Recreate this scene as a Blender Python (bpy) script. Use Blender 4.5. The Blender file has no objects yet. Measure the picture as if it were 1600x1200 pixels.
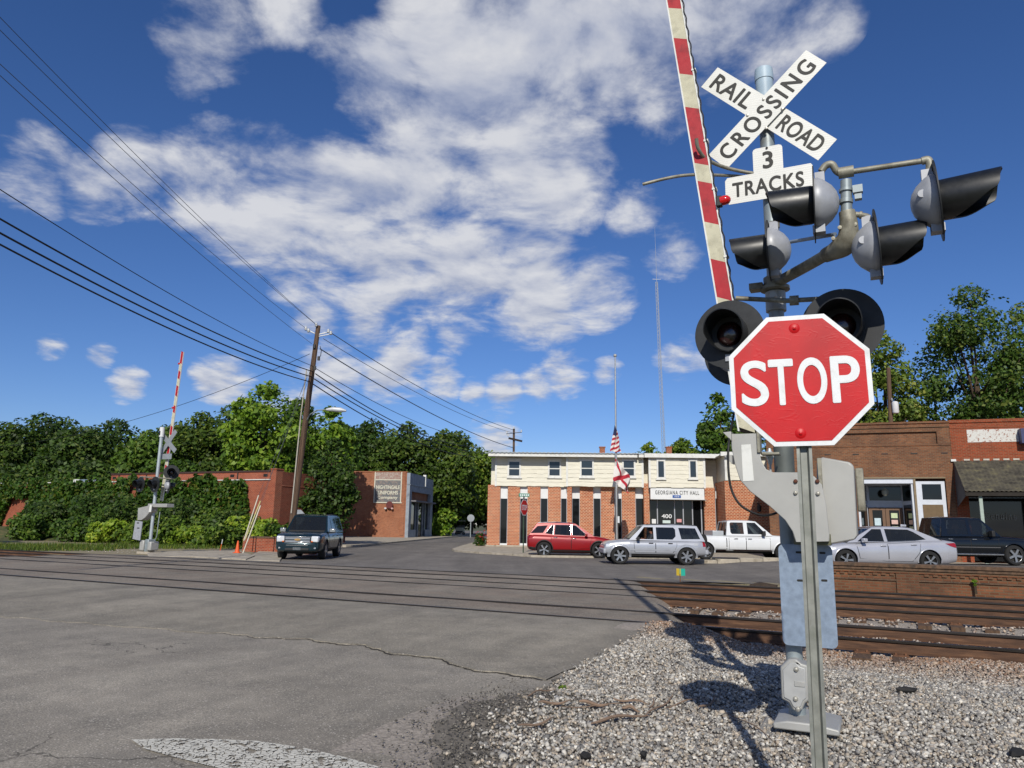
import bpy, bmesh, math, random
import numpy as np
from mathutils import Vector, Matrix, Euler
from mathutils.geometry import tessellate_polygon
random.seed(7)
scene = bpy.context.scene
COL = scene.collection
R = math.radians
# ------------------------------------------------------------------ camera
FPX, H, PITCH, ROLL = 1150.0, 1.6, math.atan(220/1150), 0.017
f_ = np.array([0, math.cos(PITCH), math.sin(PITCH)]); r_ = np.array([1., 0, 0]); u_ = np.cross(r_, f_)
CR = r_*math.cos(ROLL)+u_*math.sin(ROLL); CU = -r_*math.sin(ROLL)+u_*math.cos(ROLL); CF = f_
cam_d = bpy.data.cameras.new('camera'); cam = bpy.data.objects.new('camera', cam_d); COL.objects.link(cam)
cam_d.sensor_width = 36; cam_d.lens = FPX/1600*36; cam_d.clip_end = 5000; cam_d.clip_start = 0.05
cam.matrix_world = Matrix(((CR[0], CU[0], -CF[0], 0), (CR[1], CU[1], -CF[1], 0), (CR[2], CU[2], -CF[2], H), (0, 0, 0, 1)))
scene.camera = cam
scene.render.resolution_x, scene.render.resolution_y = 1024, 768
EYE = np.array([0, 0, H])
def ray(px, py): return CF+CR*(px-800)/FPX+CU*(600-py)/FPX
def G(px, py, z=0.0):                    # pixel -> point on level ground z
    d = ray(px, py); return EYE+d*((z-H)/d[2])
def PL(px, py, n, c):                    # pixel -> point on a vertical plane n.x = c
    d = ray(px, py); n = np.array(n, float); return EYE+d*((c-n@EYE)/(n@d))
def YD(px, py, y): return PL(px, py, (0, 1, 0), y)
# ------------------------------------------------------------------ sun + sky
SAZ, SEL = math.atan(0.13), R(34)         # sunlight travels along +Y, a little to +X, downwards
tr = Vector((math.sin(SAZ)*math.cos(SEL), math.cos(SAZ)*math.cos(SEL), -math.sin(SEL)))
sd = bpy.data.lights.new('sun', 'SUN'); sun = bpy.data.objects.new('sun', sd); COL.objects.link(sun)
sd.energy = 4.4; sd.angle = R(0.53); sd.color = (1.0, 0.945, 0.85)
sun.rotation_euler = (-tr).to_track_quat('Z', 'Y').to_euler(); sun.location = (-5, -20, 30)
world = bpy.data.worlds.new('World'); scene.world = world; world.use_nodes = True
wn, wl = world.node_tree.nodes, world.node_tree.links; wn.clear()
def W(t, **k):
    n = wn.new(t)
    for a, b in k.items(): setattr(n, a, b)
    return n
def wmath(op, a, b=None, clamp=False):
    n = W('ShaderNodeMath', operation=op, use_clamp=clamp)
    for i, v in enumerate((a, b)):
        if v is None: continue
        if isinstance(v, (int, float)): n.inputs[i].default_value = v
        else: wl.new(v, n.inputs[i])
    return n.outputs[0]
sky = W('ShaderNodeTexSky', sky_type='NISHITA', sun_disc=False)
sky.sun_elevation = SEL; sky.sun_rotation = math.pi+SAZ
sky.air_density = 1.0; sky.dust_density = 0.0; sky.ozone_density = 4.0; sky.altitude = 300
tc = W('ShaderNodeTexCoord'); dirv = tc.outputs['Generated']
sep = W('ShaderNodeSeparateXYZ'); wl.new(dirv, sep.inputs[0])
zz = wmath('MAXIMUM', wmath('ADD', sep.outputs[2], 0.16), 0.03)
dv = W('ShaderNodeVectorMath', operation='DIVIDE'); wl.new(dirv, dv.inputs[0])
cz = W('ShaderNodeCombineXYZ'); [wl.new(zz, cz.inputs[i]) for i in range(3)]; wl.new(cz.outputs[0], dv.inputs[1])
def wnoise(scale, detail, rough, off=(0, 0, 0), dist=0.0):
    m = W('ShaderNodeMapping'); m.inputs['Location'].default_value = off; wl.new(dv.outputs[0], m.inputs[0])
    n = W('ShaderNodeTexNoise'); n.inputs['Scale'].default_value = scale; n.inputs['Detail'].default_value = detail
    n.inputs['Roughness'].default_value = rough; n.inputs['Distortion'].default_value = dist
    wl.new(m.outputs[0], n.inputs['Vector']); return n.outputs[0]
BL = [(420,318,130,1),(325,280,100,.95),(530,330,130,1),(640,300,115,1),(710,250,150,1),(810,230,150,1),(760,130,150,1),(590,120,90,.95),
 (690,60,110,.8),(870,80,130,1),(960,50,140,1),(1050,50,150,1),(1150,30,130,.9),(1240,20,80,.6),(890,280,100,.9),(500,410,100,1),(600,420,120,1),
 (720,430,130,1),(830,450,120,1),(930,450,80,.9),(990,330,60,.8),(1050,390,60,.8),(330,35,90,.45),(440,10,70,.5),(215,268,75,.75),(55,268,70,.55),
 (150,290,60,.7),(570,518,50,.7),(640,522,50,.75),(710,522,45,.7),(620,580,70,.9),(520,570,60,.9),(690,590,45,.7),(350,592,55,.95),
 (200,600,34,.9),(880,582,50,.8),(790,612,42,.8),(840,600,40,.7),(950,580,30,.6),(495,500,48,.9),(770,685,50,.8),(1065,560,50,.6),(160,557,24,.6),
 (80,543,24,.5),(1040,170,60,.7),(1290,30,60,.4),(300,120,40,.4),(530,90,50,.5),(740,610,28,.6),(460,640,60,.5)]
mask = None
for (bx, by, br, bs) in BL:
    d = ray(bx, by); d = d/np.linalg.norm(d)
    ca = math.cos(br/FPX*0.93)
    vm = W('ShaderNodeVectorMath', operation='DOT_PRODUCT'); wl.new(dirv, vm.inputs[0]); vm.inputs[1].default_value = tuple(d)
    mr = W('ShaderNodeMapRange', clamp=True); wl.new(vm.outputs['Value'], mr.inputs[0])
    mr.inputs[1].default_value = ca; mr.inputs[2].default_value = 1; mr.inputs[3].default_value = 0; mr.inputs[4].default_value = bs
    mask = mr.outputs[0] if mask is None else wmath('MAXIMUM', mask, mr.outputs[0])
# the rest of the sky carries the same kind of broken cloud
fw = W('ShaderNodeVectorMath', operation='DOT_PRODUCT'); wl.new(dirv, fw.inputs[0]); fw.inputs[1].default_value = tuple(CF)
away = W('ShaderNodeMapRange', clamp=True); wl.new(fw.outputs['Value'], away.inputs[0])
away.inputs[1].default_value = .80; away.inputs[2].default_value = .55; away.inputs[3].default_value = 0; away.inputs[4].default_value = 1
gen = W('ShaderNodeMapRange', clamp=True); wl.new(wnoise(1.3, 3, .5, (3, 1, 0)), gen.inputs[0])
gen.inputs[1].default_value = .48; gen.inputs[2].default_value = .66; gen.inputs[4].default_value = .9
mask = wmath('MAXIMUM', mask, wmath('MULTIPLY', gen.outputs[0], away.outputs[0]))
mask = wmath('POWER', mask, .72)
n1 = wnoise(4.2, 9, .6, (0.3, 0.1, 0), .25); n2 = wnoise(4.2, 6, .55, (0.3, 0.02, 0), .25); n1s = wnoise(4.2, 6, .55, (0.3, 0.1, 0), .25); n3 = wnoise(10, 8, .58, (1.7, 2.2, 0), .3)
dens = wmath('ADD', wmath('MULTIPLY', mask, .52), wmath('ADD', wmath('MULTIPLY', n1, 1.35), wmath('MULTIPLY', n3, .30)))
al = W('ShaderNodeMapRange', clamp=True, interpolation_type='SMOOTHSTEP'); wl.new(dens, al.inputs[0])
al.inputs[1].default_value = .95; al.inputs[2].default_value = 1.38; al.inputs[4].default_value = .93
alpha = wmath('MULTIPLY', al.outputs[0], wmath('GREATER_THAN', mask, 0.015))
sh = W('ShaderNodeMapRange', clamp=True); wl.new(wmath('ADD', wmath('MULTIPLY', wmath('SUBTRACT', n1s, n2), 1.5), wmath('ADD', wmath('MULTIPLY', n3, .16), .45)), sh.inputs[0])
sh.inputs[1].default_value = .30; sh.inputs[2].default_value = .72; sh.inputs[3].default_value = 0; sh.inputs[4].default_value = 1
cr = W('ShaderNodeMix', data_type='RGBA'); wl.new(sh.outputs[0], cr.inputs[0])
cr.inputs[6].default_value = (4.6, 5.1, 6.6, 1); cr.inputs[7].default_value = (8.3, 8.4, 8.8, 1)
hs = W('ShaderNodeHueSaturation'); hs.inputs['Saturation'].default_value = 1.10; hs.inputs['Value'].default_value = .92
tint = W('ShaderNodeMix', data_type='RGBA', blend_type='MULTIPLY'); tint.inputs[0].default_value = 1; tint.inputs[7].default_value = (.93, .97, 1.22, 1); wl.new(sky.outputs[0], tint.inputs[6]); wl.new(tint.outputs[2], hs.inputs['Color'])
mx = W('ShaderNodeMix', data_type='RGBA'); wl.new(alpha, mx.inputs[0]); wl.new(hs.outputs[0], mx.inputs[6]); wl.new(cr.outputs[2], mx.inputs[7])
bg = W('ShaderNodeBackground'); bg.inputs[1].default_value = 0.085; wl.new(mx.outputs[2], bg.inputs[0])
wo = W('ShaderNodeOutputWorld'); wl.new(bg.outputs[0], wo.inputs[0])
vs = scene.view_settings
vs.view_transform = 'Standard'; vs.look = 'None'; vs.gamma = 1; vs.exposure = 0.0; vs.use_curve_mapping = False
scene.render.engine = 'CYCLES'
# ------------------------------------------------------------------ materials
def lin(h):
    h = h.lstrip('#'); v = [int(h[i:i+2], 16)/255 for i in (0, 2, 4)]
    return tuple((x/12.92 if x <= .04045 else ((x+.055)/1.055)**2.4) for x in v)
class NT:
    def __init__(s, name):
        s.m = bpy.data.materials.new(name); s.m.use_nodes = True
        s.t = s.m.node_tree; s.n = s.t.nodes; s.l = s.t.links
        s.b = s.n['Principled BSDF']; s.tc = s.n.new('ShaderNodeTexCoord').outputs['Object']
    def node(s, t, **k):
        n = s.n.new(t)
        for a, b in k.items(): setattr(n, a, b)
        return n
    def noise(s, scale, detail=4, rough=.55, vec=None, dist=0, stretch=None):
        v = vec or s.tc
        if stretch:
            mp = s.node('ShaderNodeMapping'); mp.inputs['Scale'].default_value = stretch; s.l.new(v, mp.inputs[0]); v = mp.outputs[0]
        n = s.node('ShaderNodeTexNoise'); n.inputs['Scale'].default_value = scale; n.inputs['Detail'].default_value = detail
        n.inputs['Roughness'].default_value = rough; n.inputs['Distortion'].default_value = dist; s.l.new(v, n.inputs['Vector']); return n.outputs[0]
    def ramp(s, fac, stops, mode='LINEAR'):
        r = s.node('ShaderNodeValToRGB'); r.color_ramp.interpolation = mode
        e = r.color_ramp.elements
        while len(e) < len(stops): e.new(.5)
        for i, (p, c) in enumerate(stops):
            e[i].position = p; e[i].color = (*c, 1) if len(c) == 3 else c
        s.l.new(fac, r.inputs[0]); return r.outputs[0]
    def mix(s, fac, a, b, mode='MIX'):
        m = s.node('ShaderNodeMix', data_type='RGBA', blend_type=mode)
        for i, v in ((0, fac), (6, a), (7, b)):
            if isinstance(v, (int, float)): m.inputs[i].default_value = v
            elif isinstance(v, tuple): m.inputs[i].default_value = (*v, 1) if len(v) == 3 else v
            else: s.l.new(v, m.inputs[i])
        return m.outputs[2]
    def math(s, op, a, b=None, clamp=False):
        n = s.node('ShaderNodeMath', operation=op, use_clamp=clamp)
        for i, v in enumerate((a, b)):
            if v is None: continue
            if isinstance(v, (int, float)): n.inputs[i].default_value = v
            else: s.l.new(v, n.inputs[i])
        return n.outputs[0]
    def col(s, c):
        if isinstance(c, tuple): s.b.inputs['Base Color'].default_value = (*c, 1)
        else: s.l.new(c, s.b.inputs['Base Color'])
    def bump(s, h, strength=.3, dist=.01):
        b = s.node('ShaderNodeBump'); b.inputs['Strength'].default_value = strength; b.inputs['Distance'].default_value = dist
        s.l.new(h, b.inputs['Height']); s.l.new(b.outputs[0], s.b.inputs['Normal'])
    def set(s, **k):
        for a, v in k.items():
            i = s.b.inputs[{'rough': 'Roughness', 'metal': 'Metallic', 'spec': 'Specular IOR Level', 'coat': 'Coat Weight', 'trans': 'Transmission Weight', 'alpha': 'Alpha', 'sheen': 'Sheen Weight', 'crough': 'Coat Roughness'}[a]]
            if isinstance(v, (int, float)): i.default_value = v
            else: s.l.new(v, i)
        return s
MC = {}
def mat(name, c, rough=.6, metal=0., var=.25, vs_=6., bump=0., bs=60., coat=0., stretch=None, spec=.5, dist=.004, dirt=None, dscale=3):
    if name in MC: return MC[name]
    if isinstance(c, str): c = lin(c)
    t = NT(name); t.set(rough=rough, metal=metal, coat=coat, spec=spec); t.b.inputs['Coat Roughness'].default_value = .04
    if var > 0:
        n = t.noise(vs_, 6, .6, stretch=stretch)
        lo = tuple(x*(1-var) for x in c); hi = tuple(min(1, x*(1+var*.7)) for x in c)
        cc = t.ramp(n, [(.3, lo), (.7, hi)])
        if dirt:
            dn = t.noise(dscale, 7, .65, stretch=stretch)
            cc = t.mix(t.ramp(dn, [(.5, (0, 0, 0)), (.68, (1, 1, 1))]), cc, lin(dirt))
        t.col(cc)
        if metal or rough < .5:
            t.set(rough=t.math('ADD', t.math('MULTIPLY', t.noise(vs_*2, 4), .16), max(0.02, rough-.08)))
    else: t.col(c)
    if bump: t.bump(t.noise(bs, 5, .6), bump, dist)
    MC[name] = t.m; return t.m
def brick(name, c1, c2, mortar, bw=.215, bh=.075, ms=.012, stain=None, stain_amt=.5, bump=.6, offx=0):
    if name in MC: return MC[name]
    t = NT(name); t.set(rough=.85, spec=.25)
    sp = t.node('ShaderNodeSeparateXYZ'); t.l.new(t.tc, sp.inputs[0])
    cb = t.node('ShaderNodeCombineXYZ'); t.l.new(t.math('ADD', t.math('ADD', sp.outputs[0], sp.outputs[1]), offx), cb.inputs[0]); t.l.new(sp.outputs[2], cb.inputs[1])
    b = t.node('ShaderNodeTexBrick'); t.l.new(cb.outputs[0], b.inputs['Vector'])
    b.inputs['Scale'].default_value = 1; b.inputs['Brick Width'].default_value = bw; b.inputs['Row Height'].default_value = bh
    b.inputs['Mortar Size'].default_value = ms; b.inputs['Mortar Smooth'].default_value = .15; b.inputs['Bias'].default_value = 0
    for k, c in (('Color1', c1), ('Color2', c2), ('Mortar', mortar)): b.inputs[k].default_value = (*lin(c), 1)
    n = t.noise(5, 8, .65); n2 = t.noise(.6, 6, .6)
    cc = t.mix(.55, b.outputs['Color'], t.ramp(n, [(.25, (.55, .5, .46)), (.75, (1.1, 1.1, 1.1))]), 'MULTIPLY')
    if stain:
        cc = t.mix(t.math('MULTIPLY', t.ramp(n2, [(.42, (0, 0, 0)), (.7, (1, 1, 1))]), stain_amt), cc, lin(stain))
    t.col(cc)
    t.bump(t.math('ADD', t.math('MULTIPLY', b.outputs['Fac'], -1), t.math('MULTIPLY', n, .25)), bump, .01)
    MC[name] = t.m; return t.m
def leafmat(name, c_lo, c_hi, c_dry=None):
    if name in MC: return MC[name]
    t = NT(name)
    g = t.node('ShaderNodeNewGeometry')
    cc = t.ramp(g.outputs['Random Per Island'], [(0, lin(c_lo)), (.75, lin(c_hi)), (1, lin(c_dry or c_hi))])
    oi = t.node('ShaderNodeObjectInfo'); cc = t.mix(1.0, cc, t.ramp(oi.outputs['Random'], [(0, (.72, .80, .62)), (.5, (1, 1, .9)), (1, (1.45, 1.28, .95))]), 'MULTIPLY')
    big = t.noise(.35, 3, .5)
    cc = t.mix(.6, cc, t.ramp(big, [(.35, (.62, .66, .55)), (.65, (1.2, 1.15, 1.0))]), 'MULTIPLY')
    t.col(cc); t.set(rough=.55, spec=.3)
    tl = t.node('ShaderNodeBsdfTranslucent'); t.l.new(t.mix(1.0, cc, (1.0, 1.1, .5), 'MULTIPLY'), tl.inputs[0])
    ms = t.node('ShaderNodeMixShader'); ms.inputs[0].default_value = .3
    t.l.new(t.b.outputs[0], ms.inputs[1]); t.l.new(tl.outputs[0], ms.inputs[2])
    t.l.new(ms.outputs[0], t.n['Material Output'].inputs[0])
    MC[name] = t.m; return t.m
def vcolmat(name, rough=.85, bump=.3, bs=90):
    if name in MC: return MC[name]
    t = NT(name); a = t.node('ShaderNodeAttribute', attribute_name='Col')
    n = t.noise(35, 4, .6)
    t.col(t.mix(.5, a.outputs[0], t.ramp(n, [(.3, (.55, .55, .55)), (.7, (1.2, 1.2, 1.2))]), 'MULTIPLY')); t.set(rough=rough, spec=.25)
    t.bump(t.noise(bs, 4), bump, .004); MC[name] = t.m; return t.m
def glassmat(name, tint=(.02, .025, .028), trans=.25, rough=.03):
    if name in MC: return MC[name]
    t = NT(name); t.col(tint); t.set(rough=rough, spec=.5)
    tp = t.node('ShaderNodeBsdfTransparent'); tp.inputs[0].default_value = (.75, .82, .82, 1)
    ms = t.node('ShaderNodeMixShader'); ms.inputs[0].default_value = trans
    t.l.new(t.b.outputs[0], ms.inputs[1]); t.l.new(tp.outputs[0], ms.inputs[2]); t.l.new(ms.outputs[0], t.n['Material Output'].inputs[0])
    MC[name] = t.m; return t.m
# ------------------------------------------------------------------ objects
def tag(o, label=None, cat=None, group=None, kind=None):
    if label: o['label'] = label
    if cat: o['category'] = cat
    if group: o['group'] = group
    if kind: o['kind'] = kind
    return o
class Frame:                                # local frame: x along a facade, y away from the camera, z up
    def __init__(s, loc, ang):              # ang: degrees the x axis turns towards the camera
        s.loc = np.array(loc, float); a = R(ang); s.a = a
        s.x = np.array([math.cos(a), -math.sin(a), 0]); s.y = np.array([math.sin(a), math.cos(a), 0])
    def px(s, px, py, d=0.0):
        p = PL(px, py, s.y, s.y@s.loc+d)-s.loc; return np.array([s.x@p, d, p[2]])
    def to(s, p): p = np.array(p, float)-s.loc; return np.array([s.x@p, s.y@p, p[2]])
    def w(s, p): return s.loc+s.x*p[0]+s.y*p[1]+np.array([0, 0, p[2]])
    def empty(s, name, label, cat, group=None):
        return thing(name, label, cat, s.loc, -s.a, group)
def thing(name, label, cat, loc=(0, 0, 0), rz=0., group=None):
    o = bpy.data.objects.new(name, None); COL.objects.link(o); o.empty_display_size = .3
    o.location = tuple(loc); o.rotation_euler = (0, 0, rz); return tag(o, label, cat, group)
class MB:
    def __init__(s): s.v = []; s.f = []; s.mi = []
    def add(s, verts, faces, mi=0):
        b = len(s.v); s.v += [tuple(float(c) for c in p) for p in verts]
        s.f += [tuple(b+i for i in f) for f in faces]; s.mi += [mi]*len(faces); return s
    def box(s, c, d, rot=None, mi=0):
        x, y, z = (q/2 for q in d)
        P = [(-x, -y, -z), (x, -y, -z), (x, y, -z), (-x, y, -z), (-x, -y, z), (x, -y, z), (x, y, z), (-x, y, z)]
        if rot is not None:
            m = rot if isinstance(rot, Matrix) else Euler(rot).to_matrix(); P = [m@Vector(p) for p in P]
        return s.add([(p[0]+c[0], p[1]+c[1], p[2]+c[2]) for p in P], [(0, 3, 2, 1), (4, 5, 6, 7), (0, 1, 5, 4), (1, 2, 6, 5), (2, 3, 7, 6), (3, 0, 4, 7)], mi)
    def bx(s, x0, x1, y0, y1, z0, z1, mi=0): return s.box(((x0+x1)/2, (y0+y1)/2, (z0+z1)/2), (abs(x1-x0), abs(y1-y0), abs(z1-z0)), mi=mi)
    def bar(s, p, q, w, h=None, mi=0, up=(0, 0, 1)):
        p, q = Vector(p), Vector(q); d = (q-p); L = d.length; d.normalize(); h = h or w
        u = Vector(up)
        if abs(d.dot(u)) > .98: u = Vector((0, 1, 0))
        x = d.cross(u).normalized(); y = x.cross(d)
        P = []
        for b in (p, q):
            for (a, c) in ((-1, -1), (1, -1), (1, 1), (-1, 1)): P.append(b+x*a*w/2+y*c*h/2)
        return s.add(P, [(0, 1, 2, 3), (7, 6, 5, 4), (0, 4, 5, 1), (1, 5, 6, 2), (2, 6, 7, 3), (3, 7, 4, 0)], mi)
    def tube(s, pts, r, seg=10, cap=True, mi=0):
        pts = [Vector(p) for p in pts]; n = len(pts); rr = r if hasattr(r, '__len__') else [r]*n
        P = []; prev = None
        for i, p in enumerate(pts):
            d = (pts[min(i+1, n-1)]-pts[max(i-1, 0)]).normalized()
            if prev is None:
                u = Vector((0, 0, 1)) if abs(d.z) < .9 else Vector((1, 0, 0)); x = d.cross(u).normalized()
            else: x = (prev-d*prev.dot(d)).normalized()
            prev = x; y = d.cross(x)
            for k in range(seg):
                a = 2*math.pi*k/seg; P.append(p+(x*math.cos(a)+y*math.sin(a))*rr[i])
        F = [(i*seg+k, i*seg+(k+1) % seg, (i+1)*seg+(k+1) % seg, (i+1)*seg+k) for i in range(n-1) for k in range(seg)]
        if cap: F += [tuple(range(seg))[::-1], tuple((n-1)*seg+k for k in range(seg))]
        return s.add(P, F, mi)
    def lathe(s, prof, c=(0, 0, 0), axis=(0, 0, 1), seg=24, a0=0, a1=2*math.pi, mi=0, close=True):
        ax = Vector(axis).normalized(); u = Vector((0, 0, 1)) if abs(ax.z) < .9 else Vector((1, 0, 0))
        x = ax.cross(u).normalized(); y = ax.cross(x); c = Vector(c); full = abs(a1-a0-2*math.pi) < 1e-6
        m = seg if full else seg+1; P = []
        for (r, h) in prof:
            for k in range(m):
                a = a0+(a1-a0)*k/seg; P.append(c+ax*h+(x*math.cos(a)+y*math.sin(a))*r)
        F = []
        for i in range(len(prof)-1):
            for k in range(seg if not full else m):
                k2 = (k+1) % m if full else k+1
                F.append((i*m+k, i*m+k2, (i+1)*m+k2, (i+1)*m+k))
        if full and close:
            for i in (0, len(prof)-1):
                if prof[i][0] > 1e-4: F.append(tuple(i*m+k for k in range(m)))
        return s.add(P, F, mi)
    def prism(s, poly, fn, t0, t1, mi=0):    # polygon (a,b) extruded; fn(a,b,t)->xyz
        n = len(poly); P = [fn(a, b, t0) for a, b in poly]+[fn(a, b, t1) for a, b in poly]
        F = [(i, (i+1) % n, n+(i+1) % n, n+i) for i in range(n)]
        tri = tessellate_polygon([[Vector((a, b, 0)) for a, b in poly]])
        F += [tuple(t) for t in tri]+[tuple(n+i for i in t[::-1]) for t in tri]
        return s.add(P, F, mi)
    def xz(s, poly, y0, y1, mi=0): return s.prism(poly, lambda a, b, t: (a, t, b), y0, y1, mi)
    def xy(s, poly, z0, z1, mi=0): return s.prism(poly, lambda a, b, t: (a, b, t), z0, z1, mi)
    def mesh(s, name, mats, smooth=None, fix=True):
        me = bpy.data.meshes.new(name); me.from_pydata(s.v, [], s.f)
        for m in (mats if isinstance(mats, (list, tuple)) else [mats]): me.materials.append(m)
        if any(s.mi): me.polygons.foreach_set('material_index', s.mi)
        if fix:
            b = bmesh.new(); b.from_mesh(me); bmesh.ops.recalc_face_normals(b, faces=b.faces); b.to_mesh(me); b.free()
        if smooth:
            me.polygons.foreach_set('use_smooth', [True]*len(me.polygons)); me.set_sharp_from_angle(angle=R(smooth))
        me.update(); return me
    def build(s, name, mats, parent=None, smooth=None, bevel=0., loc=None, fix=True):
        o = bpy.data.objects.new(name, s.mesh(name, mats, smooth, fix)); COL.objects.link(o)
        if parent: o.parent = parent
        if loc is not None: o.location = tuple(loc)
        if bevel:
            m = o.modifiers.new('b', 'BEVEL'); m.width = bevel; m.segments = 2; m.limit_method = 'ANGLE'; m.angle_limit = R(35)
            if not smooth: o.data.polygons.foreach_set('use_smooth', [True]*len(o.data.polygons)); o.data.set_sharp_from_angle(angle=R(40))
        return o
def npmesh(name, V, F, mats, parent=None, smooth=False, col=None, loc=None):
    me = bpy.data.meshes.new(name); V = np.asarray(V, np.float32); F = np.asarray(F, np.int32); k = F.shape[1]
    me.vertices.add(len(V)); me.vertices.foreach_set('co', V.ravel()); me.loops.add(F.size); me.loops.foreach_set('vertex_index', F.ravel())
    me.polygons.add(len(F)); me.polygons.foreach_set('loop_start', np.arange(0, F.size, k, dtype=np.int32))
    for m in (mats if isinstance(mats, (list, tuple)) else [mats]): me.materials.append(m)
    if col is not None:
        at = me.color_attributes.new('Col', 'FLOAT_COLOR', 'POINT'); c4 = np.ones((len(V), 4), np.float32); c4[:, :3] = col; at.data.foreach_set('color', c4.ravel())
    me.update(calc_edges=True)
    if smooth: me.polygons.foreach_set('use_smooth', [True]*len(F))
    o = bpy.data.objects.new(name, me); COL.objects.link(o)
    if parent: o.parent = parent
    if loc is not None: o.location = tuple(loc)
    return o
def text(name, s, size, m, parent, loc, rot, width=None, bold=0., depth=.002, align='CENTER', spacing=1.0):
    cu = bpy.data.curves.new(name, 'FONT'); cu.body = s; cu.size = 1; cu.align_x = align; cu.align_y = 'CENTER'; cu.space_character = spacing
    cu.resolution_u = 8; cu.fill_mode = 'FRONT'
    o = bpy.data.objects.new(name, cu); COL.objects.link(o)
    dg = bpy.context.evaluated_depsgraph_get(); me = bpy.data.meshes.new_from_object(o.evaluated_get(dg))
    bpy.data.objects.remove(o); bpy.data.curves.remove(cu)
    co = np.empty(len(me.vertices)*3, np.float32); me.vertices.foreach_get('co', co); co = co.reshape(-1, 3)
    mn, mxx = co.min(0), co.max(0); hh = mxx[1]-mn[1]; ww = mxx[0]-mn[0]
    co[:, 0] -= (mn[0]+mxx[0])/2; co[:, 1] -= (mn[1]+mxx[1])/2
    if align == 'LEFT': co[:, 0] += ww/2
    ky = size/hh; kx = (width/ww) if width else ky
    co[:, 0] *= kx; co[:, 1] *= ky; me.vertices.foreach_set('co', co.ravel()); me.update()
    if bold:                               # thicker strokes: shifted copies, each a hair further out
        bm_ = bmesh.new(); b_ = bold*size*1.15
        for i_, (ox, oy) in enumerate(((0, 0), (b_, 0), (-b_, 0), (0, b_), (0, -b_), (b_*.7, b_*.7), (-b_*.7, -b_*.7), (b_*.7, -b_*.7), (-b_*.7, b_*.7))):
            m2 = me.copy(); m2.transform(Matrix.Translation((ox, oy, .00025*i_))); bm_.from_mesh(m2); bpy.data.meshes.remove(m2)
        bm_.to_mesh(me); bm_.free()
    me.materials.clear(); me.materials.append(m); me.name = name
    o = bpy.data.objects.new(name, me); COL.objects.link(o); o.parent = parent; o.location = tuple(loc); o.rotation_euler = rot
    return o
FRONT = (math.pi/2, 0, 0)                     # text standing up, facing -y of its frame
def copytree(o, parent=None):
    c = o.copy(); COL.objects.link(c)
    if parent: c.parent = parent
    for ch in o.children: copytree(ch, c)
    return c
# ================================================================== ground, roads, tracks
TF = Frame((0, 0, 0), 25.9)                  # x: along the tracks (s), y: across them (n)
def sm(a, b, x): t = min(1, max(0, (x-a)/(b-a))); return t*t*(3-2*t)
def zroad(n): return .098*sm(7.6, 11.2, n)-.098*sm(21.0, 23.5, n)
def zst(x, y=30): return .31*sm(8.5, 12.3, x)*sm(37, 32.5, y)      # the street climbs a little to the right
def asphalt(name, base, speck=1.0, crack=.5, red=0.):
    t = NT(name); t.set(rough=.9, spec=.25)
    a = t.noise(.35, 6, .6); b = t.noise(2.2, 6, .65); fine = t.noise(75, 6, .75)
    c0 = lin(base); cc = t.ramp(a, [(.3, tuple(x*.78 for x in c0)), (.7, tuple(x*1.18 for x in c0))])
    cc = t.mix(.55, cc, t.ramp(b, [(.3, (.62, .62, .62)), (.7, (1.25, 1.22, 1.18))]), 'MULTIPLY')
    cc = t.mix(.75, cc, t.ramp(fine, [(.36, (.30, .29, .28)), (.5, (1, 1, 1)), (.64, (1.75, 1.72, 1.65))]), 'MULTIPLY')
    cc = t.mix(.5, cc, t.ramp(t.noise(.9, 4, .6, stretch=(1, .07, 1)), [(.35, (.68, .67, .66)), (.62, (1.18, 1.17, 1.14))]), 'MULTIPLY')
    cc = t.mix(t.math('MULTIPLY', t.ramp(t.noise(1.7, 5, .7), [(.62, (0, 0, 0)), (.74, (1, 1, 1))]), .25), cc, lin('#3f3c39'))
    v = t.node('ShaderNodeTexVoronoi'); v.inputs['Scale'].default_value = 48; t.l.new(t.tc, v.inputs[0])
    wn_ = t.node('ShaderNodeTexWhiteNoise'); t.l.new(v.outputs['Position'], wn_.inputs[0])
    sp = t.math('MULTIPLY', t.math('GREATER_THAN', wn_.outputs[0], 1-.10*speck), t.math('LESS_THAN', v.outputs['Distance'], .33))
    cc = t.mix(sp, cc, lin('#b5aea4'))
    v2 = t.node('ShaderNodeTexVoronoi', feature='DISTANCE_TO_EDGE'); v2.inputs['Scale'].default_value = .55
    wv = t.node('ShaderNodeVectorMath', operation='ADD'); nn = t.node('ShaderNodeTexNoise'); nn.inputs['Scale'].default_value = 1.6; nn.inputs['Detail'].default_value = 7
    t.l.new(t.tc, nn.inputs[0]); sc = t.node('ShaderNodeVectorMath', operation='SCALE'); sc.inputs['Scale'].default_value = 1.3; t.l.new(nn.outputs['Color'], sc.inputs[0])
    t.l.new(t.tc, wv.inputs[0]); t.l.new(sc.outputs[0], wv.inputs[1]); t.l.new(wv.outputs[0], v2.inputs[0])
    ck = t.math('MULTIPLY', t.math('LESS_THAN', v2.outputs['Distance'], .006), t.math('MULTIPLY', t.ramp(t.noise(.5, 3), [(.5, (0, 0, 0)), (.62, (1, 1, 1))]), crack))
    cc = t.mix(ck, cc, lin('#1d1a18'))
    if red: cc = t.mix(t.math('MULTIPLY', t.ramp(t.noise(1.1, 5), [(.4, (0, 0, 0)), (.7, (1, 1, 1))]), red), cc, lin('#6b4c3a'))
    t.col(cc)
    h = t.math('ADD', t.math('MULTIPLY', fine, .5), t.math('ADD', t.math('MULTIPLY', b, .6), t.math('MULTIPLY', ck, -2)))
    t.bump(h, .5, .012); MC[name] = t.m; return t.m
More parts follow.
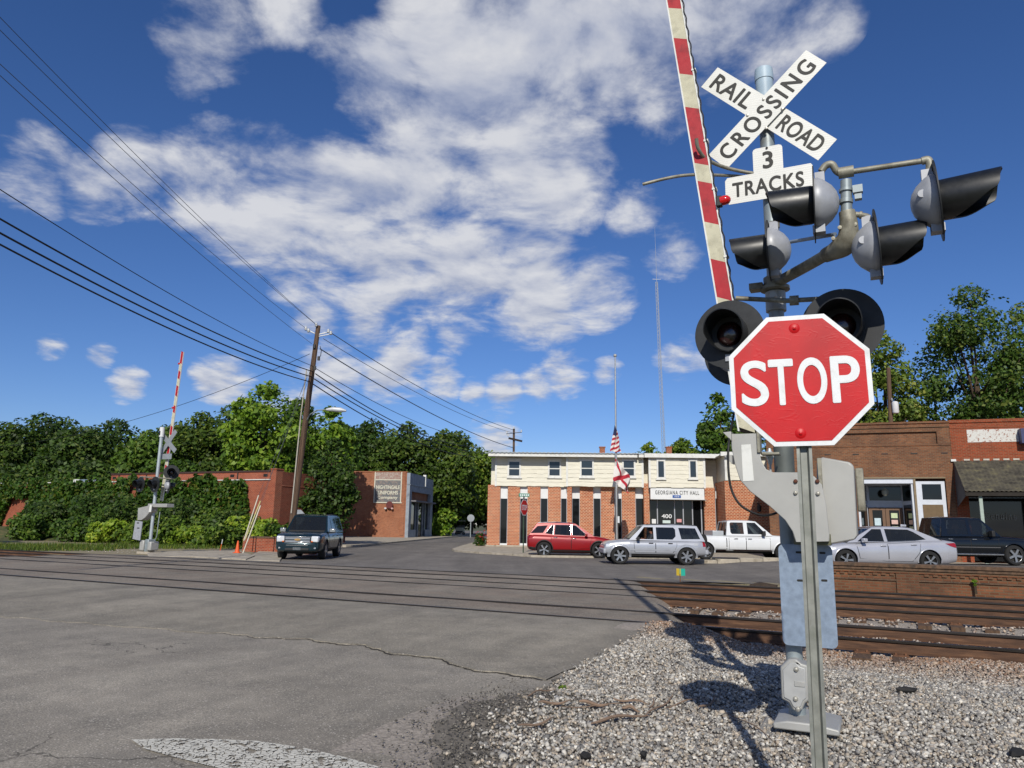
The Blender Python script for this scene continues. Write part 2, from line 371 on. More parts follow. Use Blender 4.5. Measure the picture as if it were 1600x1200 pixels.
m_old = asphalt('old asphalt', '#8a857c', 1.8, .6); m_new = asphalt('patch asphalt', '#858076', 1.2, .3)
m_cross = asphalt('crossing asphalt', '#827b71', 1.6, .2, .22); m_street = asphalt('street asphalt', '#716d69', .3, .15)
m_conc = mat('concrete', '#a59c8c', .9, var=.22, vs_=2.5, bump=.3, bs=40, dirt='#7d7464')
m_dirt = mat('dirt verge', '#8a7f66', .95, var=.35, vs_=3, bump=.5, bs=25, dirt='#5d5a36')
m_grassg = mat('grass ground', '#41481f', .95, var=.45, vs_=.8, bump=.6, bs=12, dirt='#6b5c3a')
m_ball = mat('ballast bed', '#9a9186', .95, var=.5, vs_=30, bump=.9, bs=60, dist=.02)
def sheet(name, pts, z, m, kind='structure', world_pts=True):
    mb = MB(); mb.xy([(p[0], p[1]) for p in pts], z-.05, z); return tag(mb.build(name, m), kind=kind)
gr = MB(); gr.add([(-900, -300, -.3), (900, -300, -.3), (900, 1500, -.3), (-900, 1500, -.3)], [(0, 1, 2, 3)]); tag(gr.build('ground', m_grassg), kind='structure')
def grid(name, ns, s0, s1, zf, m, cols=40, jit=0., skirt=None, parent=None, xs=None):
    mb = MB(); V = []; nc = cols+1
    for n in ns:
        a, b = s0(n), s1(n)
        for k in range(nc):
            s = a+(b-a)*(k/cols)**1.0; V.append((s, n, zf(s, n)))
    F = [(i*nc+k, i*nc+k+1, (i+1)*nc+k+1, (i+1)*nc+k) for i in range(len(ns)-1) for k in range(cols)]
    mb.add(V, F)
    if skirt:
        loop = [k for k in range(nc)]+[i*nc+cols for i in range(1, len(ns))]+[(len(ns)-1)*nc+k for k in range(cols-1, -1, -1)]+[i*nc for i in range(len(ns)-2, 0, -1)]
        b = len(mb.v); mb.v += [(mb.v[i][0], mb.v[i][1], mb.v[i][2]-skirt) for i in loop]; L = len(loop)
        mb.f += [(loop[i], loop[(i+1) % L], b+(i+1) % L, b+i) for i in range(L)]; mb.mi += [0]*L
    o = mb.build(name, m, parent, smooth=50, fix=True); o.rotation_euler = (0, 0, -TF.a); return o
rnd = np.random.default_rng(3)
_ed = rnd.normal(0, .05, 400)
def edge(n):                                   # ragged right-hand edge of the asphalt
    return -3.1+.30*math.sin(n*1.9)*.3+_ed[int(abs(n)*12) % 400]*.9+.5*sm(6.0, 4.2, n) if n < 7.4 else -3.12+_ed[int(n*12) % 400]*.7
def nz(s, n): return .012*math.sin(s*.9+n*.7)+.008*math.sin(s*.37-n*1.3)
ns = list(np.linspace(-8, 3, 12))+list(np.arange(3.2, 11.88, .12))+[11.9]
tag(grid('road', ns, lambda n: -62, edge, lambda s, n: zroad(n)+nz(s, n)*sm(11.5, 9, n), m_old, 60, skirt=.35), kind='structure')
# newer layer laid over the approach to the rails, its ragged lip towards the camera
cs = [(-34, 7.2), (-20, 7.4), (-14, 7.55), (-10.99, 7.75), (-9, 8.1), (-7.1, 8.33), (-6.2, 8.28), (-5.62, 8.04), (-4.9, 7.95), (-4.2, 7.62), (-3.41, 7.46), (-3.14, 7.42)]
mb = MB(); ss = np.linspace(-34, -3.14, 260); V = []; NR = 9
for i, s in enumerate(ss):
    lip = np.interp(s, [c[0] for c in cs], [c[1] for c in cs])+rnd.normal(0, .022)+.05*math.sin(s*5)+.03*math.sin(s*13)
    for k in range(NR+1):
        n = lip+(11.905-lip)*(k/NR); e = s if i < 259 else edge(n)+.01
        V.append((e, n, zroad(n)+nz(e, n)*sm(11.5, 9, n)+(.004 if s < -11 else .004+.007*sm(-11, -6, s))*sm(11.88, 11.0, n)+.004))
F = [(i*(NR+1)+k, (i+1)*(NR+1)+k, (i+1)*(NR+1)+k+1, i*(NR+1)+k+1) for i in range(259) for k in range(NR)]
mb.add(V, F); b0 = len(mb.v)
mb.v += [(V[i*(NR+1)][0], V[i*(NR+1)][1], V[i*(NR+1)][2]-.06) for i in range(260)]
mb.f += [(i*(NR+1), (i+1)*(NR+1), b0+i+1, b0+i) for i in range(259)]; mb.mi += [0]*259
o = mb.build('road_patch', m_new, smooth=45); o.rotation_euler = (0, 0, -TF.a); tag(o, kind='structure')
mb = MB(); V = []; cs2 = np.linspace(-9.5, -3.2, 240)
for i, s in enumerate(cs2):
    lip = np.interp(s, [c[0] for c in cs], [c[1] for c in cs])+.05*math.sin(s*5)+.03*math.sin(s*13)+.012*math.sin(s*41)
    w = (.010+.012*abs(math.sin(s*3.1)+.4*math.sin(s*17)))*sm(-9.5, -7, s); z = zroad(lip)+nz(s, lip)+.006
    V += [(s, lip-.03-w, z), (s, lip-.03+w*.4+.004, z)]
mb.add(V, [(2*i, 2*i+2, 2*i+3, 2*i+1) for i in range(239)]); o = mb.build('road_crack', mat('crack dirt', '#2a2520', .95, var=.3)); o.rotation_euler = (0, 0, -TF.a); tag(o, kind='structure')  # flat dark ribbon: dirt and shadow of the open crack in one colour
RAILS = [(11.95, 13.39), (16.35, 17.79), (19.40, 20.83)]; ZR = .12; GAUGE = 1.435
def send(n): return -2.45-(n-11.9)*.37
def zst2(s, n, e): return .100-.20*sm(e-.55, e, s)**1.5+.010*math.sin(s*1.7+n*3)*.5-.18*sm(-29.6, -30.3, s)
for (a, b, nm) in ((12.055, 13.345, 'crossing_surface'), (13.435, 16.30, 'crossing_surface'), (16.455, 17.745, 'crossing_surface'), (17.835, 19.35, 'crossing_surface'), (19.505, 20.785, 'crossing_surface')):
    jit = {}
    def s1(n, jit=jit): jit.setdefault(round(n, 3), rnd.normal(0, .07)); return send(n)+jit[round(n, 3)]
    nn = list(np.linspace(a, b, 8)); e = {round(n, 3): s1(n) for n in nn}
    mb = MB(); V = []
    sl = list(np.linspace(-30.3, -29.5, 5))+list(np.linspace(-28, -8, 21))
    rows = []
    for n in nn:
        en = e[round(n, 3)]; xs = sl+list(np.linspace(-7.8, en-.6, 8))+list(np.linspace(en-.5, en, 7)); rows.append([(x, n, zst2(x, n, en)) for x in xs])
    nc = len(rows[0]); V = [p for r in rows for p in r]; F = [(i*nc+k, i*nc+k+1, (i+1)*nc+k+1, (i+1)*nc+k) for i in range(7) for k in range(nc-1)]
    mb.add(V, F); lp = list(range(nc))+[i*nc+nc-1 for i in range(1, 8)]+[7*nc+k for k in range(nc-2, -1, -1)]+[i*nc for i in range(6, 0, -1)]
    b1 = len(mb.v); L = len(lp); mb.v += [(V[i][0], V[i][1], V[i][2]-.16) for i in lp]; mb.f += [(lp[i], lp[(i+1) % L], b1+(i+1) % L, b1+i) for i in range(L)]; mb.mi += [0]*L
    o = mb.build(nm, m_cross, smooth=50); o.rotation_euler = (0, 0, -TF.a); tag(o, kind='structure')
# street beyond the tracks
def wsn(s, n): p = TF.w((s, n, 0)); return (p[0], p[1])
mb = MB(); nc = 50; rows = []
for n in [20.91, 21.3, 22, 23, 24, 26, 30]:
    rows.append([(*wsn(-29+(k/nc)*(24 if n < 23.4 else 30), n), zroad(n)+.004) for k in range(nc+1)])
V = [p for r in rows for p in r]; mb.add(V, [(i*(nc+1)+k, i*(nc+1)+k+1, (i+1)*(nc+1)+k+1, (i+1)*(nc+1)+k) for i in range(6) for k in range(nc)])
tag(mb.build('street_apron', m_street, smooth=60), kind='structure')
pts = [wsn(-26, 23.2), wsn(-1.5, 23.75), wsn(70, 23.75), (90, 60), (40, 170), (-30, 190), (-34, 90)]
mb = MB(); mb.add([(*p, -.002) for p in pts], [tuple(range(len(pts)))]); tag(mb.build('street', m_street), kind='structure')
mb = MB(); V = []; nx = 30
for j in range(nx+1):
    x = 7.5+j*1.6
    for k in range(9):
        p0 = (23.78-x*TF.y[0])/TF.y[1]; y = p0+(52-p0)*k/8; V.append((x, y, zst(x, y)+.004))
mb.add(V, [(j*9+k, (j+1)*9+k, (j+1)*9+k+1, j*9+k+1) for j in range(nx) for k in range(8)]); tag(mb.build('raised_street', m_street, smooth=60), kind='structure')
# worn white stop line
t = NT('worn road paint'); t.col(lin('#c9c6ba')); t.set(rough=.8)
v = t.node('ShaderNodeTexVoronoi', feature='DISTANCE_TO_EDGE'); v.inputs['Scale'].default_value = 24; t.l.new(t.tc, v.inputs[0])
al_ = t.math('MULTIPLY', t.math('GREATER_THAN', v.outputs['Distance'], .05), t.math('GREATER_THAN', t.math('ADD', t.noise(7, 6, .7), t.math('MULTIPLY', t.noise(1.3, 2), .25)), .565))
t.set(alpha=al_); m_paint = t.m
def onroad(px, py, dz=.012):
    for _ in range(4):
        z = 0. if _ == 0 else zz_; q = TF.to(G(px, py, z)); zz_ = zroad(q[1])+nz(q[0], q[1])*sm(11.5, 9, q[1])
    p = G(px, py, zz_); return (p[0], p[1], zz_+dz)
mb = MB()
up = [(205, 1158), (270, 1156), (330, 1157), (400, 1160), (470, 1170), (540, 1186), (600, 1203), (660, 1225)]
lo = [(225, 1172), (275, 1186), (330, 1200), (390, 1215), (450, 1230), (510, 1247), (570, 1265), (620, 1280)]
V = [onroad(*p) for p in up]+[onroad(*p) for p in lo]; mb.add(V, [(i, i+1, 9+i, 8+i) for i in range(7)])
tag(mb.build('stop_line', m_paint), 'worn cracked white stop line painted on the road', 'road marking')
# ------------------------------------------------------------------ rails and ties
t = NT('rusty rail'); n = t.noise(6, 6, .6, stretch=(.4, 3, 3)); t.col(t.ramp(n, [(.3, lin('#3a271c')), (.55, lin('#5a3f2c')), (.75, lin('#78573d'))])); t.set(rough=.8, metal=.1); t.bump(t.noise(60, 4), .3, .004); m_rail = t.m
m_head = mat('rail head steel', '#39342f', .42, .6, var=.35, vs_=4, stretch=(.3, 8, 8)); m_headr = mat('rusty rail head', '#2c2724', .55, .3, var=.35, vs_=4, stretch=(.3, 6, 6))
m_tie = mat('creosote tie', '#54402f', .9, var=.45, vs_=4, bump=.6, bs=30, stretch=(5, 1, 1)); m_plate = mat('rust plate', '#6b4830', .85, var=.4, vs_=9, bump=.3)
PROF = [(-.07, 0), (.07, 0), (.07, .012), (.012, .03), (.010, .125), (.036, .138), (.037, .162), (.030, .17), (-.030, .17), (-.037, .162), (-.036, .138), (-.010, .125), (-.012, .03), (-.07, .012)]
tie_me = MB().box((0, 0, -.09), (.22, 2.6, .18)).mesh('tie', m_tie)
pl = MB().box((0, 0, .007), (.19, .36, .016))
for q in ((-.06, -.11), (.06, -.11), (-.06, .11), (.06, .11)): pl.box((q[0], q[1], .026), (.026, .034, .026))
plate_me = pl.mesh('tie_plate', m_plate)
TL = ['railway track with its rusty rail alongside the gravel and the signal mast', 'middle one of the three railway tracks', 'railway track beside the brick retaining wall and switch marker']
for ti, (ra, rb) in enumerate(RAILS):
    root = thing('railway_track', TL[ti], 'railway track', (0, 0, 0), -TF.a, 'tracks of the level crossing')
    for ri, rn in enumerate((ra, rb)):
        mb = MB(); xs = list(range(-70, 49, 7)); k = len(PROF)
        V = [(x, rn+p[0], ZR-.17+p[1]+.006*math.sin(x*.8+rn)) for x in xs for p in PROF]
        mb.add(V, [(i*k+j, i*k+(j+1) % k, (i+1)*k+(j+1) % k, (i+1)*k+j) for i in range(len(xs)-1) for j in range(k)]+[tuple(range(k)), tuple((len(xs)-1)*k+j for j in range(k))])
        o = mb.build('rail', [m_rail, m_head if (ti, ri) in ((1, 0), (1, 1), (0, 0)) else m_headr], root)
        for p in o.data.polygons:
            if p.center.z > ZR-.045: p.material_index = 1
    mid = (ra+rb)/2
    for s in list(np.arange(send(mid)-.2, 20, .53))+(list(np.arange(-38, -30.2, .53)) if ti else []):
        o = bpy.data.objects.new('tie', tie_me); COL.objects.link(o); o.parent = root
        o.location = (s+random.uniform(-.04, .04), mid+random.uniform(-.06, .06), ZR-.17-.018+random.uniform(-.008, .004)); o.rotation_euler = (0, 0, random.uniform(-.02, .02))
        for rn in (ra, rb):
            c = bpy.data.objects.new('tie_plate', plate_me); COL.objects.link(c); c.parent = o; c.location = (0, rn-o.location[1], .0)
# ------------------------------------------------------------------ ballast
def zball(s, n):
    e_ = .92*sm(-1.6, -2.7, s)*sm(12.1, 11.7, n)
    return e_*(zroad(n)+.026)+(1-e_)*(-.02)-(1-e_)*.075*sm(9.2, 10.6, n)+.03*sm(10.8, 11.4, n)-.05*sm(21.2, 22.2, n)-.07*sm(13.5, 14.1, n)*sm(16.0, 15.5, n)-.05*sm(17.9, 18.3, n)*sm(19.2, 18.8, n)+.02*math.sin(s*1.3+n)+.015*math.sin(s*3.1-n*2.3)+.05*math.exp(-((s+1.6)/1.2)**2-((n-8.8)/.9)**2)
tag(grid('ballast_bed', list(np.arange(2.5, 24.2, .25)), lambda n: (-3.6 if n < 11.9 else send(n)-.9), lambda n: 26, lambda s, n: zball(s, n)-.02, m_ball, 90), kind='structure')
tag(grid('ballast_bed', list(np.arange(12, 27, .5)), lambda n: -70, lambda n: -30.1, lambda s, n: -.08+.07*sm(21, 24, n)+.02*math.sin(s*2+n), m_ball, 40), kind='structure')
tag(grid('verge', list(np.linspace(22.1, 23.95, 12)), lambda n: -7.0, lambda n: -1.75, lambda s, n: -.15+.16*sm(22.3, 23.6, n)+.012*math.sin(s*5+n*7), m_dirt, 24), kind='structure')
phi = (1+5**.5)/2
ICO = np.array([(-1, phi, 0), (1, phi, 0), (-1, -phi, 0), (1, -phi, 0), (0, -1, phi), (0, 1, phi), (0, -1, -phi), (0, 1, -phi), (phi, 0, -1), (phi, 0, 1), (-phi, 0, -1), (-phi, 0, 1)])/1.9
ICF = np.array([(0, 11, 5), (0, 5, 1), (0, 1, 7), (0, 7, 10), (0, 10, 11), (1, 5, 9), (5, 11, 4), (11, 10, 2), (10, 7, 6), (7, 1, 8), (3, 9, 4), (3, 4, 2), (3, 2, 6), (3, 6, 8), (3, 8, 9), (4, 9, 5), (2, 4, 11), (6, 2, 10), (8, 6, 7), (9, 8, 1)])
CUB = np.array([(-1, -1, -1), (1, -1, -1), (1, 1, -1), (-1, 1, -1), (-1, -1, 1), (1, -1, 1), (1, 1, 1), (-1, 1, 1)])*np.array([.8, .62, .5]); CUF = np.array([(0, 3, 2, 1), (4, 5, 6, 7), (0, 1, 5, 4), (1, 2, 6, 5), (2, 3, 7, 6), (3, 0, 4, 7)])
def rotmats(n):
    q = rnd.normal(size=(n, 4)); q /= np.linalg.norm(q, axis=1)[:, None]; w, x, y, z = q.T
    return np.stack([1-2*(y*y+z*z), 2*(x*y-z*w), 2*(x*z+y*w), 2*(x*y+z*w), 1-2*(x*x+z*z), 2*(y*z-x*w), 2*(x*z-y*w), 2*(y*z+x*w), 1-2*(x*x+y*y)], 1).reshape(-1, 3, 3)
PAL = np.array([lin(c) for c in ('#bdb9b1', '#b0aca4', '#9f9b95', '#c9c4ba', '#8f8c87', '#b2a797', '#d3cfc5', '#a3998d', '#83817e', '#bbae9c')])
RUST = np.array(lin('#8a5a2e'))
def stones(name, pos, size, rust, label=None):
    sml = size < .016
    if sml.any() and not sml.all() and len(size) > 20000:
        stones(name, pos[sml], size[sml], rust[sml], label+', finer chips'); pos, size, rust = pos[~sml], size[~sml], rust[~sml]
    if sml.all():
        n = len(pos); V = (CUB[None]*(size[:, None, None]*(1+rnd.normal(0, .22, (n, 8, 3)))))@rotmats(n).transpose(0, 2, 1); V += pos[:, None, :]; F = (CUF[None]+8*np.arange(n)[:, None, None]).reshape(-1, 4)
        c = PAL[rnd.integers(0, len(PAL), n)]*rnd.uniform(.55, 1.08, (n, 1)); c = c*(1-rust[:, None])+RUST*rust[:, None]
        o = npmesh(name, V.reshape(-1, 3), F, vcolmat('ballast stone'), col=np.repeat(c, 8, 0)); o.rotation_euler = (0, 0, -TF.a); tag(o, label, 'gravel', kind='stuff'); return o
    n = len(pos); sc = size[:, None, None]*(1+rnd.normal(0, .24, (n, 12, 1)))*np.array([1, .8, .62])*(1+rnd.normal(0, .15, (n, 1, 3)))
    V = (ICO[None]*sc)@rotmats(n).transpose(0, 2, 1)*np.array([1, 1, .8]); V += pos[:, None, :]
    F = (ICF[None]+12*np.arange(n)[:, None, None]).reshape(-1, 3)
    c = PAL[rnd.integers(0, len(PAL), n)]*rnd.uniform(.55, 1.08, (n, 1)); c = c*(1-rust[:, None])+RUST*rust[:, None]*rnd.uniform(.6, 1.5, (n, 1))
    o = npmesh(name, V.reshape(-1, 3), F, vcolmat('ballast stone'), col=np.repeat(c, 12, 0)); o.rotation_euler = (0, 0, -TF.a); tag(o, label, 'gravel' if label else None, kind='stuff'); return o
def scatter(n, s0, s1, n0, n1, smin, smax, test, zf, rustf):
    s = rnd.uniform(s0, s1, n); m = rnd.uniform(n0, n1, n); k = np.array([test(a, b) for a, b in zip(s, m)]); s, m = s[k], m[k]
    sz = smin+(smax-smin)*rnd.beta(1.3, 5.5, len(s))
    z = np.array([zf(a, b) for a, b in zip(s, m)])+sz*.15; return np.stack([s, m, z], 1), sz, np.array([rustf(a, b) for a, b in zip(s, m)])*rnd.uniform(.3, 1, len(s))
def rustf(s, n): return max(0, .75-abs(n-11.6)*.55) if n < 11.9 else .35
A = scatter(95000, -3.3, 6.4, 4.0, 11.85, .007, .046, lambda s, n: rnd.random() < (sm(edge(n)-.05, edge(n)+.85, s) if n < 7.0 else sm(edge(n)-.12, edge(n)+.12, s)) and not (s > 5.2 and n < 5.5), zball, rustf)
stones('ballast', *A, 'pale grey and tan crushed stone ballast around the signal mast')
A = scatter(9000, -3.6, -1.8, 3.6, 7.6, .006, .020, lambda s, n: s > edge(n)-rnd.random()**3*.8 and s < edge(n)+.9, zball, lambda s, n: 0); A = (A[0], A[1], A[2]); PAL_, PAL = PAL, np.array([lin(c) for c in ('#5f5b55', '#77726a', '#4d4a46', '#8f8a80')])
stones('asphalt_crumbs', *A, 'crumbled grey asphalt along the ragged road edge'); PAL = PAL_
tag(grid('shoulder', list(np.arange(2.8, 7.8, .15)), lambda n: edge(n)-.15, lambda n: edge(n)+.55+.25*math.sin(n*3.3), lambda s, n: zball(s, n)-.012, mat('crumbled asphalt bed', '#6d675e', .95, var=.4, vs_=14, bump=.8, bs=50, dist=.012), 10), kind='structure')
A = scatter(17000, -6.5, 17, 12.0, 23.4, .025, .055, lambda s, n: s > send(n)-.35 and all(abs(n-q) > .08 for r in RAILS for q in r), lambda s, n: zball(s, n)-.0, rustf)
stones('ballast', *A, 'brownish ballast lying between the rails and ties')
A = scatter(3500, -44, -30.1, 15.5, 26, .03, .07, lambda s, n: all(abs(n-q) > .08 for r in RAILS for q in r), lambda s, n: -.06+.07*sm(21, 24, n), lambda s, n: .05)
stones('ballast', *A, 'white ballast at the end of the asphalt by the ivy bank')
# sidewalks and verges (slabs with real kerbs)
def slab(name, pix, z, m, t=.16, dz=None):
    mb = MB(); mb.xy([tuple(G(a, b, z)[:2]) for a, b in pix], z-t, z); return tag(mb.build(name, m, bevel=.012), kind='structure')
slab('verge', [(-400, 852), (-60, 858), (100, 866.5), (250, 869), (385, 872), (400, 866), (380, 855), (250, 845), (0, 845), (-400, 838)], .03, m_dirt)
slab('sidewalk', [(232, 869.5), (300, 869), (384, 873.5), (398, 868), (372, 860), (300, 860), (230, 862)], .10, m_conc)
slab('driveway_ramp', [(377, 875), (437, 876), (446, 862), (437, 857), (405, 861)], .06, m_conc, .1)
slab('sidewalk', [(541, 852), (560, 851.5), (620, 846), (700, 838.6), (745, 835.5), (690, 833.5), (540, 836), (440, 838), (440, 850)], .12, m_conc)
hp = [(706, 857.5), (712, 859.5), (745, 862), (790, 864.5), (830, 867.5), (900, 868.5), (1000, 869.5), (1100, 871), (1215, 873), (1215, 850), (1100, 847), (760, 843), (745, 846), (722, 852)]
slab('sidewalk', hp, .10, m_conc)
# ================================================================== crossing signals
m_alu = mat('cast aluminium', '#a3a39f', .55, .25, var=.09, vs_=3, bump=.06, bs=80)
m_galv = mat('galvanised sheet', '#8796a8', .5, .35, var=.2, vs_=18, bump=.05, bs=30)
m_pipe = mat('weathered pipe', '#8d8a7c', .55, .3, var=.3, vs_=10, bump=.2, bs=70, dirt='#5f5a4c', dscale=6)
m_mast = mat('grey mast pipe', '#8b9598', .5, .3, var=.2, vs_=6, dirt='#777a75')
m_black = mat('black signal paint', '#1d1f21', .55, var=.25, vs_=12, dirt='#2b2d2f', dscale=5)
m_visor = mat('visor paint', '#17191b', .38, var=.3, vs_=14)
m_hous = mat('grey housing', '#9a9da3', .45, .1, var=.15, vs_=9)
m_lens = mat('dark red lens', '#240505', .25, var=.2, coat=.8); m_lampr = mat('red arm lamp', '#c01512', .15, var=.1, coat=.8)
m_white = mat('white reflective sheet', '#d3d4cf', .45, var=.05, vs_=3, dirt='#bfc0ba', dscale=8)
m_blk = mat('black lettering', '#16150f', .6, var=0.); m_cable = mat('black cable', '#101010', .6, var=0.); m_zinc = mat('zinc bolt', '#a8a59a', .4, .6, var=.2); m_rbolt = mat('rusty bolt', '#5a3222', .8, var=.3)
def ribbed(name, c):                      # sheeting with fine horizontal ribs
    t = NT(name); t.col(t.mix(.5, lin(c), t.ramp(t.noise(4, 5), [(.35, (.82, .82, .8)), (.65, (1, 1, 1))]), 'MULTIPLY')); t.set(rough=.42)
    w = t.node('ShaderNodeTexWave', bands_direction='Z'); w.inputs['Scale'].default_value = 14; t.l.new(t.tc, w.inputs[0]); t.bump(w.outputs[1], .12, .004); return t.m
m_rib = ribbed('ribbed white sheeting', '#d8d8d2')
m_ared = mat('red gate stripe', '#a3161d', .4, var=.12, vs_=9, dirt='#7f1519', dscale=8); m_acrm = mat('cream gate stripe', '#b9b59c', .45, var=.12, vs_=9, dirt='#a39f88', dscale=8)
def signal_light(parent, c, axis, r=.305, front=True, L=.38, vr=.15):
    ax = Vector(axis).normalized(); c = Vector(c)
    u = Vector((0, 0, 1)); sx = ax.cross(u).normalized(); up = sx.cross(ax)
    d = MB(); d.lathe([(.10, .004), (r, .004), (r, -.004), (.10, -.004)], c, ax, 48, close=False); disc = d.build('signal_light', m_black, parent, smooth=40)
    h = MB(); h.lathe([(.200, -.003), (.205, -.03), (.185, -.07), (.135, -.13), (.085, -.165), (.035, -.18), (0, -.182)], c, ax, 32)
    h.box(c-ax*.05+up*.21, (.07, .07, .09)); h.box(c-ax*.03-up*.215, (.09, .09, .06))
    h.lathe([(.03, 0), (.03, .012), (0, .012)], c-ax*.10+sx*.15+up*.02, sx, 12); h.build('housing', m_hous, disc, smooth=45)
    l = MB(); l.lathe([(.112, .0), (.105, .025), (.08, .045), (.04, .055), (0, .058)], c, ax, 28); l.build('lens', m_lens, disc, smooth=60)
    v = MB(); seg = 36; P = []
    for k in range(seg+1):
        th = -math.pi+2*math.pi*k/seg; q = abs(th)/math.pi
        ln = L*(1-.22*q) if q < .55 else L*(.879-.70*((q-.55)/.45)**.8)
        if q > .82: ln = max(.03, ln)
        for (rr, dd) in ((vr*.96, 0), (vr, .02), (vr*1.02, ln), (vr*1.0-.006, ln), (vr*.95-.004, .012)):
            P.append(c+ax*dd+(sx*math.sin(th)+up*math.cos(th))*rr+up*(-.012*dd))
    F = [(k*5+j, (k+1)*5+j, (k+1)*5+j+1, k*5+j+1) for k in range(seg) for j in range(4)]
    v.add(P, F); v.build('visor', m_visor, disc, smooth=50)
    return disc
ARM_L = {'arm': 8.2}
def gate_arm(parent, p0, p1, w, bounds, first_red=True, total=None):
    p0, p1 = Vector(p0), Vector(p1); d = (p1-p0); d.normalize(); sx = Vector((0, 1, 0)).cross(d).normalized()
    if sx.x < 0: sx = -sx
    red = first_red
    for a, b in zip(bounds[:-1], bounds[1:]):
        mb = MB(); sl = .5*w
        def pt(t, o, y): return p0+d*(t-o*.55)+sx*o+Vector((0, y, 0))
        P = [pt(t, o, y) for y in (-.02, .02) for t in (a, b) for o in (-w/2, w/2)]
        mb.add(P, [(0, 1, 3, 2), (4, 6, 7, 5), (0, 2, 6, 4), (1, 5, 7, 3), (0, 4, 5, 1), (2, 3, 7, 6)])
        mb.build('arm_stripe', m_ared if red else m_acrm, parent); red = not red
    for o in (-w/2-.006, w/2+.006):
        MB().bar(p0+d*bounds[0]+sx*o, p0+d*bounds[-1]+sx*o, .013, .05).build('arm_edge', m_white, parent)
    return d, sx
MB0 = G(1247, 1135, 0.0); MF = Frame(MB0, 25.9); Q = MF.px
sig = MF.empty('crossing_signal', 'railroad crossing signal with upright gate arm standing in the gravel behind the stop sign', 'crossing signal', 'crossing signals')
MB().tube([(0, 0, .1), (0, 0, 6.0)], .067, 24).tube([(0, 0, .30), (0, 0, .46)], .10, 20).build('mast', m_mast, sig, smooth=40)
top = Q(1191, 110)[2]
MB().lathe([(.067, top-.5), (.082, top-.42), (.082, top-.12), (.088, top-.12), (.088, top-.06), (.083, top), (0, top+.004)], (0, 0, 0), seg=28).build('mast_cap', mat('blue grey cap', '#9db0bd', .5, var=.1), sig, smooth=40)
# base casting, junction box cover
z0 = Q(1250, 1124, -.3)[2]
mb = MB(); mb.bx(-.30, .34, -.30, .30, -.2, -.02); mb.build('foundation', mat('foundation concrete', '#8d8a84', .9, var=.3, bump=.3), sig, bevel=.02)
mb = MB(); mb.xz([(-.16, .03), (.33, .03), (.33, .075), (.17, .10), (-.05, .10), (-.16, .075)], -.30, .22); mb.build('base_flange', m_alu, sig, bevel=.012)
jp = [Q(a, b, -.17) for a, b in ((1226, 1036), (1232, 1030), (1244, 1030), (1252, 1037), (1262, 1040), (1264, 1094), (1258, 1098), (1254, 1108), (1246, 1114), (1238, 1108), (1233, 1098), (1221, 1092), (1219, 1042))]
jp = [(p[0], p[2]) for p in jp]; cx, cz = np.mean([p[0] for p in jp]), np.mean([p[1] for p in jp])
mb = MB(); mb.xz(jp, -.17, .05); jb = mb.build('junction_box', m_alu, sig, bevel=.012)
mb = MB(); mb.xz([(cx+(a-cx)*.82, cz+(b-cz)*.86) for a, b in jp], -.182, -.165); mb.build('cover', mat('box cover', '#a7a8a6', .5, .2, var=.12), jb, bevel=.006)
for a, b in ((1244, 1046), (1243, 1092), (1247, 1108)):
    p = Q(a, b, -.185); MB().lathe([(.016, .012), (.02, 0), (.016, -.014), (0, -.018)], p, (0, 1, 0), 14).build('bolt', m_zinc, jb, smooth=50)
p0, p1 = Q(1241, 1064, -.184), Q(1258, 1074, -.184); MB().bx(p0[0], p1[0], -.188, -.18, p1[2], p0[2]).build('cast_plate', m_alu, jb, bevel=.003)
# galvanised sheet (back of a sign) hung on the mast
co = [Q(a, b, -.15) for a, b in ((1215, 850), (1299, 848), (1311, 1021), (1224, 1001))]
x0, x1 = (co[0][0]+co[3][0])/2, (co[1][0]+co[2][0])/2; za, zb = co[0][2], (co[2][2]+co[3][2])/2
def rrect(x0, x1, z0, z1, r, k=5):
    o = []
    for (cx, cz, a) in ((x1-r, z1-r, 0), (x0+r, z1-r, 90), (x0+r, z0+r, 180), (x1-r, z0+r, 270)):
        o += [(cx+r*math.cos(R(a+90*i/k)), cz+r*math.sin(R(a+90*i/k))) for i in range(k+1)]
    return o
sp = MB().xz(rrect(x0, x1, zb, za, .045), -.152, -.147).build('sign_back', m_galv, sig); sp['label'] = 'bluish galvanised back of a small sign'
for a, b in ((1285, 864), (1288, 907), (1248, 863), (1250, 907)):
    p = Q(a, b, -.155); MB().xz(rrect(p[0]-.024, p[0]+.024, p[2]-.009, p[2]+.009, .008), -.154, -.1525).build('slot', m_blk, sp)
# gate mechanism box and the plate that carries the arm
bp = [Q(a, b, -.30) for a, b in ((1276, 722), (1284, 714), (1328, 722), (1334, 728), (1340, 836), (1334, 844), (1300, 850), (1276, 850))]
bp = [(p[0], p[2]) for p in bp]; gm = MB().xz(bp, -.30, .14).build('gate_mechanism', m_alu, sig, bevel=.035)
for a, b in ((1279, 716), (1279, 800)):
    p = Q(a, b, -.31); MB().bx(p[0]-.012, p[0]+.02, -.33, -.28, p[2]-.25, p[2]).build('box_hinge', m_pipe, gm, bevel=.004)
p = Q(1338, 732, -.2); MB().bx(p[0]-.01, p[0]+.05, -.25, -.1, p[2]-.35, p[2]).build('latch', m_pipe, gm, bevel=.01)
ap = [Q(a, b, -.40) for a, b in ((1142, 678), (1183, 677), (1186, 705), (1190, 722), (1197, 733), (1208, 738), (1246, 738), (1272, 744), (1284, 757), (1291, 790), (1296, 836), (1296, 846), (1243, 847), (1238, 830), (1226, 812), (1205, 793), (1172, 768), (1156, 750), (1148, 725), (1143, 700))]
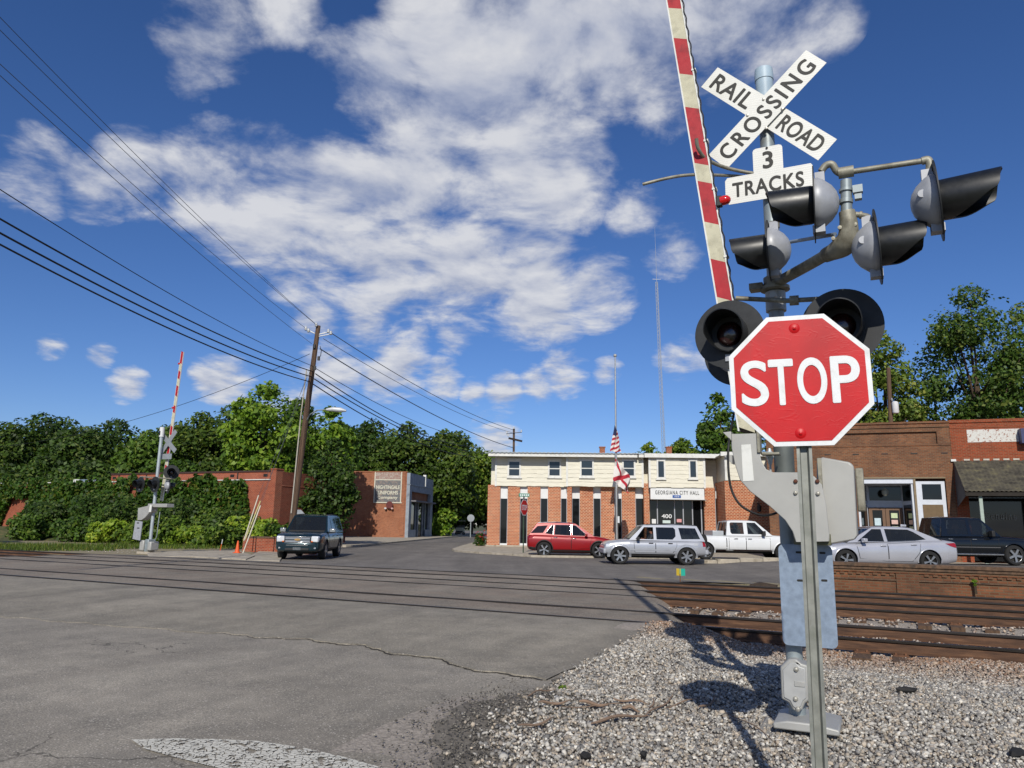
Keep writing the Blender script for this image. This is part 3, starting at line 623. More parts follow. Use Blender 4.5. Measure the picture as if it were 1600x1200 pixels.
ap = [(p[0], p[2]) for p in ap]; br = MB().xz(ap, -.40, -.375).build('arm_bracket', m_alu, sig, bevel=.006)
w = [Q(a, b, -.405) for a, b in ((1158, 695), (1173, 694), (1178, 751), (1161, 752))]; MB().xz([(p[0], p[2]) for p in w], -.404, -.4015).build('reflector_strip', m_white, br)
for i, (a, b) in enumerate(((1243, 752), (1277, 752), (1243, 770), (1278, 771))):
    p = Q(a, b, -.41); MB().lathe([(.016, .02), (.018, 0), (.012, -.012), (0, -.014)], p, (0, 1, 0), 8).build('bolt', m_rbolt if i < 2 else m_zinc, br)
for a, b in ((1140, 676), (1141, 712)):
    p = Q(a, b, -.39); MB().xz([(p[0]-.05, p[2]), (p[0]+.02, p[2]+.004), (p[0]+.02, p[2]-.075)], -.44, -.3).build('flange', m_alu, br, bevel=.003)
p = Q(1187, 690, -.35); MB().bx(p[0]-.015, p[0]+.01, -.42, -.3, p[2]-.10, p[2]+.16).bx(p[0], p[0]+.15, -.32, -.2, p[2]-.11, p[2]-.09).build('flange', m_pipe, br, bevel=.003)
MB().bx(*[Q(1272, 836, -.41)[0]-.16, Q(1297, 836, -.41)[0]], -.36, -.2, Q(1272, 850, -.41)[2]-.01, Q(1272, 834, -.41)[2]).build('mounting_block', mat('olive block', '#5d5d45', .7, var=.2), br, bevel=.006)
p = Q(1203, 716, -.15); MB().lathe([(0, .09), (.012, .085), (.016, .06), (.034, .05), (.036, .015), (.022, -.02), (.016, -.05), (.010, -.06), (.010, -.14)], p, (0, 0, 1), 14).build('indicator_lamp', mat('clear lamp', '#c9d0d2', .2, .3, var=.1), sig, smooth=50)
p = Q(1172, 660, -.1); MB().bx(p[0]-.10, p[0]+.08, -.2, .1, p[2]-.07, p[2]+.10).build('relay_box', mat('dark relay box', '#2f2c28', .7, var=.2), sig, bevel=.008)
MB().tube([(0, 0, Q(1229, 730)[2]-.1), (0, 0, Q(1229, 730)[2]+.35)], .085, 20).build('collar', mat('dark collar', '#5b615f', .6, .2, var=.2), sig, smooth=40)
# gate arm
a0, a1 = Vector(Q(1167.5, 672, -.36)), Vector(Q(1053, 0, -.36)); ad = (a1-a0).normalized()
def at_(y):                                                     # distance along the arm of the photo row y
    lo, hi = 0., 12.
    for _ in range(40):
        m_ = (lo+hi)/2; p = a0+ad*m_; w_ = MF.w(p)-EYE; yy = 600-FPX*(w_@CU)/(w_@CF)
        if yy > y: lo = m_
        else: hi = m_
    return lo
bd = [0, at_(610), at_(540), at_(468), at_(408), at_(350), at_(286), at_(258), at_(170), at_(118), at_(62), at_(15)]
bd = bd[0:1]+bd[1:]; 
while bd[-1] < 8.6: bd.append(bd[-1]+.41)
gd, gx = gate_arm(sig, a0, a1, .125, bd, False)
MB().tube([a0+gd*t_+gx*(.085+.006*math.sin(t_*40))+Vector((0, -.03, 0)) for t_ in np.arange(.1, 8.3, .03)], .007, 6).build('arm_cable', m_cable, sig)
for yy in (115, 225, 300, 405):
    q_ = a0+gd*at_(yy)+gx*.075; MB().box(q_, (.04, .06, .02)).build('cable_clip', m_white, sig)
for yy in (322, -150):
    t_ = at_(yy); q_ = a0+gd*t_+gx*.12+Vector((0, -.03, 0))
    MB().box(q_-gx*.02, (.05, .06, .10)).build('lamp_holder', m_black, sig, bevel=.006)
    MB().lathe([(.042, -.02), (.045, .02), (.04, .05), (.02, .07), (0, .075)], q_+gx*.01, gx, 18).build('arm_lamp', m_lampr, sig, smooth=60)
# crossbuck
def blade(pts, d, txt, up_right):
    P = [Q(a, b, d) for a, b in pts]; c = sum(P)/4
    A = (P[0]+P[3])/2; B = (P[1]+P[2])/2; ax = (B-A); L = np.linalg.norm(ax); ang = math.atan2(ax[2], ax[0]); wd = (np.linalg.norm(P[0]-P[3])+np.linalg.norm(P[1]-P[2]))/2
    return c, L, ang, wd
for nm, pts, d, parts in (('crossbuck_blade', ((1096, 136), (1281, 252), (1305, 216), (1121, 105)), -.10, (('RAIL', -.29), ('ROAD', .29))), ('crossbuck_blade', ((1135, 264), (1293, 97), (1258, 79), (1108, 242)), -.125, (('CROSSING', 0),))):
    c, L, ang, wd = blade(pts, d, None, None)
    ca, sa = math.cos(ang), math.sin(ang)
    mb = MB(); mb.xz([(c[0]+u*ca-v*sa, c[2]+u*sa+v*ca) for u, v in ((-L/2, -wd/2), (L/2, -wd/2), (L/2, wd/2), (-L/2, wd/2))], d, d+.004)
    bl = mb.build(nm, m_rib, sig)
    for s_, off in parts:
        tw = L*.885 if s_ == 'CROSSING' else L*.325
        text('lettering', s_, wd*.64, m_blk, bl, (c[0]+off*L*ca, d-.0025, c[2]+off*L*sa), (math.pi/2, -ang, 0), width=tw, bold=.024, spacing=1.3 if s_ == 'CROSSING' else 1.05)
for a, b in ((1193, 155), (1222, 170), (1168, 180), (1197, 200)):
    p = Q(a, b, -.128); MB().lathe([(.014, .004), (.012, -.006), (0, -.008)], p, (0, 1, 0), 10).build('bolt', m_zinc, sig, smooth=60)
MB().bx(-.12, .06, -.10, -.05, Q(1190, 205)[2], Q(1190, 195)[2]+.02).build('sign_clamp', m_alu, sig, bevel=.006)
# 3 TRACKS sign
tc_ = [Q(a, b, -.11) for a, b in ((1176, 233), (1222, 225), (1224, 264), (1269, 258), (1275, 300), (1134, 318), (1133, 278), (1177, 271))]
xa = (tc_[0][0]+tc_[7][0])/2; xb = (tc_[1][0]+tc_[2][0])/2; xl = (tc_[5][0]+tc_[6][0])/2; xr = (tc_[3][0]+tc_[4][0])/2
zt = (tc_[0][2]+tc_[1][2])/2; zm = (tc_[7][2]+tc_[2][2]+tc_[6][2])/3; zl = (tc_[4][2]+tc_[5][2])/2
r = .03
poly = [(xl+r, zl), (xr-r, zl), (xr, zl+r), (xr, zm-r), (xr-r*.7, zm), (xb, zm), (xb, zt-r), (xb-r*.3, zt-r*.3), (xb-r, zt), (xa+r, zt), (xa+r*.3, zt-r*.3), (xa, zt-r), (xa, zm), (xl+r*.7, zm), (xl, zm-r), (xl, zl+r)]
ts = MB().xz(poly, -.11, -.106).build('track_count_sign', m_rib, sig)
text('lettering', '3', (zt-zm)*.66, m_blk, ts, ((xa+xb)/2, -.1125, (zt+zm)/2-.01), FRONT, bold=.03)
text('lettering', 'TRACKS', (zm-zl)*.52, m_blk, ts, ((xl+xr)/2-.01, -.1125, (zm+zl)/2), FRONT, width=(xr-xl)*.80, bold=.026, spacing=1.1)
p = Q(1198, 231, -.115); MB().lathe([(.012, 0), (.01, -.006), (0, -.007)], p, (0, 1, 0), 8).build('bolt', m_blk, ts)
# bent pipes beside the arm
def curve(pts, n=6):
    P = [Vector(p) for p in pts]; out = []
    for i in range(len(P)-1):
        a, b, c, d = P[max(i-1, 0)], P[i], P[i+1], P[min(i+2, len(P)-1)]
        for k in range(n):
            t_ = k/n; out.append(.5*((2*b)+(c-a)*t_+(2*a-5*b+4*c-d)*t_**2+(3*b-a-3*c+d)*t_**3))
    return out+[P[-1]]
MB().tube(curve([Q(1088, 216, -.5), Q(1091, 232, -.45), Q(1103, 248, -.35), Q(1128, 260, -.2), Q(1160, 268, -.1), Q(1200, 274, -.03)]), .017, 10).build('guard_pipe', m_pipe, sig, smooth=50)
MB().tube(curve([Q(1004, 288, -.55), Q(1040, 279, -.5), Q(1070, 274, -.4), Q(1100, 273, -.28), Q(1150, 275, -.06), Q(1200, 278, -.03)]), .015, 10).build('guard_pipe', m_pipe, sig, smooth=50)
# side lights on their bracket
c1, c2 = Q(1214, 441, -.05), Q(1312, 388, -.75)
MB().lathe([(.10, -.07), (.13, -.06), (.13, -.03), (.10, -.02), (.10, .06), (.085, .07)], (0, 0, c1[2]), seg=24).box((-.16, -.02, c1[2]-.02), (.12, .12, .06)).build('bracket_clamp', m_pipe, sig, smooth=40)
e1, e2, e3 = Q(1312, 388, -.80), Q(1326, 352, -.92), Q(1324, 300, -.95)
ba = MB(); ba.tube(curve([(0.03, -.05, c1[2]), Q(1262, 415, -.45), Q(1300, 393, -.76)]), .048, 16); ba.build('bracket_arm', m_pipe, sig, smooth=50)
ba = MB(); ba.tube(curve([Q(1290, 399, -.68), e1, Q(1324, 375, -.88), e2, Q(1323, 330, -.94)]), [.06, .062, .064, .066, .072, .078, .082, .086, .088, .09, .09, .088, .085, .082, .078, .075, .072, .07, .068, .066, .064, .062, .06, .06, .058][:25], 18)
for q in (Q(1312, 355, -.97), Q(1336, 350, -.97), Q(1302, 372, -.9), Q(1332, 388, -.9)): ba.lathe([(.014, .03), (.016, 0), (0, -.002)], q, (0, 1, 0), 8)
ba.build('elbow_casting', m_pipe, sig, smooth=50)
ba = MB(); ba.tube([Q(1323, 340, -.95), Q(1322, 282, -.96)], .042, 16); ba.tube([Q(1322, 318, -.96), Q(1322, 312, -.96)], .05, 16); ba.tube([Q(1322, 300, -.96), Q(1322, 296, -.96)], .052, 16); ba.box(Q(1340, 296, -.98), (.07, .05, .06)); ba.box(Q(1341, 308, -.98), (.05, .05, .04))
ba.build('riser', m_mast, sig, smooth=45)
ha = MB(); ha.tube(curve([Q(1283, 268, -1.0), Q(1290, 259, -1.0), Q(1300, 257, -1.0), Q(1308, 268, -.98), Q(1322, 274, -.96)]), .028, 12)
ha.tube([Q(1310, 271, -.97), Q(1334, 267, -.97)], .045, 14); ha.tube([Q(1326, 269, -.97), Q(1445, 251, -.97)], .022, 12)
ha.tube(curve([Q(1440, 252, -.97), Q(1449, 250, -.97), Q(1453, 256, -.97), Q(1453, 266, -.97)]), .03, 12); ha.tube([Q(1283, 270, -1.0), Q(1283, 284, -1.0)], .026, 10)
ha.build('cross_pipe', m_pipe, sig, smooth=50)
MB().tube([Q(1230, 379, -.3), Q(1305, 366, -.9)], .016, 8).build('tie_bar', m_galv, sig)
ha = MB(); ha.tube(curve([Q(1336, 335, -.94), Q(1350, 337, -.92), Q(1357, 340, -.9), Q(1359, 350, -.88)]), .022, 12); ha.tube([Q(1343, 336, -.93), Q(1347, 336, -.93)], .03, 12); ha.build('light_stem', m_pipe, sig, smooth=50)
signal_light(sig, Q(1272, 320, -1.02), (-1, -.06, .02), .30, L=.36); signal_light(sig, Q(1466, 314, -.98), (1, -.06, .05), .30, L=.42)
signal_light(sig, Q(1371, 386, -.90), (1, .02, .05), .29, L=.36); signal_light(sig, Q(1202, 392, -.40), (-1, -.02, 0), .27, L=.34)
p = Q(1213, 342, -.38); MB().tube([p, Q(1213, 356, -.38)], .03, 12).tube([Q(1213, 350, -.38), (0, -.05, Q(1213, 350)[2])], .02, 10).build('light_stem', m_pipe, sig, smooth=50)
# front lights, and the pair behind them that faces the far side
zc = Q(1215, 470)[2]
MB().tube([Q(1150, 466, -.22), Q(1230, 470, -.22)], .022, 12).tube([Q(1228, 470, -.22), Q(1300, 466, -.22)], .022, 12).tube([Q(1234, 470, -.22), Q(1248, 469, -.22)], .045, 12).build('cross_pipe', m_pipe, sig, smooth=50)
MB().tube([(0, 0, zc-.10), (0, 0, zc+.08)], .09, 20).tube([(0, 0, zc), (0, -.22, zc)], .03, 10).build('bracket_clamp', m_alu, sig, smooth=40)
signal_light(sig, Q(1140, 522, -.42), (-.05, -1, -.02), .305, L=.30, vr=.165); signal_light(sig, Q(1315, 510, -.42), (-.05, -1, -.02), .32, L=.30, vr=.17)
signal_light(sig, Q(1152, 552, .22), (.05, 1, 0), .315, L=.3); signal_light(sig, Q(1302, 560, .22), (.05, 1, 0), .30, L=.3)
# loose cable hanging in a loop
MB().tube(curve([Q(1147, 645, -.2), Q(1139, 690, -.45), Q(1138, 730, -.5), Q(1143, 765, -.5), Q(1158, 790, -.5), Q(1185, 804, -.45), Q(1205, 804, -.35), Q(1222, 797, -.2)], 8), .010, 8).build('hanging_cable', m_cable, sig, smooth=60)
# ------------------------------------------------------------------ stop sign
SF = Frame((1.634, 4.088, 0), 16); SQ = SF.px
stp = SF.empty('stop_sign', 'large red octagonal stop sign on a perforated steel post in the gravel', 'stop sign', 'stop signs')
t = NT('stop sign red'); nn = t.noise(2.5, 5, .6); cr_ = t.ramp(nn, [(.3, lin('#a50a12')), (.7, lin('#c20f16'))]); t.col(t.mix(t.math('MULTIPLY', t.ramp(t.noise(7, 8, .7, stretch=(3, 3, .5)), [(.55, (0, 0, 0)), (.72, (1, 1, 1))]), .35), cr_, lin('#8d2a2a'))); t.set(rough=.42, spec=.3)
wr = t.noise(5.5, 2, .4, dist=1.2, stretch=(1, 1, 3)); rg = t.math('ABSOLUTE', t.math('SUBTRACT', wr, .5)); t.bump(t.math('ADD', t.ramp(rg, [(0, (1, 1, 1)), (.02, (0, 0, 0))]), t.math('MULTIPLY', t.noise(3, 3), .12)), .07, .005); m_sred = t.m
m_sw = mat('stop sign white', '#d6d9da', .4, var=.06, vs_=4, dirt='#c3c6c4', dscale=9)
oc = [SQ(a, b, -.03) for a, b in ((1197, 498), (1287, 490), (1360, 546), (1365, 632), (1303, 694), (1213, 698), (1143, 641), (1137, 554))]
c = sum(oc)/8; rad = np.mean([np.linalg.norm(p-c) for p in oc]); a0_ = np.mean([(math.atan2((p-c)[2], (p-c)[0])-math.atan2((oc[0]-c)[2], (oc[0]-c)[0])+i*math.pi/4+math.pi) % (2*math.pi)-math.pi for i, p in enumerate(oc)])+math.atan2((oc[0]-c)[2], (oc[0]-c)[0])
def octo(k): return [(c[0]+rad*k*math.cos(a0_-i*math.pi/4), c[2]+rad*k*math.sin(a0_-i*math.pi/4)) for i in range(8)]
pl_ = MB().xz(octo(1), -.031, -.027).build('sign_plate', m_sw, stp)
mb = MB(); mb.xz(octo(.93), -.0335, -.030); mb.build('sign_face', m_sred, pl_)
rotz = a0_-math.atan2(math.sin(R(112.5)), math.cos(R(112.5)))
p = SQ(1251.5, 595, -.036); hL, hR = SQ(1159, 600, -.036), SQ(1344, 590, -.036)
for ch, xa_, xb_, ym in (('S', 1158, 1200, 599), ('T', 1202, 1240, 597), ('O', 1246, 1292, 594.5), ('P', 1299, 1344, 592)):
    q0, q1, qm = SQ(xa_, ym, -.036), SQ(xb_, ym, -.036), SQ((xa_+xb_)/2, ym, -.036); text('letter', ch, .254, m_sw, pl_, (qm[0], -.036, qm[2]), (math.pi/2, -rotz, 0), width=(q1[0]-q0[0])*.95, bold=.019)
for a, b in ((1241, 513), (1251, 677)):
    p = SQ(a, b, -.034); MB().lathe([(.030, .0), (.022, -.004), (.010, -.006), (.009, -.012), (0, -.014)], p, (0, 1, 0), 16).build('bolt', m_sred, pl_, smooth=60)
pa, pb = SQ(1257, 720, .0), SQ(1281, 1200, .0); dd = (Vector(pa)-Vector(pb)); dd /= dd.z
def pp(z, x, y): b = Vector(pb)+dd*(z-pb[2]); return b+Vector((x, y, 0))
UC = [(-.040, -.012), (-.024, -.012), (-.016, .018), (.016, .018), (.024, -.012), (.040, -.012), (.040, -.008), (.027, -.008), (.019, .022), (-.019, .022), (-.027, -.008), (-.040, -.008)]
mb = MB(); zs = [-.4, 3.02 if False else c[2]+rad*.9]; k = len(UC)
mb.add([pp(z, x, y) for z in zs for x, y in UC], [(j, (j+1) % k, k+(j+1) % k, k+j) for j in range(k)]); post = mb.build('post', mat('galvanised post', '#868882', .5, .35, var=.25, vs_=9, dirt='#747870', dscale=8), stp)
hm = MB()
for z in np.arange(.0, c[2], .0254*1.5): hm.lathe([(.0045, -.001), (0, -.0015)], pp(z, 0, .018), (0, -1, 0), 8)
hm.build('hole_row', mat('bright hole rim', '#c9c7b8', .4, .4, var=0), post)
hm = MB()
for z in np.arange(.019, c[2], .0254*3): hm.lathe([(.005, -.001), (0, -.0015)], pp(z, 0, .0178), (0, -1, 0), 8)
hm.build('hole_row', m_blk, post)
# ================================================================== vehicles (x forward, y left, origin on the ground)
def paint(name, c, metal=.0, rough=.28, coat=.55):
    t = NT(name); c = lin(c); n = t.noise(1.5, 3); t.col(t.ramp(n, [(.3, tuple(x*.93 for x in c)), (.7, tuple(min(1, x*1.04) for x in c))])); t.set(rough=rough, metal=metal, coat=coat, crough=.05, spec=.4)
    return t.m
m_tyre = mat('tyre rubber', '#1a1a1a', .85, var=.2, vs_=20, bump=.3, bs=90); m_rim = mat('alloy rim', '#a9abad', .3, .8, var=.1); m_trim = mat('black plastic trim', '#1c1c1d', .6, var=.15)
m_chr = mat('chrome', '#c6c8ca', .12, .95, var=.05); m_seam = mat('door seam', '#0b0b0b', .8, var=0.); m_int = mat('dark interior', '#22211f', .8, var=.2); m_intl = mat('tan interior', '#6f6a60', .8, var=.2)
m_glass = glassmat('tinted glass', (.012, .014, .016), .18); m_glass2 = glassmat('light glass', (.02, .025, .028), .45)
m_head = mat('headlamp', '#dfe3e6', .12, .2, var=.1, coat=1.); m_tail = mat('tail lamp', '#8d0f12', .15, var=.1, coat=1.); m_amb = mat('amber lamp', '#c8611a', .2, var=.1, coat=.8)
SEC = [(0, .86), (.06, .93), (.2, .985), (.45, 1.0), (.7, .995), (.88, .965), (.97, .90), (1.0, .82)]
def wheel_mesh(r, wd, spokes, style):
    ty = MB(); ty.lathe([(r*.68, -wd/2), (r*.90, -wd/2), (r*.985, -wd*.36), (r, -wd*.2), (r, wd*.2), (r*.985, wd*.36), (r*.90, wd/2), (r*.68, wd/2), (r*.64, wd*.3), (r*.64, -wd*.3)], axis=(0, 1, 0), seg=32, close=False)
    ri = MB(); ri.lathe([(r*.69, wd/2-.004), (r*.66, wd/2-.012), (r*.64, wd*.18)], axis=(0, 1, 0), seg=32, close=False)
    ri.lathe([(0, wd*.44), (r*.13, wd*.43), (r*.17, wd*.36)], axis=(0, 1, 0), seg=16)
    for k in range(spokes):
        a = 2*math.pi*k/spokes
        for da in ((-.10, .10) if style == 'twin' else (0,)):
            d = Vector((math.cos(a), 0, math.sin(a))); d2 = Vector((math.cos(a+da), 0, math.sin(a+da)))
            ri.bar(d*r*.1+Vector((0, wd*.40, 0)), d2*r*.66+Vector((0, wd*.42, 0)), r*(.10 if style == 'twin' else .20 if style == 'fat' else .15), .03, up=(0, 1, 0))
    bk = MB(); bk.lathe([(0, wd*.12), (r*.64, wd*.12)], axis=(0, 1, 0), seg=24)
    return ty.mesh('tyre', m_tyre, 40), ri.mesh('rim', m_rim, 40), bk.mesh('brake', m_int)
class Car:
    def __init__(s, name, label, loc, rz, pnt, st, gh, wheels, wr, wst=('5', 5), ww=.22, smooth=34, group='parked and waiting cars', cat='car'):
        s.root = thing(name, label, cat, loc, rz, group); s.p = pnt; s.st = sorted(st); s.gh = gh
        xs = np.array([q[0] for q in s.st]); A = np.array(s.st)
        X = np.unique(np.concatenate([xs, np.linspace(xs[0], xs[-1], 42)])); s.X = X
        s.Z0 = np.interp(X, xs, A[:, 1]); s.Z1 = np.interp(X, xs, A[:, 2]); s.Wd = np.interp(X, xs, A[:, 3])
        mb = MB(); V = []; k = 2*len(SEC)+3
        for x, a, b, w in zip(X, s.Z0, s.Z1, s.Wd):
            half = [(w*q, a+(b-a)*t_) for t_, q in SEC]
            ring = half+[(w*.45, b+.022), (0, b+.03), (-w*.45, b+.022)]+[(-y, z) for y, z in half[::-1]]
            V += [(x, y, z) for y, z in ring]
        F = [(i*k+j, i*k+(j+1) % k, (i+1)*k+(j+1) % k, (i+1)*k+j) for i in range(len(X)-1) for j in range(k)]+[tuple(range(k)), tuple((len(X)-1)*k+j for j in range(k))]
        mb.add(V, F); body = mb.build('body', pnt)
        cut = MB()
        for wx, wy in wheels: cut.lathe([(wr*1.17, -.34), (wr*1.17, .34)], (wx, math.copysign(wy+.12, wy), wr*1.02), (0, 1, 0), 28)
        co_ = cut.build('cut', m_trim); md = body.modifiers.new('b', 'BOOLEAN'); md.object = co_; md.solver = 'EXACT'; md.operation = 'DIFFERENCE'
        dg = bpy.context.evaluated_depsgraph_get(); me = bpy.data.meshes.new_from_object(body.evaluated_get(dg)); body.modifiers.clear(); body.data = me; me.name = 'body'
        bpy.data.objects.remove(co_); me.polygons.foreach_set('use_smooth', [True]*len(me.polygons)); me.set_sharp_from_angle(angle=R(smooth))
        me.materials.clear(); me.materials.append(pnt); me.materials.append(m_trim)
        for p in me.polygons:
            c = p.center
            for wx, wy in wheels:
                if abs(math.hypot(c.x-wx, c.z-wr*1.02)-wr*1.17) < .03 and c.z > .2 and abs(p.normal.y) < .5 and abs(c.y) < abs(wy)+.3: p.material_index = 1
        body.parent = s.root; s.body = body
        tm, rm, bm_ = wheel_mesh(wr, ww, wst[1], wst[0])
        for wx, wy in wheels:
            o = bpy.data.objects.new('wheel', tm); COL.objects.link(o); o.parent = s.root; o.location = (wx, wy, wr); o.rotation_euler = (0, random.uniform(0, 1), 0 if wy > 0 else math.pi)
            for nm, me_ in (('rim', rm), ('brake_disc', bm_)):
                c = bpy.data.objects.new(nm, me_); COL.objects.link(c); c.parent = o
        s.wheels = wheels; s.wr = wr
        if gh: s.cabin()
    def ys(s, x, z):
        a, b, w = (np.interp(x, s.X, q) for q in (s.Z0, s.Z1, s.Wd)); t_ = min(1, max(0, (z-a)/max(b-a, .01)))
        return w*np.interp(t_, [q[0] for q in SEC], [q[1] for q in SEC])
    def panel(s, name, poly, m, off=.006, sides=(1, -1), rows=8, cols=6, parent=None):
        zs = [q[1] for q in poly]; z0, z1 = min(zs), max(zs); n = len(poly); out = []
        for sd_ in sides:
            mb = MB(); V = []
            for i in range(rows+1):
                z = z0+(z1-z0)*(.001+.998*i/rows); xx = []
                for j in range(n):
                    (xa, za), (xb, zb) = poly[j], poly[(j+1) % n]
                    if (za-z)*(zb-z) <= 0 and abs(zb-za) > 1e-6: xx.append(xa+(xb-xa)*(z-za)/(zb-za))
                a, b = min(xx), max(xx)
                for k in range(cols+1):
                    x = a+(b-a)*k/cols; V.append((x, sd_*(s.ys(x, z)+off), z))
            mb.add(V, [(i*(cols+1)+k, i*(cols+1)+k+1, (i+1)*(cols+1)+k+1, (i+1)*(cols+1)+k) for i in range(rows) for k in range(cols)])
            out.append(mb.build(name, m, parent or s.root, smooth=50))
        return out
    def doors(s, polys, handles=(), hm=None):
        for poly, h in zip(polys, handles):
            cx, cz = np.mean([p[0] for p in poly]), np.mean([p[1] for p in poly])
            s.panel('door_seam', [(cx+(x-cx)*1.0+math.copysign(.016, x-cx), z+math.copysign(.012, z-cz)) for x, z in poly], m_seam, .003)
            ds = s.panel('door', poly, s.p, .007)
            for d_, sd_ in zip(ds, (1, -1)):
                y = sd_*(s.ys(*h)+.03); MB().box((h[0], y, h[1]), (.19, .03, .035)).build('door_handle', hm or s.p, d_, bevel=.01)
    def cabin(s):
        g = s.gh; xA, xa, xc, xC, zA, zC, zr, wb, wr_ = g['xA'], g['xa'], g['xc'], g['xC'], g['zA'], g['zC'], g['zr'], g['wb'], g['wr']
        zb = min(zA, zC)
        def yy(z): return wb+(wr_-wb)*(z-zb)/(zr-.05-zb)
        mb = MB()
        for sd_ in (1, -1):
            outer = [(xA, zA), (xa, zr-.05), (xc, zr-.05), (xC, zC)]
            loops = [[Vector((x, z, 0)) for x, z in outer]]+[[Vector((x, z, 0)) for x, z in w] for w in g['win']]
            flat = [p for l in loops for p in l]
            mb.add([(p.x, sd_*yy(p.y), p.y) for p in flat], [tuple(t_) for t_ in tessellate_polygon(loops)])
        # roof
        prof = [(wr_, zr-.05), (wr_*.985, zr-.025), (wr_*.93, zr-.006), (wr_*.6, zr+.012), (0, zr+.02)]
        prof = prof+[(-y, z) for y, z in prof[-2::-1]]; xs = np.linspace(xa, xc, 12); V = []
        for i, x in enumerate(xs):
            e = (abs((x-(xa+xc)/2))/(abs(xa-xc)/2))**4; V += [(x, y, zr-.05+(z-zr+.05)*(1-.75*e)) for y, z in prof]
        k = len(prof); mb.add(V, [(i*k+j, i*k+j+1, (i+1)*k+j+1, (i+1)*k+j) for i in range(11) for j in range(k-1)])
        def face(x0, z0, w0, x1, z1, w1, gl, name, mg=.07):
            sgn = 1 if x0 > x1 else -1
            def P(u, v, o=0): x = x0+(x1-x0)*v+sgn*o*.7; z = z0+(z1-z0)*v+o*.5; return (x, (w0+(w1-w0)*v)*u, z)
            out = [(-1, 0), (1, 0), (1, 1), (-1, 1)]; ho = [(-1+mg, .05), (1-mg, .05), (1-mg, .94), (-1+mg, .94)]
            flat = out+ho
            mb.add([P(u, v) for u, v in flat], [(0, 1, 5, 4), (1, 2, 6, 5), (2, 3, 7, 6), (3, 0, 4, 7)])
            q = MB(); n = 8; q.add([P(-1+mg+(2-2*mg)*i/n, v, .02*(1-((i/n)*2-1)**2)-.004) for v in (.05, .94) for i in range(n+1)], [(i, i+1, n+2+i, n+1+i) for i in range(n)]); q.build(name, gl, s.root, smooth=60)
        face(xA, zA, wb*.97, xa, zr-.05, wr_, g.get('wglass', m_glass2), 'windshield'); face(xC, zC, wb*.97, xc, zr-.05, wr_, m_glass, 'rear_window', .10)
        cab = mb.build('cabin_frame', g.get('paint', s.p), s.root, smooth=38)
        for i, w in enumerate(g['win']):
            for sd_ in (1, -1):
                if (i, sd_) in g.get('open', ()): continue
                q = MB(); ts = tessellate_polygon([[Vector((x, z, 0)) for x, z in w]]); q.add([(x, sd_*(yy(z)-.008), z) for x, z in w], [tuple(t_) for t_ in ts]); q.build('side_window', g.get('sglass', m_glass), s.root)
                if g.get('rimwin'):
                    cxw, czw = np.mean([p[0] for p in w]), np.mean([p[1] for p in w]); e = MB(); pts = [(x, sd_*(yy(z)+.004), z) for x, z in w]+[(w[0][0], sd_*(yy(w[0][1])+.004), w[0][1])]; e.tube(pts, .006, 5); e.build('window_trim', g['rimwin'], s.root)
        # seats and dashboard behind the glass
        n_ = g.get('seats', [(xa+.0-.55, 2), (xa-1.45, 2)])
        for (sx, cnt) in n_:
            for sy in (.36, -.36):
                hs_ = min(1, (zr-zb)/.68); MB().box((sx, sy*wb/.85, zb+.06), (.14, .48, .52), (0, -.2, 0)).box((sx-.06, sy*wb/.85, zb+.42*hs_), (.10, .26, .16), (0, -.2, 0)).build('seat', g.get('seatm', m_int), s.root, bevel=.04)
        MB().box((xA-.25, 0, zA+.03), (.45, wb*1.7, .10)).build('dashboard', m_int, s.root, bevel=.03)
    def mirror(s, x, z, y, m, size=(.12, .2, .16)):
        for sd_ in (1, -1):
            o = MB().box((x, sd_*(y+.12), z), size).bar((x, sd_*(y-.04), z-.05), (x, sd_*(y+.05), z-.03), .04).build('mirror', m, s.root, bevel=.03)
    def flare(s, m, w=.06, k=1.20, out=.02, a0=-.15):
        for wx, wy in s.wheels:
            sd_ = 1 if wy > 0 else -1; mb = MB(); P = []; n = 22
            for i in range(n+1):
                a = a0+(math.pi-2*a0)*i/n
                for rr, oo in ((s.wr*k-w*.5, -.03), (s.wr*k-w*.5, out), (s.wr*k+w*.3, out), (s.wr*k+w*.6, -.01)):
                    x = wx+rr*math.cos(a); z = s.wr*1.02+rr*math.sin(a); yb = s.ys(x, max(z, .35)); P.append((x, sd_*(yb+oo), z))
            mb.add(P, [(i*4+j, (i+1)*4+j, (i+1)*4+j+1, i*4+j+1) for i in range(n) for j in range(3)]); mb.build('wheel_arch', m, s.root, smooth=60)
    def under(s, z=.34, m=None):
        x0, x1 = s.st[0][0]+.5, s.st[-1][0]-.5; MB().bx(x0, x1, -.55, .55, z-.10, z+.12).build('underbody', m_int, s.root)
def wh(xf, xr, y): return [(xf, y), (xf, -y), (xr, y), (xr, -y)]
# ---- dark blue-green large SUV coming towards us
pt_ = paint('dark teal paint', '#122a33', .35, .25)
st = [(-2.56, .50, 1.02, .86), (-2.50, .42, 1.10, .95), (-2.2, .36, 1.14, 1.0), (-.3, .34, 1.13, 1.0), (.95, .34, 1.12, 1.0), (1.25, .34, 1.15, 1.0), (1.9, .34, 1.13, .99), (2.3, .34, 1.08, .97), (2.48, .36, 1.02, .93), (2.57, .42, .96, .86)]
gh = dict(xA=1.12, xa=.42, xc=-2.22, xC=-2.52, zA=1.14, zC=1.10, zr=1.90, wb=.93, wr=.74, win=[[(.78, 1.20), (.40, 1.20), (.02, 1.20), (.02, 1.78), (.33, 1.78)], [(-.08, 1.20), (-.98, 1.20), (-.95, 1.78), (-.08, 1.78)], [(-1.12, 1.20), (-2.30, 1.20), (-2.10, 1.76), (-1.08, 1.78)]], wglass=m_glass)
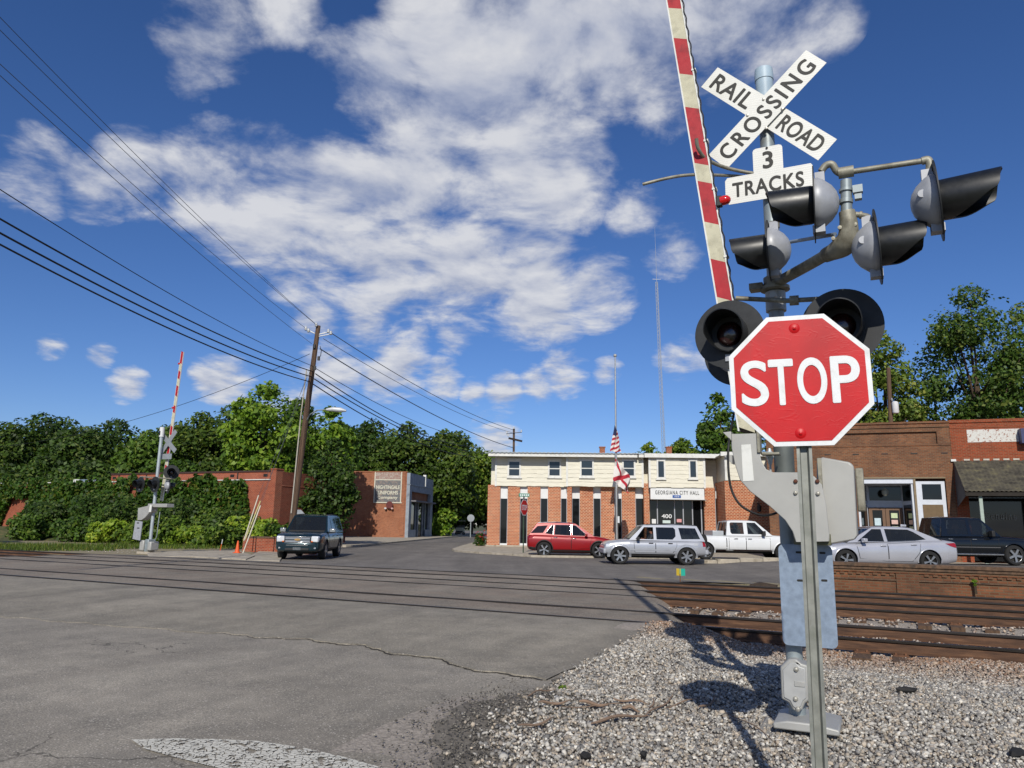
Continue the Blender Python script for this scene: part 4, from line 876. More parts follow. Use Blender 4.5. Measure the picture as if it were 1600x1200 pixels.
c = Car('sport_utility_vehicle', 'dark teal sport utility vehicle coming towards the crossing past the utility pole', (-8.95, 34.1, 0), R(-88), pt_, st, gh, wh(1.55, -1.42, .86), .40, ('fat', 5), .27)
c.under(); c.mirror(.86, 1.22, .96, m_chr, (.12, .26, .17)); c.flare(pt_, .05, 1.19, .012)
c.doors([[(.92, .52), (-.06, .46), (-.06, 1.10), (1.0, 1.10)], [(-.09, .46), (-.95, .46), (-1.05, .75), (-1.05, 1.10), (-.09, 1.10)]], [(.15, .98), (-.82, .98)])
c.panel('rocker', [(1.05, .36), (-.95, .36), (-.95, .46), (1.05, .46)], m_trim, .012)
rt = c.root; fx = 2.585
MB().bx(fx-.10, fx+.015, -.52, .52, .72, .955).build('grille', mat('grille mesh', '#a3a6a9', .3, .7, var=.4, vs_=60), rt, bevel=.02)
for z in (.955, .84, .73): MB().bx(fx-.02, fx+.035, -.55, .55, z-.016, z+.016).build('grille_bar', m_chr if z != .84 else pt_, rt, bevel=.008)
MB().prism([(-.13, 0), (-.10, .035), (-.04, .035), (-.035, .05), (.035, .05), (.04, .035), (.10, .035), (.13, 0), (.10, -.035), (.04, -.035), (.035, -.05), (-.035, -.05), (-.04, -.035), (-.10, -.035)], lambda a, b, t_: (t_, a, .845+b), fx+.03, fx+.055).build('emblem', mat('gold emblem', '#d2a86a', .25, .7, var=.1), rt)
for sy in (1, -1):
    MB().box((fx-.085, sy*.715, .865), (.22, .34, .25), (0, 0, -sy*.28)).build('headlight', m_head, rt, bevel=.04); MB().box((fx-.02, sy*.60, .765), (.10, .09, .06), (0, 0, -sy*.2)).build('turn_signal', m_amb, rt, bevel=.02)
    MB().lathe([(.07, 0), (.06, .02), (0, .03)], (fx+.0, sy*.70, .50), (1, 0, 0), 16).build('fog_light', m_head, rt, smooth=60)
MB().xy([(fx-.25, -.93), (fx+.02, -.78), (fx+.06, -.4), (fx+.06, .4), (fx+.02, .78), (fx-.25, .93)], .38, .71).build('bumper', pt_, rt, bevel=.05)
MB().bx(fx, fx+.075, -.45, .45, .60, .625).build('bumper_trim', m_chr, rt); MB().bx(fx, fx+.07, -.5, .5, .40, .50).build('air_intake', m_trim, rt, bevel=.02)
MB().bx(fx+.05, fx+.08, -.16, .16, .42, .53).build('licence_plate', mat('plate', '#53595c', .5, var=.4, vs_=20), rt)
for sy in (1, -1): MB().tube([(.3, sy*.66, 1.89), (-.8, sy*.66, 1.93), (-1.9, sy*.66, 1.89)], .02, 8).build('roof_rail', m_trim, rt)
p = MB(); p.lathe([(0, .05), (.03, .03), (.035, -.03), (0, -.06)], (.55, 0, 1.62), seg=10); p.build('air_freshener', mat('yellow tag', '#a58a3c', .7, var=.1), rt)
# ---- red crossover
pt_ = paint('metallic red paint', '#86070f', .1, .35, .25)
st = [(-2.20, .48, .94, .76), (-2.12, .36, 1.02, .87), (-1.90, .30, 1.07, .91), (-1.0, .26, 1.05, .92), (0, .25, 1.02, .92), (.9, .26, .99, .92), (1.2, .26, 1.00, .91), (1.70, .27, .93, .89), (2.0, .29, .84, .84), (2.14, .34, .74, .76), (2.20, .40, .66, .64)]
gh = dict(xA=1.18, xa=.22, xc=-1.72, xC=-2.12, zA=.98, zC=1.04, zr=1.64, wb=.83, wr=.63, win=[[(.82, 1.03), (.05, 1.04), (.03, 1.52), (.22, 1.52)], [(-.04, 1.04), (-.85, 1.07), (-.80, 1.53), (-.04, 1.53)], [(-.92, 1.07), (-1.30, 1.12), (-.98, 1.50), (-.87, 1.52)]], rimwin=m_chr, wglass=mat('tan windshield', '#4a4034', .15, var=.1, coat=1.))
p0 = G(892, 871.5, .0); c = Car('crossover_car', 'dark red crossover parked in front of the brick city hall', (p0[0]+.05, p0[1]+.9, 0), R(-1), pt_, st, gh, wh(1.36, -1.36, .80), .365, ('twin', 5), .23)
c.root.scale = (1.03, 1.0, 1.07); c.under(.30); c.mirror(.72, 1.06, .86, pt_, (.13, .18, .13)); c.flare(m_trim, .04, 1.19, .012)
c.panel('cladding', [(1.0, .27), (-1.0, .27), (-1.0, .36), (1.0, .36)], m_trim, .012); c.panel('lower_bumper', [(-1.80, .33), (-2.14, .38), (-2.14, .50), (-1.80, .46)], m_trim, .012); c.panel('lower_bumper', [(1.80, .30), (2.12, .36), (2.1, .42), (1.80, .40)], m_trim, .012)
c.doors([[(.88, .42), (-.0, .40), (-.0, 1.0), (.98, .96)], [(-.03, .40), (-.88, .40), (-1.02, .70), (-1.0, 1.02), (-.03, 1.0)]], [(.13, .90), (-.80, .94)], m_chr)
c.panel('headlight', [(2.12, .70), (1.78, .76), (1.85, .84), (2.08, .80)], m_head, .008); c.panel('turn_signal', [(2.14, .62), (1.99, .64), (1.99, .69), (2.13, .68)], m_amb, .012); c.panel('taillight', [(-2.15, .88), (-1.88, .95), (-1.92, 1.02), (-2.14, .98)], m_tail, .010)
q = [(-1.42, 1.14), (-2.05, 1.12), (-1.70, 1.46), (-1.18, 1.50)]
for sy in (1, -1):
    mb = MB(); mb.add([(x, sy*(.83-.20*(z-.98)/.61+.006), z) for x, z in q], [(0, 1, 2, 3)]); mb.build('quarter_window', m_glass, c.root)
    MB().tube([(.1, sy*.58, 1.62), (-.8, sy*.60, 1.66), (-1.65, sy*.58, 1.62)], .018, 8).build('roof_rail', m_chr, c.root)
# ---- silver SUV with its driver
pt_ = paint('silver paint', '#a9acb2', .35, .3)
st = [(-2.26, .52, .92, .80), (-2.20, .42, 1.00, .86), (-1.9, .40, 1.04, .90), (-.6, .38, 1.03, .90), (.7, .38, 1.02, .90), (1.0, .38, 1.05, .89), (1.55, .40, 1.00, .86), (1.84, .42, .95, .83), (1.98, .44, .87, .78), (2.05, .48, .76, .70)]
gh = dict(xA=1.02, xa=.38, xc=-1.92, xC=-2.22, zA=1.04, zC=1.02, zr=1.72, wb=.80, wr=.64, win=[[(.74, 1.08), (-.04, 1.08), (-.04, 1.60), (.34, 1.60)], [(-.16, 1.08), (-.84, 1.08), (-.98, 1.22), (-.98, 1.52), (-.90, 1.60), (-.16, 1.60)], [(-1.22, 1.10), (-2.02, 1.12), (-1.84, 1.58), (-1.12, 1.59)]], open=((0, 1),), seats=[(-.12, 2), (-1.0, 2)], seatm=m_intl)
p0 = G(1018.5, 882, 0); ROD = (p0[0], p0[1]+.55, 0.0)
c = Car('sport_utility_vehicle', 'silver boxy sport utility vehicle with its driver, facing the red crossover', ROD, R(181), pt_, st, gh, wh(1.42, -1.40, .80), .375, ('fat', 6), .25); rodeo = c
c.root.scale = (1.03, 1.03, 1.0)
c.under(.38); c.mirror(.66, 1.10, .86, m_trim, (.12, .18, .16)); c.flare(pt_, .10, 1.20, .05)
c.doors([[(.78, .52), (-.08, .52), (-.08, 1.02), (.82, 1.02)], [(-.11, .52), (-.82, .52), (-.98, .78), (-1.0, 1.02), (-.11, 1.02)]], [(.10, .92), (-.72, .92)], m_trim)
c.panel('body_moulding', [(1.0, .60), (-1.0, .60), (-1.0, .66), (1.0, .66)], m_hous, .018); c.panel('rocker', [(1.0, .40), (-1.0, .40), (-1.0, .46), (1.0, .46)], m_trim, .02)
c.panel('taillight', [(-2.24, .80), (-2.10, .80), (-2.10, 1.02), (-2.22, 1.02)], m_tail, .010); c.panel('headlight', [(2.00, .72), (1.82, .74), (1.82, .86), (1.97, .86)], m_head, .01); c.panel('fuel_door', [(-1.74, .82), (-1.88, .82), (-1.88, .95), (-1.74, .95)], m_hous, .006, sides=(1,))
MB().bx(-2.36, -2.20, -.84, .84, .46, .66).build('rear_bumper', m_hous, c.root, bevel=.04); MB().bx(1.97, 2.10, -.80, .80, .44, .66).build('front_bumper', m_hous, c.root, bevel=.05)
sw = MB(); sw.lathe([(.2, -.1), (.32, -.1), (.35, -.04), (.35, .06), (.32, .1), (0, .12)], (-2.37, -.05, .98), (-1, 0, 0), 28); sw.build('spare_wheel', m_tyre, c.root, smooth=40)
for sy in (1, -1): MB().tube([(.25, sy*.58, 1.70), (-.9, sy*.59, 1.755), (-1.85, sy*.58, 1.70)], .018, 8).build('roof_rail', m_trim, c.root)
# ---- white extended-cab pickup
def truck(name, label, loc, rz, pnt, L, cabx, wheels, wr, zr, gl, wst, extra):
    xf, xr = L/2, -L/2; c0, c1 = cabx     # cab rear, windshield base
    st = [(xr, .55, 1.02, .94), (xr+.06, .48, 1.12, .97), (c0-.06, .44, 1.12, .98), (c0, .42, 1.13, .99), (c1-.2, .42, 1.14, .99), (c1+.05, .42, 1.17, .98), (xf-.5, .44, 1.12, .97), (xf-.12, .46, 1.04, .93), (xf, .52, .92, .84)]
    return st
pt_ = paint('white paint', '#cfd1d1', 0., .3)
Yp = 36.6; xcr = YD(1136, 840, Yp-.98)[0]
st = truck('', '', 0, 0, 0, 5.85, (-.72, 1.45), 0, 0, 0, 0, 0, 0)
gh = dict(xA=1.48, xa=.74, xc=-.62, xC=-.74, zA=1.15, zC=1.13, zr=1.86, wb=.92, wr=.74, win=[[(1.18, 1.22), (.30, 1.22), (.30, 1.76), (.70, 1.76)], [(.12, 1.22), (-.46, 1.22), (-.52, 1.30), (-.52, 1.70), (-.46, 1.76), (.12, 1.76)]], sglass=m_glass2, seats=[(.0, 2)], seatm=m_intl)
c = Car('pickup_truck', 'white extended cab pickup truck parked beyond the concrete kerb', (xcr+.72, Yp, .13), R(0), pt_, st, gh, wh(1.95, -1.75, .86), .40, ('fat', 5), .26, cat='truck')
c.under(.42); c.mirror(1.0, 1.27, .95, m_trim, (.14, .22, .22)); c.flare(pt_, .05, 1.18, .012)
c.doors([[(1.32, .50), (.20, .50), (.20, 1.12), (1.32, 1.12)], [(.17, .50), (-.62, .50), (-.62, 1.12), (.17, 1.12)]], [(.36, 1.00), (-.3, 1.00)], m_chr)
c.panel('bed_gap', [(-.72, .46), (-.755, .46), (-.755, 1.11), (-.72, 1.11)], m_seam, .004); c.panel('rocker', [(1.4, .43), (-1.2, .43), (-1.2, .49), (1.4, .49)], mat('red brown shadow trim', '#3a2522', .8, var=.1), .006)  # rocker is a dark red brown strip along the sill
MB().bx(-1.35, -.82, -.80, .80, 1.12, 1.36).build('tool_box', mat('diamond plate', '#b9bcbc', .4, .5, var=.1), c.root, bevel=.02)
# ---- silver sedan
pt_ = paint('bright silver paint', '#b3b4ba', .4, .27)
st = [(-2.40, .42, .86, .74), (-2.32, .32, .98, .84), (-2.0, .27, 1.03, .90), (-1.4, .24, 1.01, .91), (0, .22, .95, .91), (.9, .22, .90, .91), (1.25, .22, .90, .90), (1.7, .23, .84, .88), (2.1, .25, .75, .83), (2.3, .30, .66, .76), (2.40, .36, .58, .64)]
gh = dict(xA=1.32, xa=.38, xc=-1.00, xC=-1.90, zA=.90, zC=1.02, zr=1.45, wb=.83, wr=.60, win=[[(.95, .95), (.06, .96), (.06, 1.36), (.36, 1.36)], [(-.06, .96), (-.98, 1.00), (-1.36, 1.05), (-1.02, 1.28), (-.84, 1.36), (-.06, 1.37)]], rimwin=m_chr)
Yc = 26.0; a_ = YD(1322, 872, Yc-.9)[0]; b_ = YD(1453, 874, Yc-.9)[0]
c = Car('sedan_car', 'bright silver sedan parked behind the brick retaining wall', ((a_+b_)/2+.02, Yc, .30), R(180), pt_, st, gh, wh(1.39, -1.39, .80), .335, ('twin', 5), .22); c.root.scale = ((b_-a_)/2.78, 1, 1)
c.under(.28); c.mirror(.80, .99, .88, pt_, (.14, .18, .13)); c.flare(pt_, .03, 1.18, .006)
c.doors([[(.92, .34), (.0, .33), (.0, .93), (1.02, .88)], [(-.03, .33), (-.80, .33), (-1.05, .62), (-1.12, .96), (-.03, .93)]], [(.14, .82), (-.88, .87)], pt_)
c.panel('taillight', [(-2.34, .78), (-2.12, .84), (-1.92, .94), (-2.30, .95)], m_tail, .010); c.panel('headlight', [(2.28, .60), (1.85, .70), (1.80, .78), (2.2, .68)], m_head, .008); c.panel('turn_signal', [(2.30, .58), (2.22, .58), (2.22, .63), (2.28, .64)], m_amb, .012)
MB().box((-1.05, 0, 1.50), (.2, .03, .08)).build('antenna_fin', pt_, c.root, bevel=.02)
# ---- dark crew-cab pickup
pt_ = paint('black green paint', '#12161a', .2, .22)
st = truck('', '', 0, 0, 0, 5.9, (-.95, 1.45), 0, 0, 0, 0, 0, 0)
gh = dict(xA=1.52, xa=.80, xc=-.80, xC=-.96, zA=1.16, zC=1.13, zr=1.93, wb=.92, wr=.74, win=[[(1.22, 1.22), (.30, 1.22), (.30, 1.82), (.76, 1.82)], [(.16, 1.22), (-.68, 1.22), (-.68, 1.82), (.16, 1.82)]])
Yd = 31.9; xm = YD(1515, 850, Yd-.98)[0]
c = Car('pickup_truck', 'black crew cab pickup truck in front of the shop awning', (xm-.14, Yd, .30), R(0), pt_, st, gh, wh(1.98, -1.75, .86), .41, ('fat', 5), .27, cat='truck')
c.under(.42); c.mirror(1.05, 1.27, .95, m_trim, (.14, .24, .24)); c.flare(pt_, .05, 1.18, .015)
c.doors([[(1.32, .50), (.22, .50), (.22, 1.13), (1.36, 1.13)], [(.19, .50), (-.80, .50), (-.80, 1.13), (.19, 1.13)]], [(.36, 1.03), (-.62, 1.03)], m_chr)
MB().bx(-1.2, 1.5, -1.02, -.95, .40, .46).bx(-1.2, 1.5, .95, 1.02, .40, .46).build('running_board', m_chr, c.root, bevel=.01)
c.panel('body_moulding', [(1.4, .70), (-.85, .70), (-.85, .73), (1.4, .73)], m_chr, .010)
# ---- golf cart far down the street
g0 = G(727, 835.5, .0); cart = thing('golf_cart', 'cream golf cart with a roof standing far down the side street', 'golf cart', (g0[0], g0[1]-12, .16), R(-92))
mc = mat('cream cart', '#d8cfae', .4, var=.1)
MB().xy([(-1.1, -.55), (.9, -.55), (1.2, -.4), (1.2, .4), (.9, .55), (-1.1, .55)], .25, .45).bx(.75, 1.15, -.5, .5, .45, .95).bx(-1.1, -.2, -.55, .55, .45, .75).build('body', mc, cart, bevel=.05)
MB().bx(-1.0, -.35, -.5, .5, .75, .9).bx(-1.05, -.9, -.5, .5, .9, 1.25).build('seat', m_intl, cart, bevel=.03)
MB().bx(-1.15, .85, -.6, .6, 1.82, 1.88).build('roof', mc, cart, bevel=.03)
for sx in (-1.05, .75):
    for sy in (-.52, .52): MB().bar((sx, sy, .5), (sx, sy, 1.84), .04).build('roof_post', m_trim, cart)
MB().bx(1.12, 1.22, -.45, .45, .3, .5).build('bumper', m_trim, cart)
tm, rm, _ = wheel_mesh(.22, .18, 5, 'fat')
for sx in (-.75, .85):
    for sy in (-.5, .5):
        o = bpy.data.objects.new('wheel', tm); COL.objects.link(o); o.parent = cart; o.location = (sx, sy, .22); q = bpy.data.objects.new('rim', rm); COL.objects.link(q); q.parent = o
# ---- the driver of the silver SUV
def person(name, label, loc, rz, joints, edges, radii, mats):
    root = None
    me = bpy.data.meshes.new(name); me.from_pydata(joints, edges, []); o = bpy.data.objects.new(name, me); COL.objects.link(o)
    sk = o.modifiers.new('s', 'SKIN'); sk.use_smooth_shade = True
    for v, r in zip(me.skin_vertices[0].data, radii): v.radius = (r, r) if not isinstance(r, tuple) else r
    me.skin_vertices[0].data[0].use_root = True
    o.modifiers.new('d', 'SUBSURF').levels = 2; o.modifiers['d'].render_levels = 2
    dg = bpy.context.evaluated_depsgraph_get(); m2 = bpy.data.meshes.new_from_object(o.evaluated_get(dg)); o.modifiers.clear(); o.data = m2; m2.name = name
    for m in mats: m2.materials.append(m)
    m2.polygons.foreach_set('use_smooth', [True]*len(m2.polygons))
    o.location = loc; o.rotation_euler = (0, 0, rz); return o
# local: x forward, y left; seat reference at (0,0,0) = pelvis
J = [(0, 0, 0), (-.05, 0, .22), (-.07, 0, .42), (-.06, 0, .50), (-.02, 0, .58), (0.0, 0, .68), (.02, 0, .76),
     (-.05, .18, .42), (.08, .24, .20), (.30, .18, .24), (.37, .16, .27), (-.05, -.18, .42), (.10, -.23, .18), (.32, -.16, .26), (.39, -.14, .29),
     (.42, .09, .02), (.46, .09, -.38), (.60, .09, -.42), (.42, -.09, .02), (.46, -.09, -.38), (.60, -.09, -.42)]
Ed = [(0, 1), (1, 2), (2, 3), (3, 4), (4, 5), (5, 6), (2, 7), (7, 8), (8, 9), (9, 10), (2, 11), (11, 12), (12, 13), (13, 14), (0, 15), (15, 16), (16, 17), (0, 18), (18, 19), (19, 20)]
Rr = [(.15, .13), (.14, .12), (.13, .12), .06, .075, .095, .06, .075, .05, .036, .04, .075, .05, .036, .04, .075, .055, .045, .075, .055, .045]
m_skin = mat('skin', '#7a5040', .6, var=.08); m_shirt = mat('dark shirt', '#2d3038', .85, var=.15); m_hair = mat('dark hair', '#15110e', .7, var=.2)
lp = Vector((.02, .34, .82)); wp = Vector(ROD)+Matrix.Rotation(R(181), 3, 'Z')@Vector((lp.x*1.03, lp.y*1.03, lp.z))
per = person('person', '', wp, R(181), J, Ed, Rr, [m_shirt, m_skin, m_trim])
for p in per.data.polygons:
    c = p.center; p.material_index = 1 if (c.z > .50 and abs(c.y) < .12) or (c.x > .27 and c.z > .12) else (2 if c.z < .06 and c.x > .16 else 0)
tag(per, 'driver in a dark shirt sitting at the wheel of the silver vehicle', 'person')
mb = MB(); mb.lathe([(0, .10), (.06, .085), (.10, .03), (.105, -.03), (.09, -.08)], (-.02, 0, .70), (-.25, 0, 1), 18); mb.build('hair', m_hair, per, smooth=60)
mb = MB(); mb.lathe([(.02, 0), (.012, .03), (0, .04)], (.085, 0, .655), (1, 0, -.3), 8); mb.build('nose', m_skin, per, smooth=60)
for sy in (1, -1): MB().lathe([(.010, 0), (0, .006)], (.085, sy*.035, .685), (1, 0, 0), 8).build('eye', m_hair, per); MB().box((0, sy*.098, .67), (.035, .02, .06)).build('ear', m_skin, per, bevel=.008)
MB().box((.088, 0, .605), (.012, .045, .012)).build('mouth', mat('lips', '#5c3028', .6, var=0), per)
for sy, hx, hz in ((.16, .37, .27), (-.14, .39, .29)):
    for k in range(5):
        b = Vector((hx+.02, sy+(k-2)*.017, hz)); L_ = (.05, .065, .07, .065, .045)[k]
        MB().tube([b, b+Vector((L_*.6, 0, .01)), b+Vector((L_*.8, 0, -.02)), b+Vector((L_*.55, 0, -.045))], [.009, .009, .008, .007], 6).build('finger', m_skin, per, smooth=60)
sw = MB(); sw.lathe([(.17, -.012), (.19, 0), (.17, .012), (.165, 0)], (.52, .34, 1.06), (-1, 0, .5), 24, close=False); sw.bar((.52, .18, 1.06), (.52, .50, 1.06), .03).build('steering_wheel', m_trim, rodeo.root, smooth=60)
# ================================================================== buildings
m_br_hall = brick('city hall brick', '#bd6238', '#954326', '#cdb596', .215, .10, .016, '#8a3f24', .35)
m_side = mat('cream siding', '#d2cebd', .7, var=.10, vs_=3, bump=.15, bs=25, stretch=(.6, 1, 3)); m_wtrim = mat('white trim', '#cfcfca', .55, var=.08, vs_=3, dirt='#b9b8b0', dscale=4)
m_dark = glassmat('dark shop glass', (.006, .007, .008), .06, .04); m_wpan = mat('white panel', '#d0d2d2', .5, var=.06); m_metalroof = mat('metal roof', '#9aa2a6', .45, .4, var=.2)
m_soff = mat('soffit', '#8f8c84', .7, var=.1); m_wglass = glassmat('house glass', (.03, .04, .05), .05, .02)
def rc(F, x0, y0, x1, y1, d): return F.px(x0, (y0+y1)/2, d)[0], F.px(x1, (y0+y1)/2, d)[0], F.px((x0+x1)/2, y1, d)[2], F.px((x0+x1)/2, y0, d)[2]
CH = Frame(G(762, 853.5, .10), 4)
hall = CH.empty('city_hall', 'two storey city hall of orange brick piers under cream siding, with a white sign band', 'building')
def hb(name, x0, y0, x1, y1, d0, d1, m, parent=hall, bevel=0., dd=None):
    a, b, z0, z1 = rc(CH, x0, y0, x1, y1, d0); return MB().bx(a, b, d0, d1, z0, z1).build(name, m, parent, bevel=bevel)
zroof = CH.px(900, 712, -.9)[2]; xL, xR = CH.px(762, 800)[0], CH.px(1262, 800)[0]
MB().bx(xL+.15, xR+3.5, .45, 14, 0, zroof-.1).build('main_wall', m_side, hall)
MB().bx(xL-.1, CH.px(1131, 800)[0], -.05, .6, -.2, .10).build('plinth', m_conc, hall, bevel=.01)
piers = [(761.5, 781), (793, 812), (824, 844), (856, 876), (906, 927), (939, 960), (972, 993)]
for a, b in piers: hb('brick_pier', a, 757.5, b, 853, 0, .5, m_br_hall)
for a, b in ((886, 893.5), (1006.5, 1015)): hb('brick_pier', a, 755.5, b, 853, -.40, .5, m_br_hall)
hb('brick_pier', 1101, 762, 1118, 854, -.25, .5, m_br_hall)
for a, b in ((781, 793), (812, 824), (844, 856), (876, 886), (893.5, 906), (927, 939), (960, 972), (993, 1006.5), (1118, 1131)):
    w = hb('strip_window', a-.3, 778.5, b+.3, 849.5, .26, .30, m_dark); hb('panel', a-.3, 760, b+.3, 779, .20, .32, m_wpan, w); hb('sill', a-.3, 849, b+.3, 853.5, .12, .34, m_wpan, w, .006)
    x0, x1, z0, z1 = rc(CH, a, 779, b, 849, .2); MB().bx(x0, x0+.045, .18, .27, z0, z1).bx(x1-.045, x1, .18, .27, z0, z1).build('frame', m_hous, w)
def siding(x0, x1, y0, y1, d, parent, corner=(1, 1)):
    a, b, z0, z1 = rc(CH, x0, y0, x1, y1, d); MB().bx(a, b, d+.02, .5, z0, z1+.02).build('wall_block', m_side, parent)
    n = max(2, round((z1-z0)/.285)); h = (z1-z0)/n; rr = random.Random(int(x0))
    for i in range(n):
        zb = z0+i*h; x = a; low = []; 
        while x < b: low.append((x, zb-.012+rr.choice((0, .022, .045, .03)))); x += rr.uniform(.22, .5); low.append((min(x, b), low[-1][1]))
        poly = low+[(b, zb+h+.01), (a, zb+h+.01)]
        tri = tessellate_polygon([[Vector((p[0], p[1], 0)) for p in poly]]); mb = MB(); k = len(poly)
        def yf(z): return d-.004-.020*(1-min(1, max(0, (z-zb)/h)))
        mb.add([(p[0], yf(p[1]), p[1]) for p in poly]+[(p[0], d+.02, p[1]) for p in poly], [tuple(t_) for t_ in tri]+[(j, (j+1) % k, k+(j+1) % k, k+j) for j in range(k)])
        mb.build('siding_board', m_side, parent)
    for c_, x in zip(corner, (a, b)):
        if c_: MB().bx(x-.07, x+.07, d-.04, d+.08, z0-.02, z1+.02).build('corner_board', m_wtrim, parent)
    return a, b, z0, z1
siding(775, 885, 714, 760, -.05, hall, (1, 0)); siding(886, 1004, 714, 760.5, -.45, hall, (1, 1)); siding(1015, 1100.5, 714, 762, -.95, hall)
MB().bx(CH.px(1004, 740)[0], CH.px(1016, 740)[0], .3, .5, CH.px(1010, 760)[2], zroof-.1).build('recess_wall', m_side, hall)
# projecting right wing
wx0, wx1, wz0, wz1 = rc(CH, 1134, 752, 1262, 860, -2.6); WG = MB().bx(wx0, wx1+1.5, -2.6, .6, 0, wz1).build('wing_wall', m_br_hall, hall)
a, b, z0, z1 = rc(CH, 1134, 713, 1262, 751, -2.6); siding(1134, 1262, 713, 751, -2.62, hall, (1, 0))
MB().bx(CH.px(1101, 740)[0], wx0+.05, 2.0, 2.2, 0, zroof).build('recess_wall', mat('shaded recess siding', '#a79e86', .7, var=.1), hall)  # shade of the recess put into a darker siding colour
# sign band, entrance
sb = hb('sign_band', 1016.5, 763, 1100.5, 780.5, -.90, .4, m_wpan); a, b, z0, z1 = rc(CH, 1024, 766.5, 1092.5, 773, -.95)
text('lettering', 'GEORGIANA CITY HALL', (z1-z0)*.92, m_blk, sb, ((a+b)/2, -.915, (z0+z1)/2), FRONT, width=b-a, bold=.012, spacing=1.25)
a, b, z0, z1 = rc(CH, 1051, 773.7, 1064, 777.8, -.95); pq = MB().bx(a, b, -.93, -.905, z0, z1).build('number_plaque', mat('blue plaque', '#1f4f96', .4, var=.05), sb); text('lettering', '400', (z1-z0)*.6, m_wpan, sb, ((a+b)/2, -.935, (z0+z1)/2), FRONT, bold=.02, spacing=1.6)
en = hb('entrance_glass', 1016, 780, 1101, 853, .10, .14, m_dark)
for x in (1027.5, 1054.5, 1068, 1082.5, 1096.5): hb('mullion', x-.8, 781, x+.8, 853, .0, .12, m_hous, en)
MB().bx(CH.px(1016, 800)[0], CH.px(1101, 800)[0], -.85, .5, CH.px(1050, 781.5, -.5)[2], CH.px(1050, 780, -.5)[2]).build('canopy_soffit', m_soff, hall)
a, b, z0, z1 = rc(CH, 1034, 803.5, 1049.5, 809.5, .08); text('door_number', '400', z1-z0, m_wpan, en, ((a+b)/2, .08, (z0+z1)/2), FRONT, width=b-a, bold=.02)
hb('notice', 1018.5, 811, 1025, 818, .06, .075, m_wpan, en); hb('notice', 1057.5, 811, 1065, 816, .06, .075, mat('pink notice', '#c98f8f', .6, var=.3, vs_=12), en); hb('decal', 1035.5, 813, 1047.5, 817.5, .06, .075, mat('pale decal', '#b9c9c4', .5, var=.1), en)
# upper windows
def uwin(x0, x1, y0, y1, d, dbl=True):
    w = hb('window', x0-2, y0-2, x1+2, y1+2, d-.05, d+.02, m_wtrim); g = hb('pane', x0+.6, y0+.6, x1-.6, y1-.6, d-.056, d-.03, m_wglass, w)
    hb('head_trim', x0-3.4, y0-5, x1+3.4, y0-2, d-.08, d, m_wtrim, w, .008); hb('sill', x0-3.4, y1+2, x1+3.4, y1+4, d-.10, d, m_wtrim, w, .008)
    if dbl: hb('sash_bar', x0, (y0+y1)/2-.7, x1, (y0+y1)/2+.7, d-.066, d-.03, m_wtrim, w)
for x0, x1 in ((795, 812), (858, 875)): uwin(x0, x1, 721, 743.5, -.07)
for x0, x1 in ((908, 926), (974, 991)): uwin(x0, x1, 720, 743.5, -.48)
uwin(1028, 1038, 720, 746, -.98, False); uwin(1078, 1088, 720, 746, -.98, False)
# roof
za, zb_ = CH.px(900, 706, -1.0)[2], CH.px(900, 713.5, -1.0)[2]
for x0, x1, d, dz in ((763, 996, -.95, 0), (998, 1006, -1.0, .01), (1007, 1124, -1.25, -.01), (1126, 1265, -3.0, -.02)):
    a, b = CH.px(x0, 710, d)[0], CH.px(x1, 710, d)[0]; MB().bx(a, b, d, d+.06, zb_+dz-.01, za-.07+dz).build('fascia', m_wtrim, hall)
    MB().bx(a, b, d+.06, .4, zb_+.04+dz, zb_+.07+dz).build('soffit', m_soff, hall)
mb = MB(); n = 150; a, b = CH.px(762, 710, -1.0)[0], CH.px(1264, 710, -1.0)[0]
V = []
for d, z in ((-1.05, za-.07), (14, za+.55)):
    for i in range(n+1): V.append((a+(b-a)*i/n, d, z+(.035 if i % 2 else 0)))
mb.add(V, [(i, i+1, n+2+i, n+1+i) for i in range(n)]); V2 = [(v[0], v[1], v[2]-.05) for v in V[:n+1]]; mb.add(V[:n+1]+V2, [(i, i+1, n+2+i, n+1+i) for i in range(n)]); mb.build('roof', m_metalroof, hall)
for x in (941, 1045):
    p = CH.px(x, 707, 4); MB().bx(p[0]-.2, p[0]+.2, 3.8, 4.2, p[2]-.3, p[2]+.35).bx(p[0]-.24, p[0]+.24, 3.76, 4.24, p[2]+.35, p[2]+.43).build('chimney', brick('chimney brick', '#a5512f', '#8a4026', '#93806a'), hall)
p = CH.px(1186, 800, -2.9); MB().bx(p[0]-.05, p[0]+.05, -2.9, -2.6, p[2]+.5, p[2]+.56).lathe([(.05, .5), (.14, .35), (.12, .05), (.05, 0)], (p[0], -2.95, p[2]+.0), seg=10).build('wall_lamp', m_trim, hall)
# ------------------------------------------------------------------ brick shops on the right
SHL = YD(1486, 850, 36.9); SHL[2] = .1; SH = Frame(SHL, 20)
m_br_brown = brick('weathered brown brick', '#8a5a3c', '#6b4430', '#7d6a55', .21, .075, .012, '#3a2e27', .55); m_br_red = brick('red shop brick', '#9c4628', '#7f3a22', '#8a6a52', .21, .075, .010, '#5c3524', .35)
m_tan = mat('tan post', '#7d6d55', .8, var=.15); m_door = mat('brown door', '#6a4f3a', .6, var=.2, vs_=4, stretch=(3, 3, .5)); m_sash = mat('bluish white frame', '#c3c8d0', .6, var=.08); m_brpan = mat('brown board', '#6a573e', .8, var=.15)
shop = SH.empty('brick_shop', 'weathered brown brick shop with white framed recessed entrance', 'building')
def sb_(F, par, name, x0, y0, x1, y1, d0, d1, m, bevel=0.):
    a, b, z0, z1 = rc(F, x0, y0, x1, y1, d0); return MB().bx(a, b, d0, d1, z0, z1).build(name, m, par, bevel=bevel)
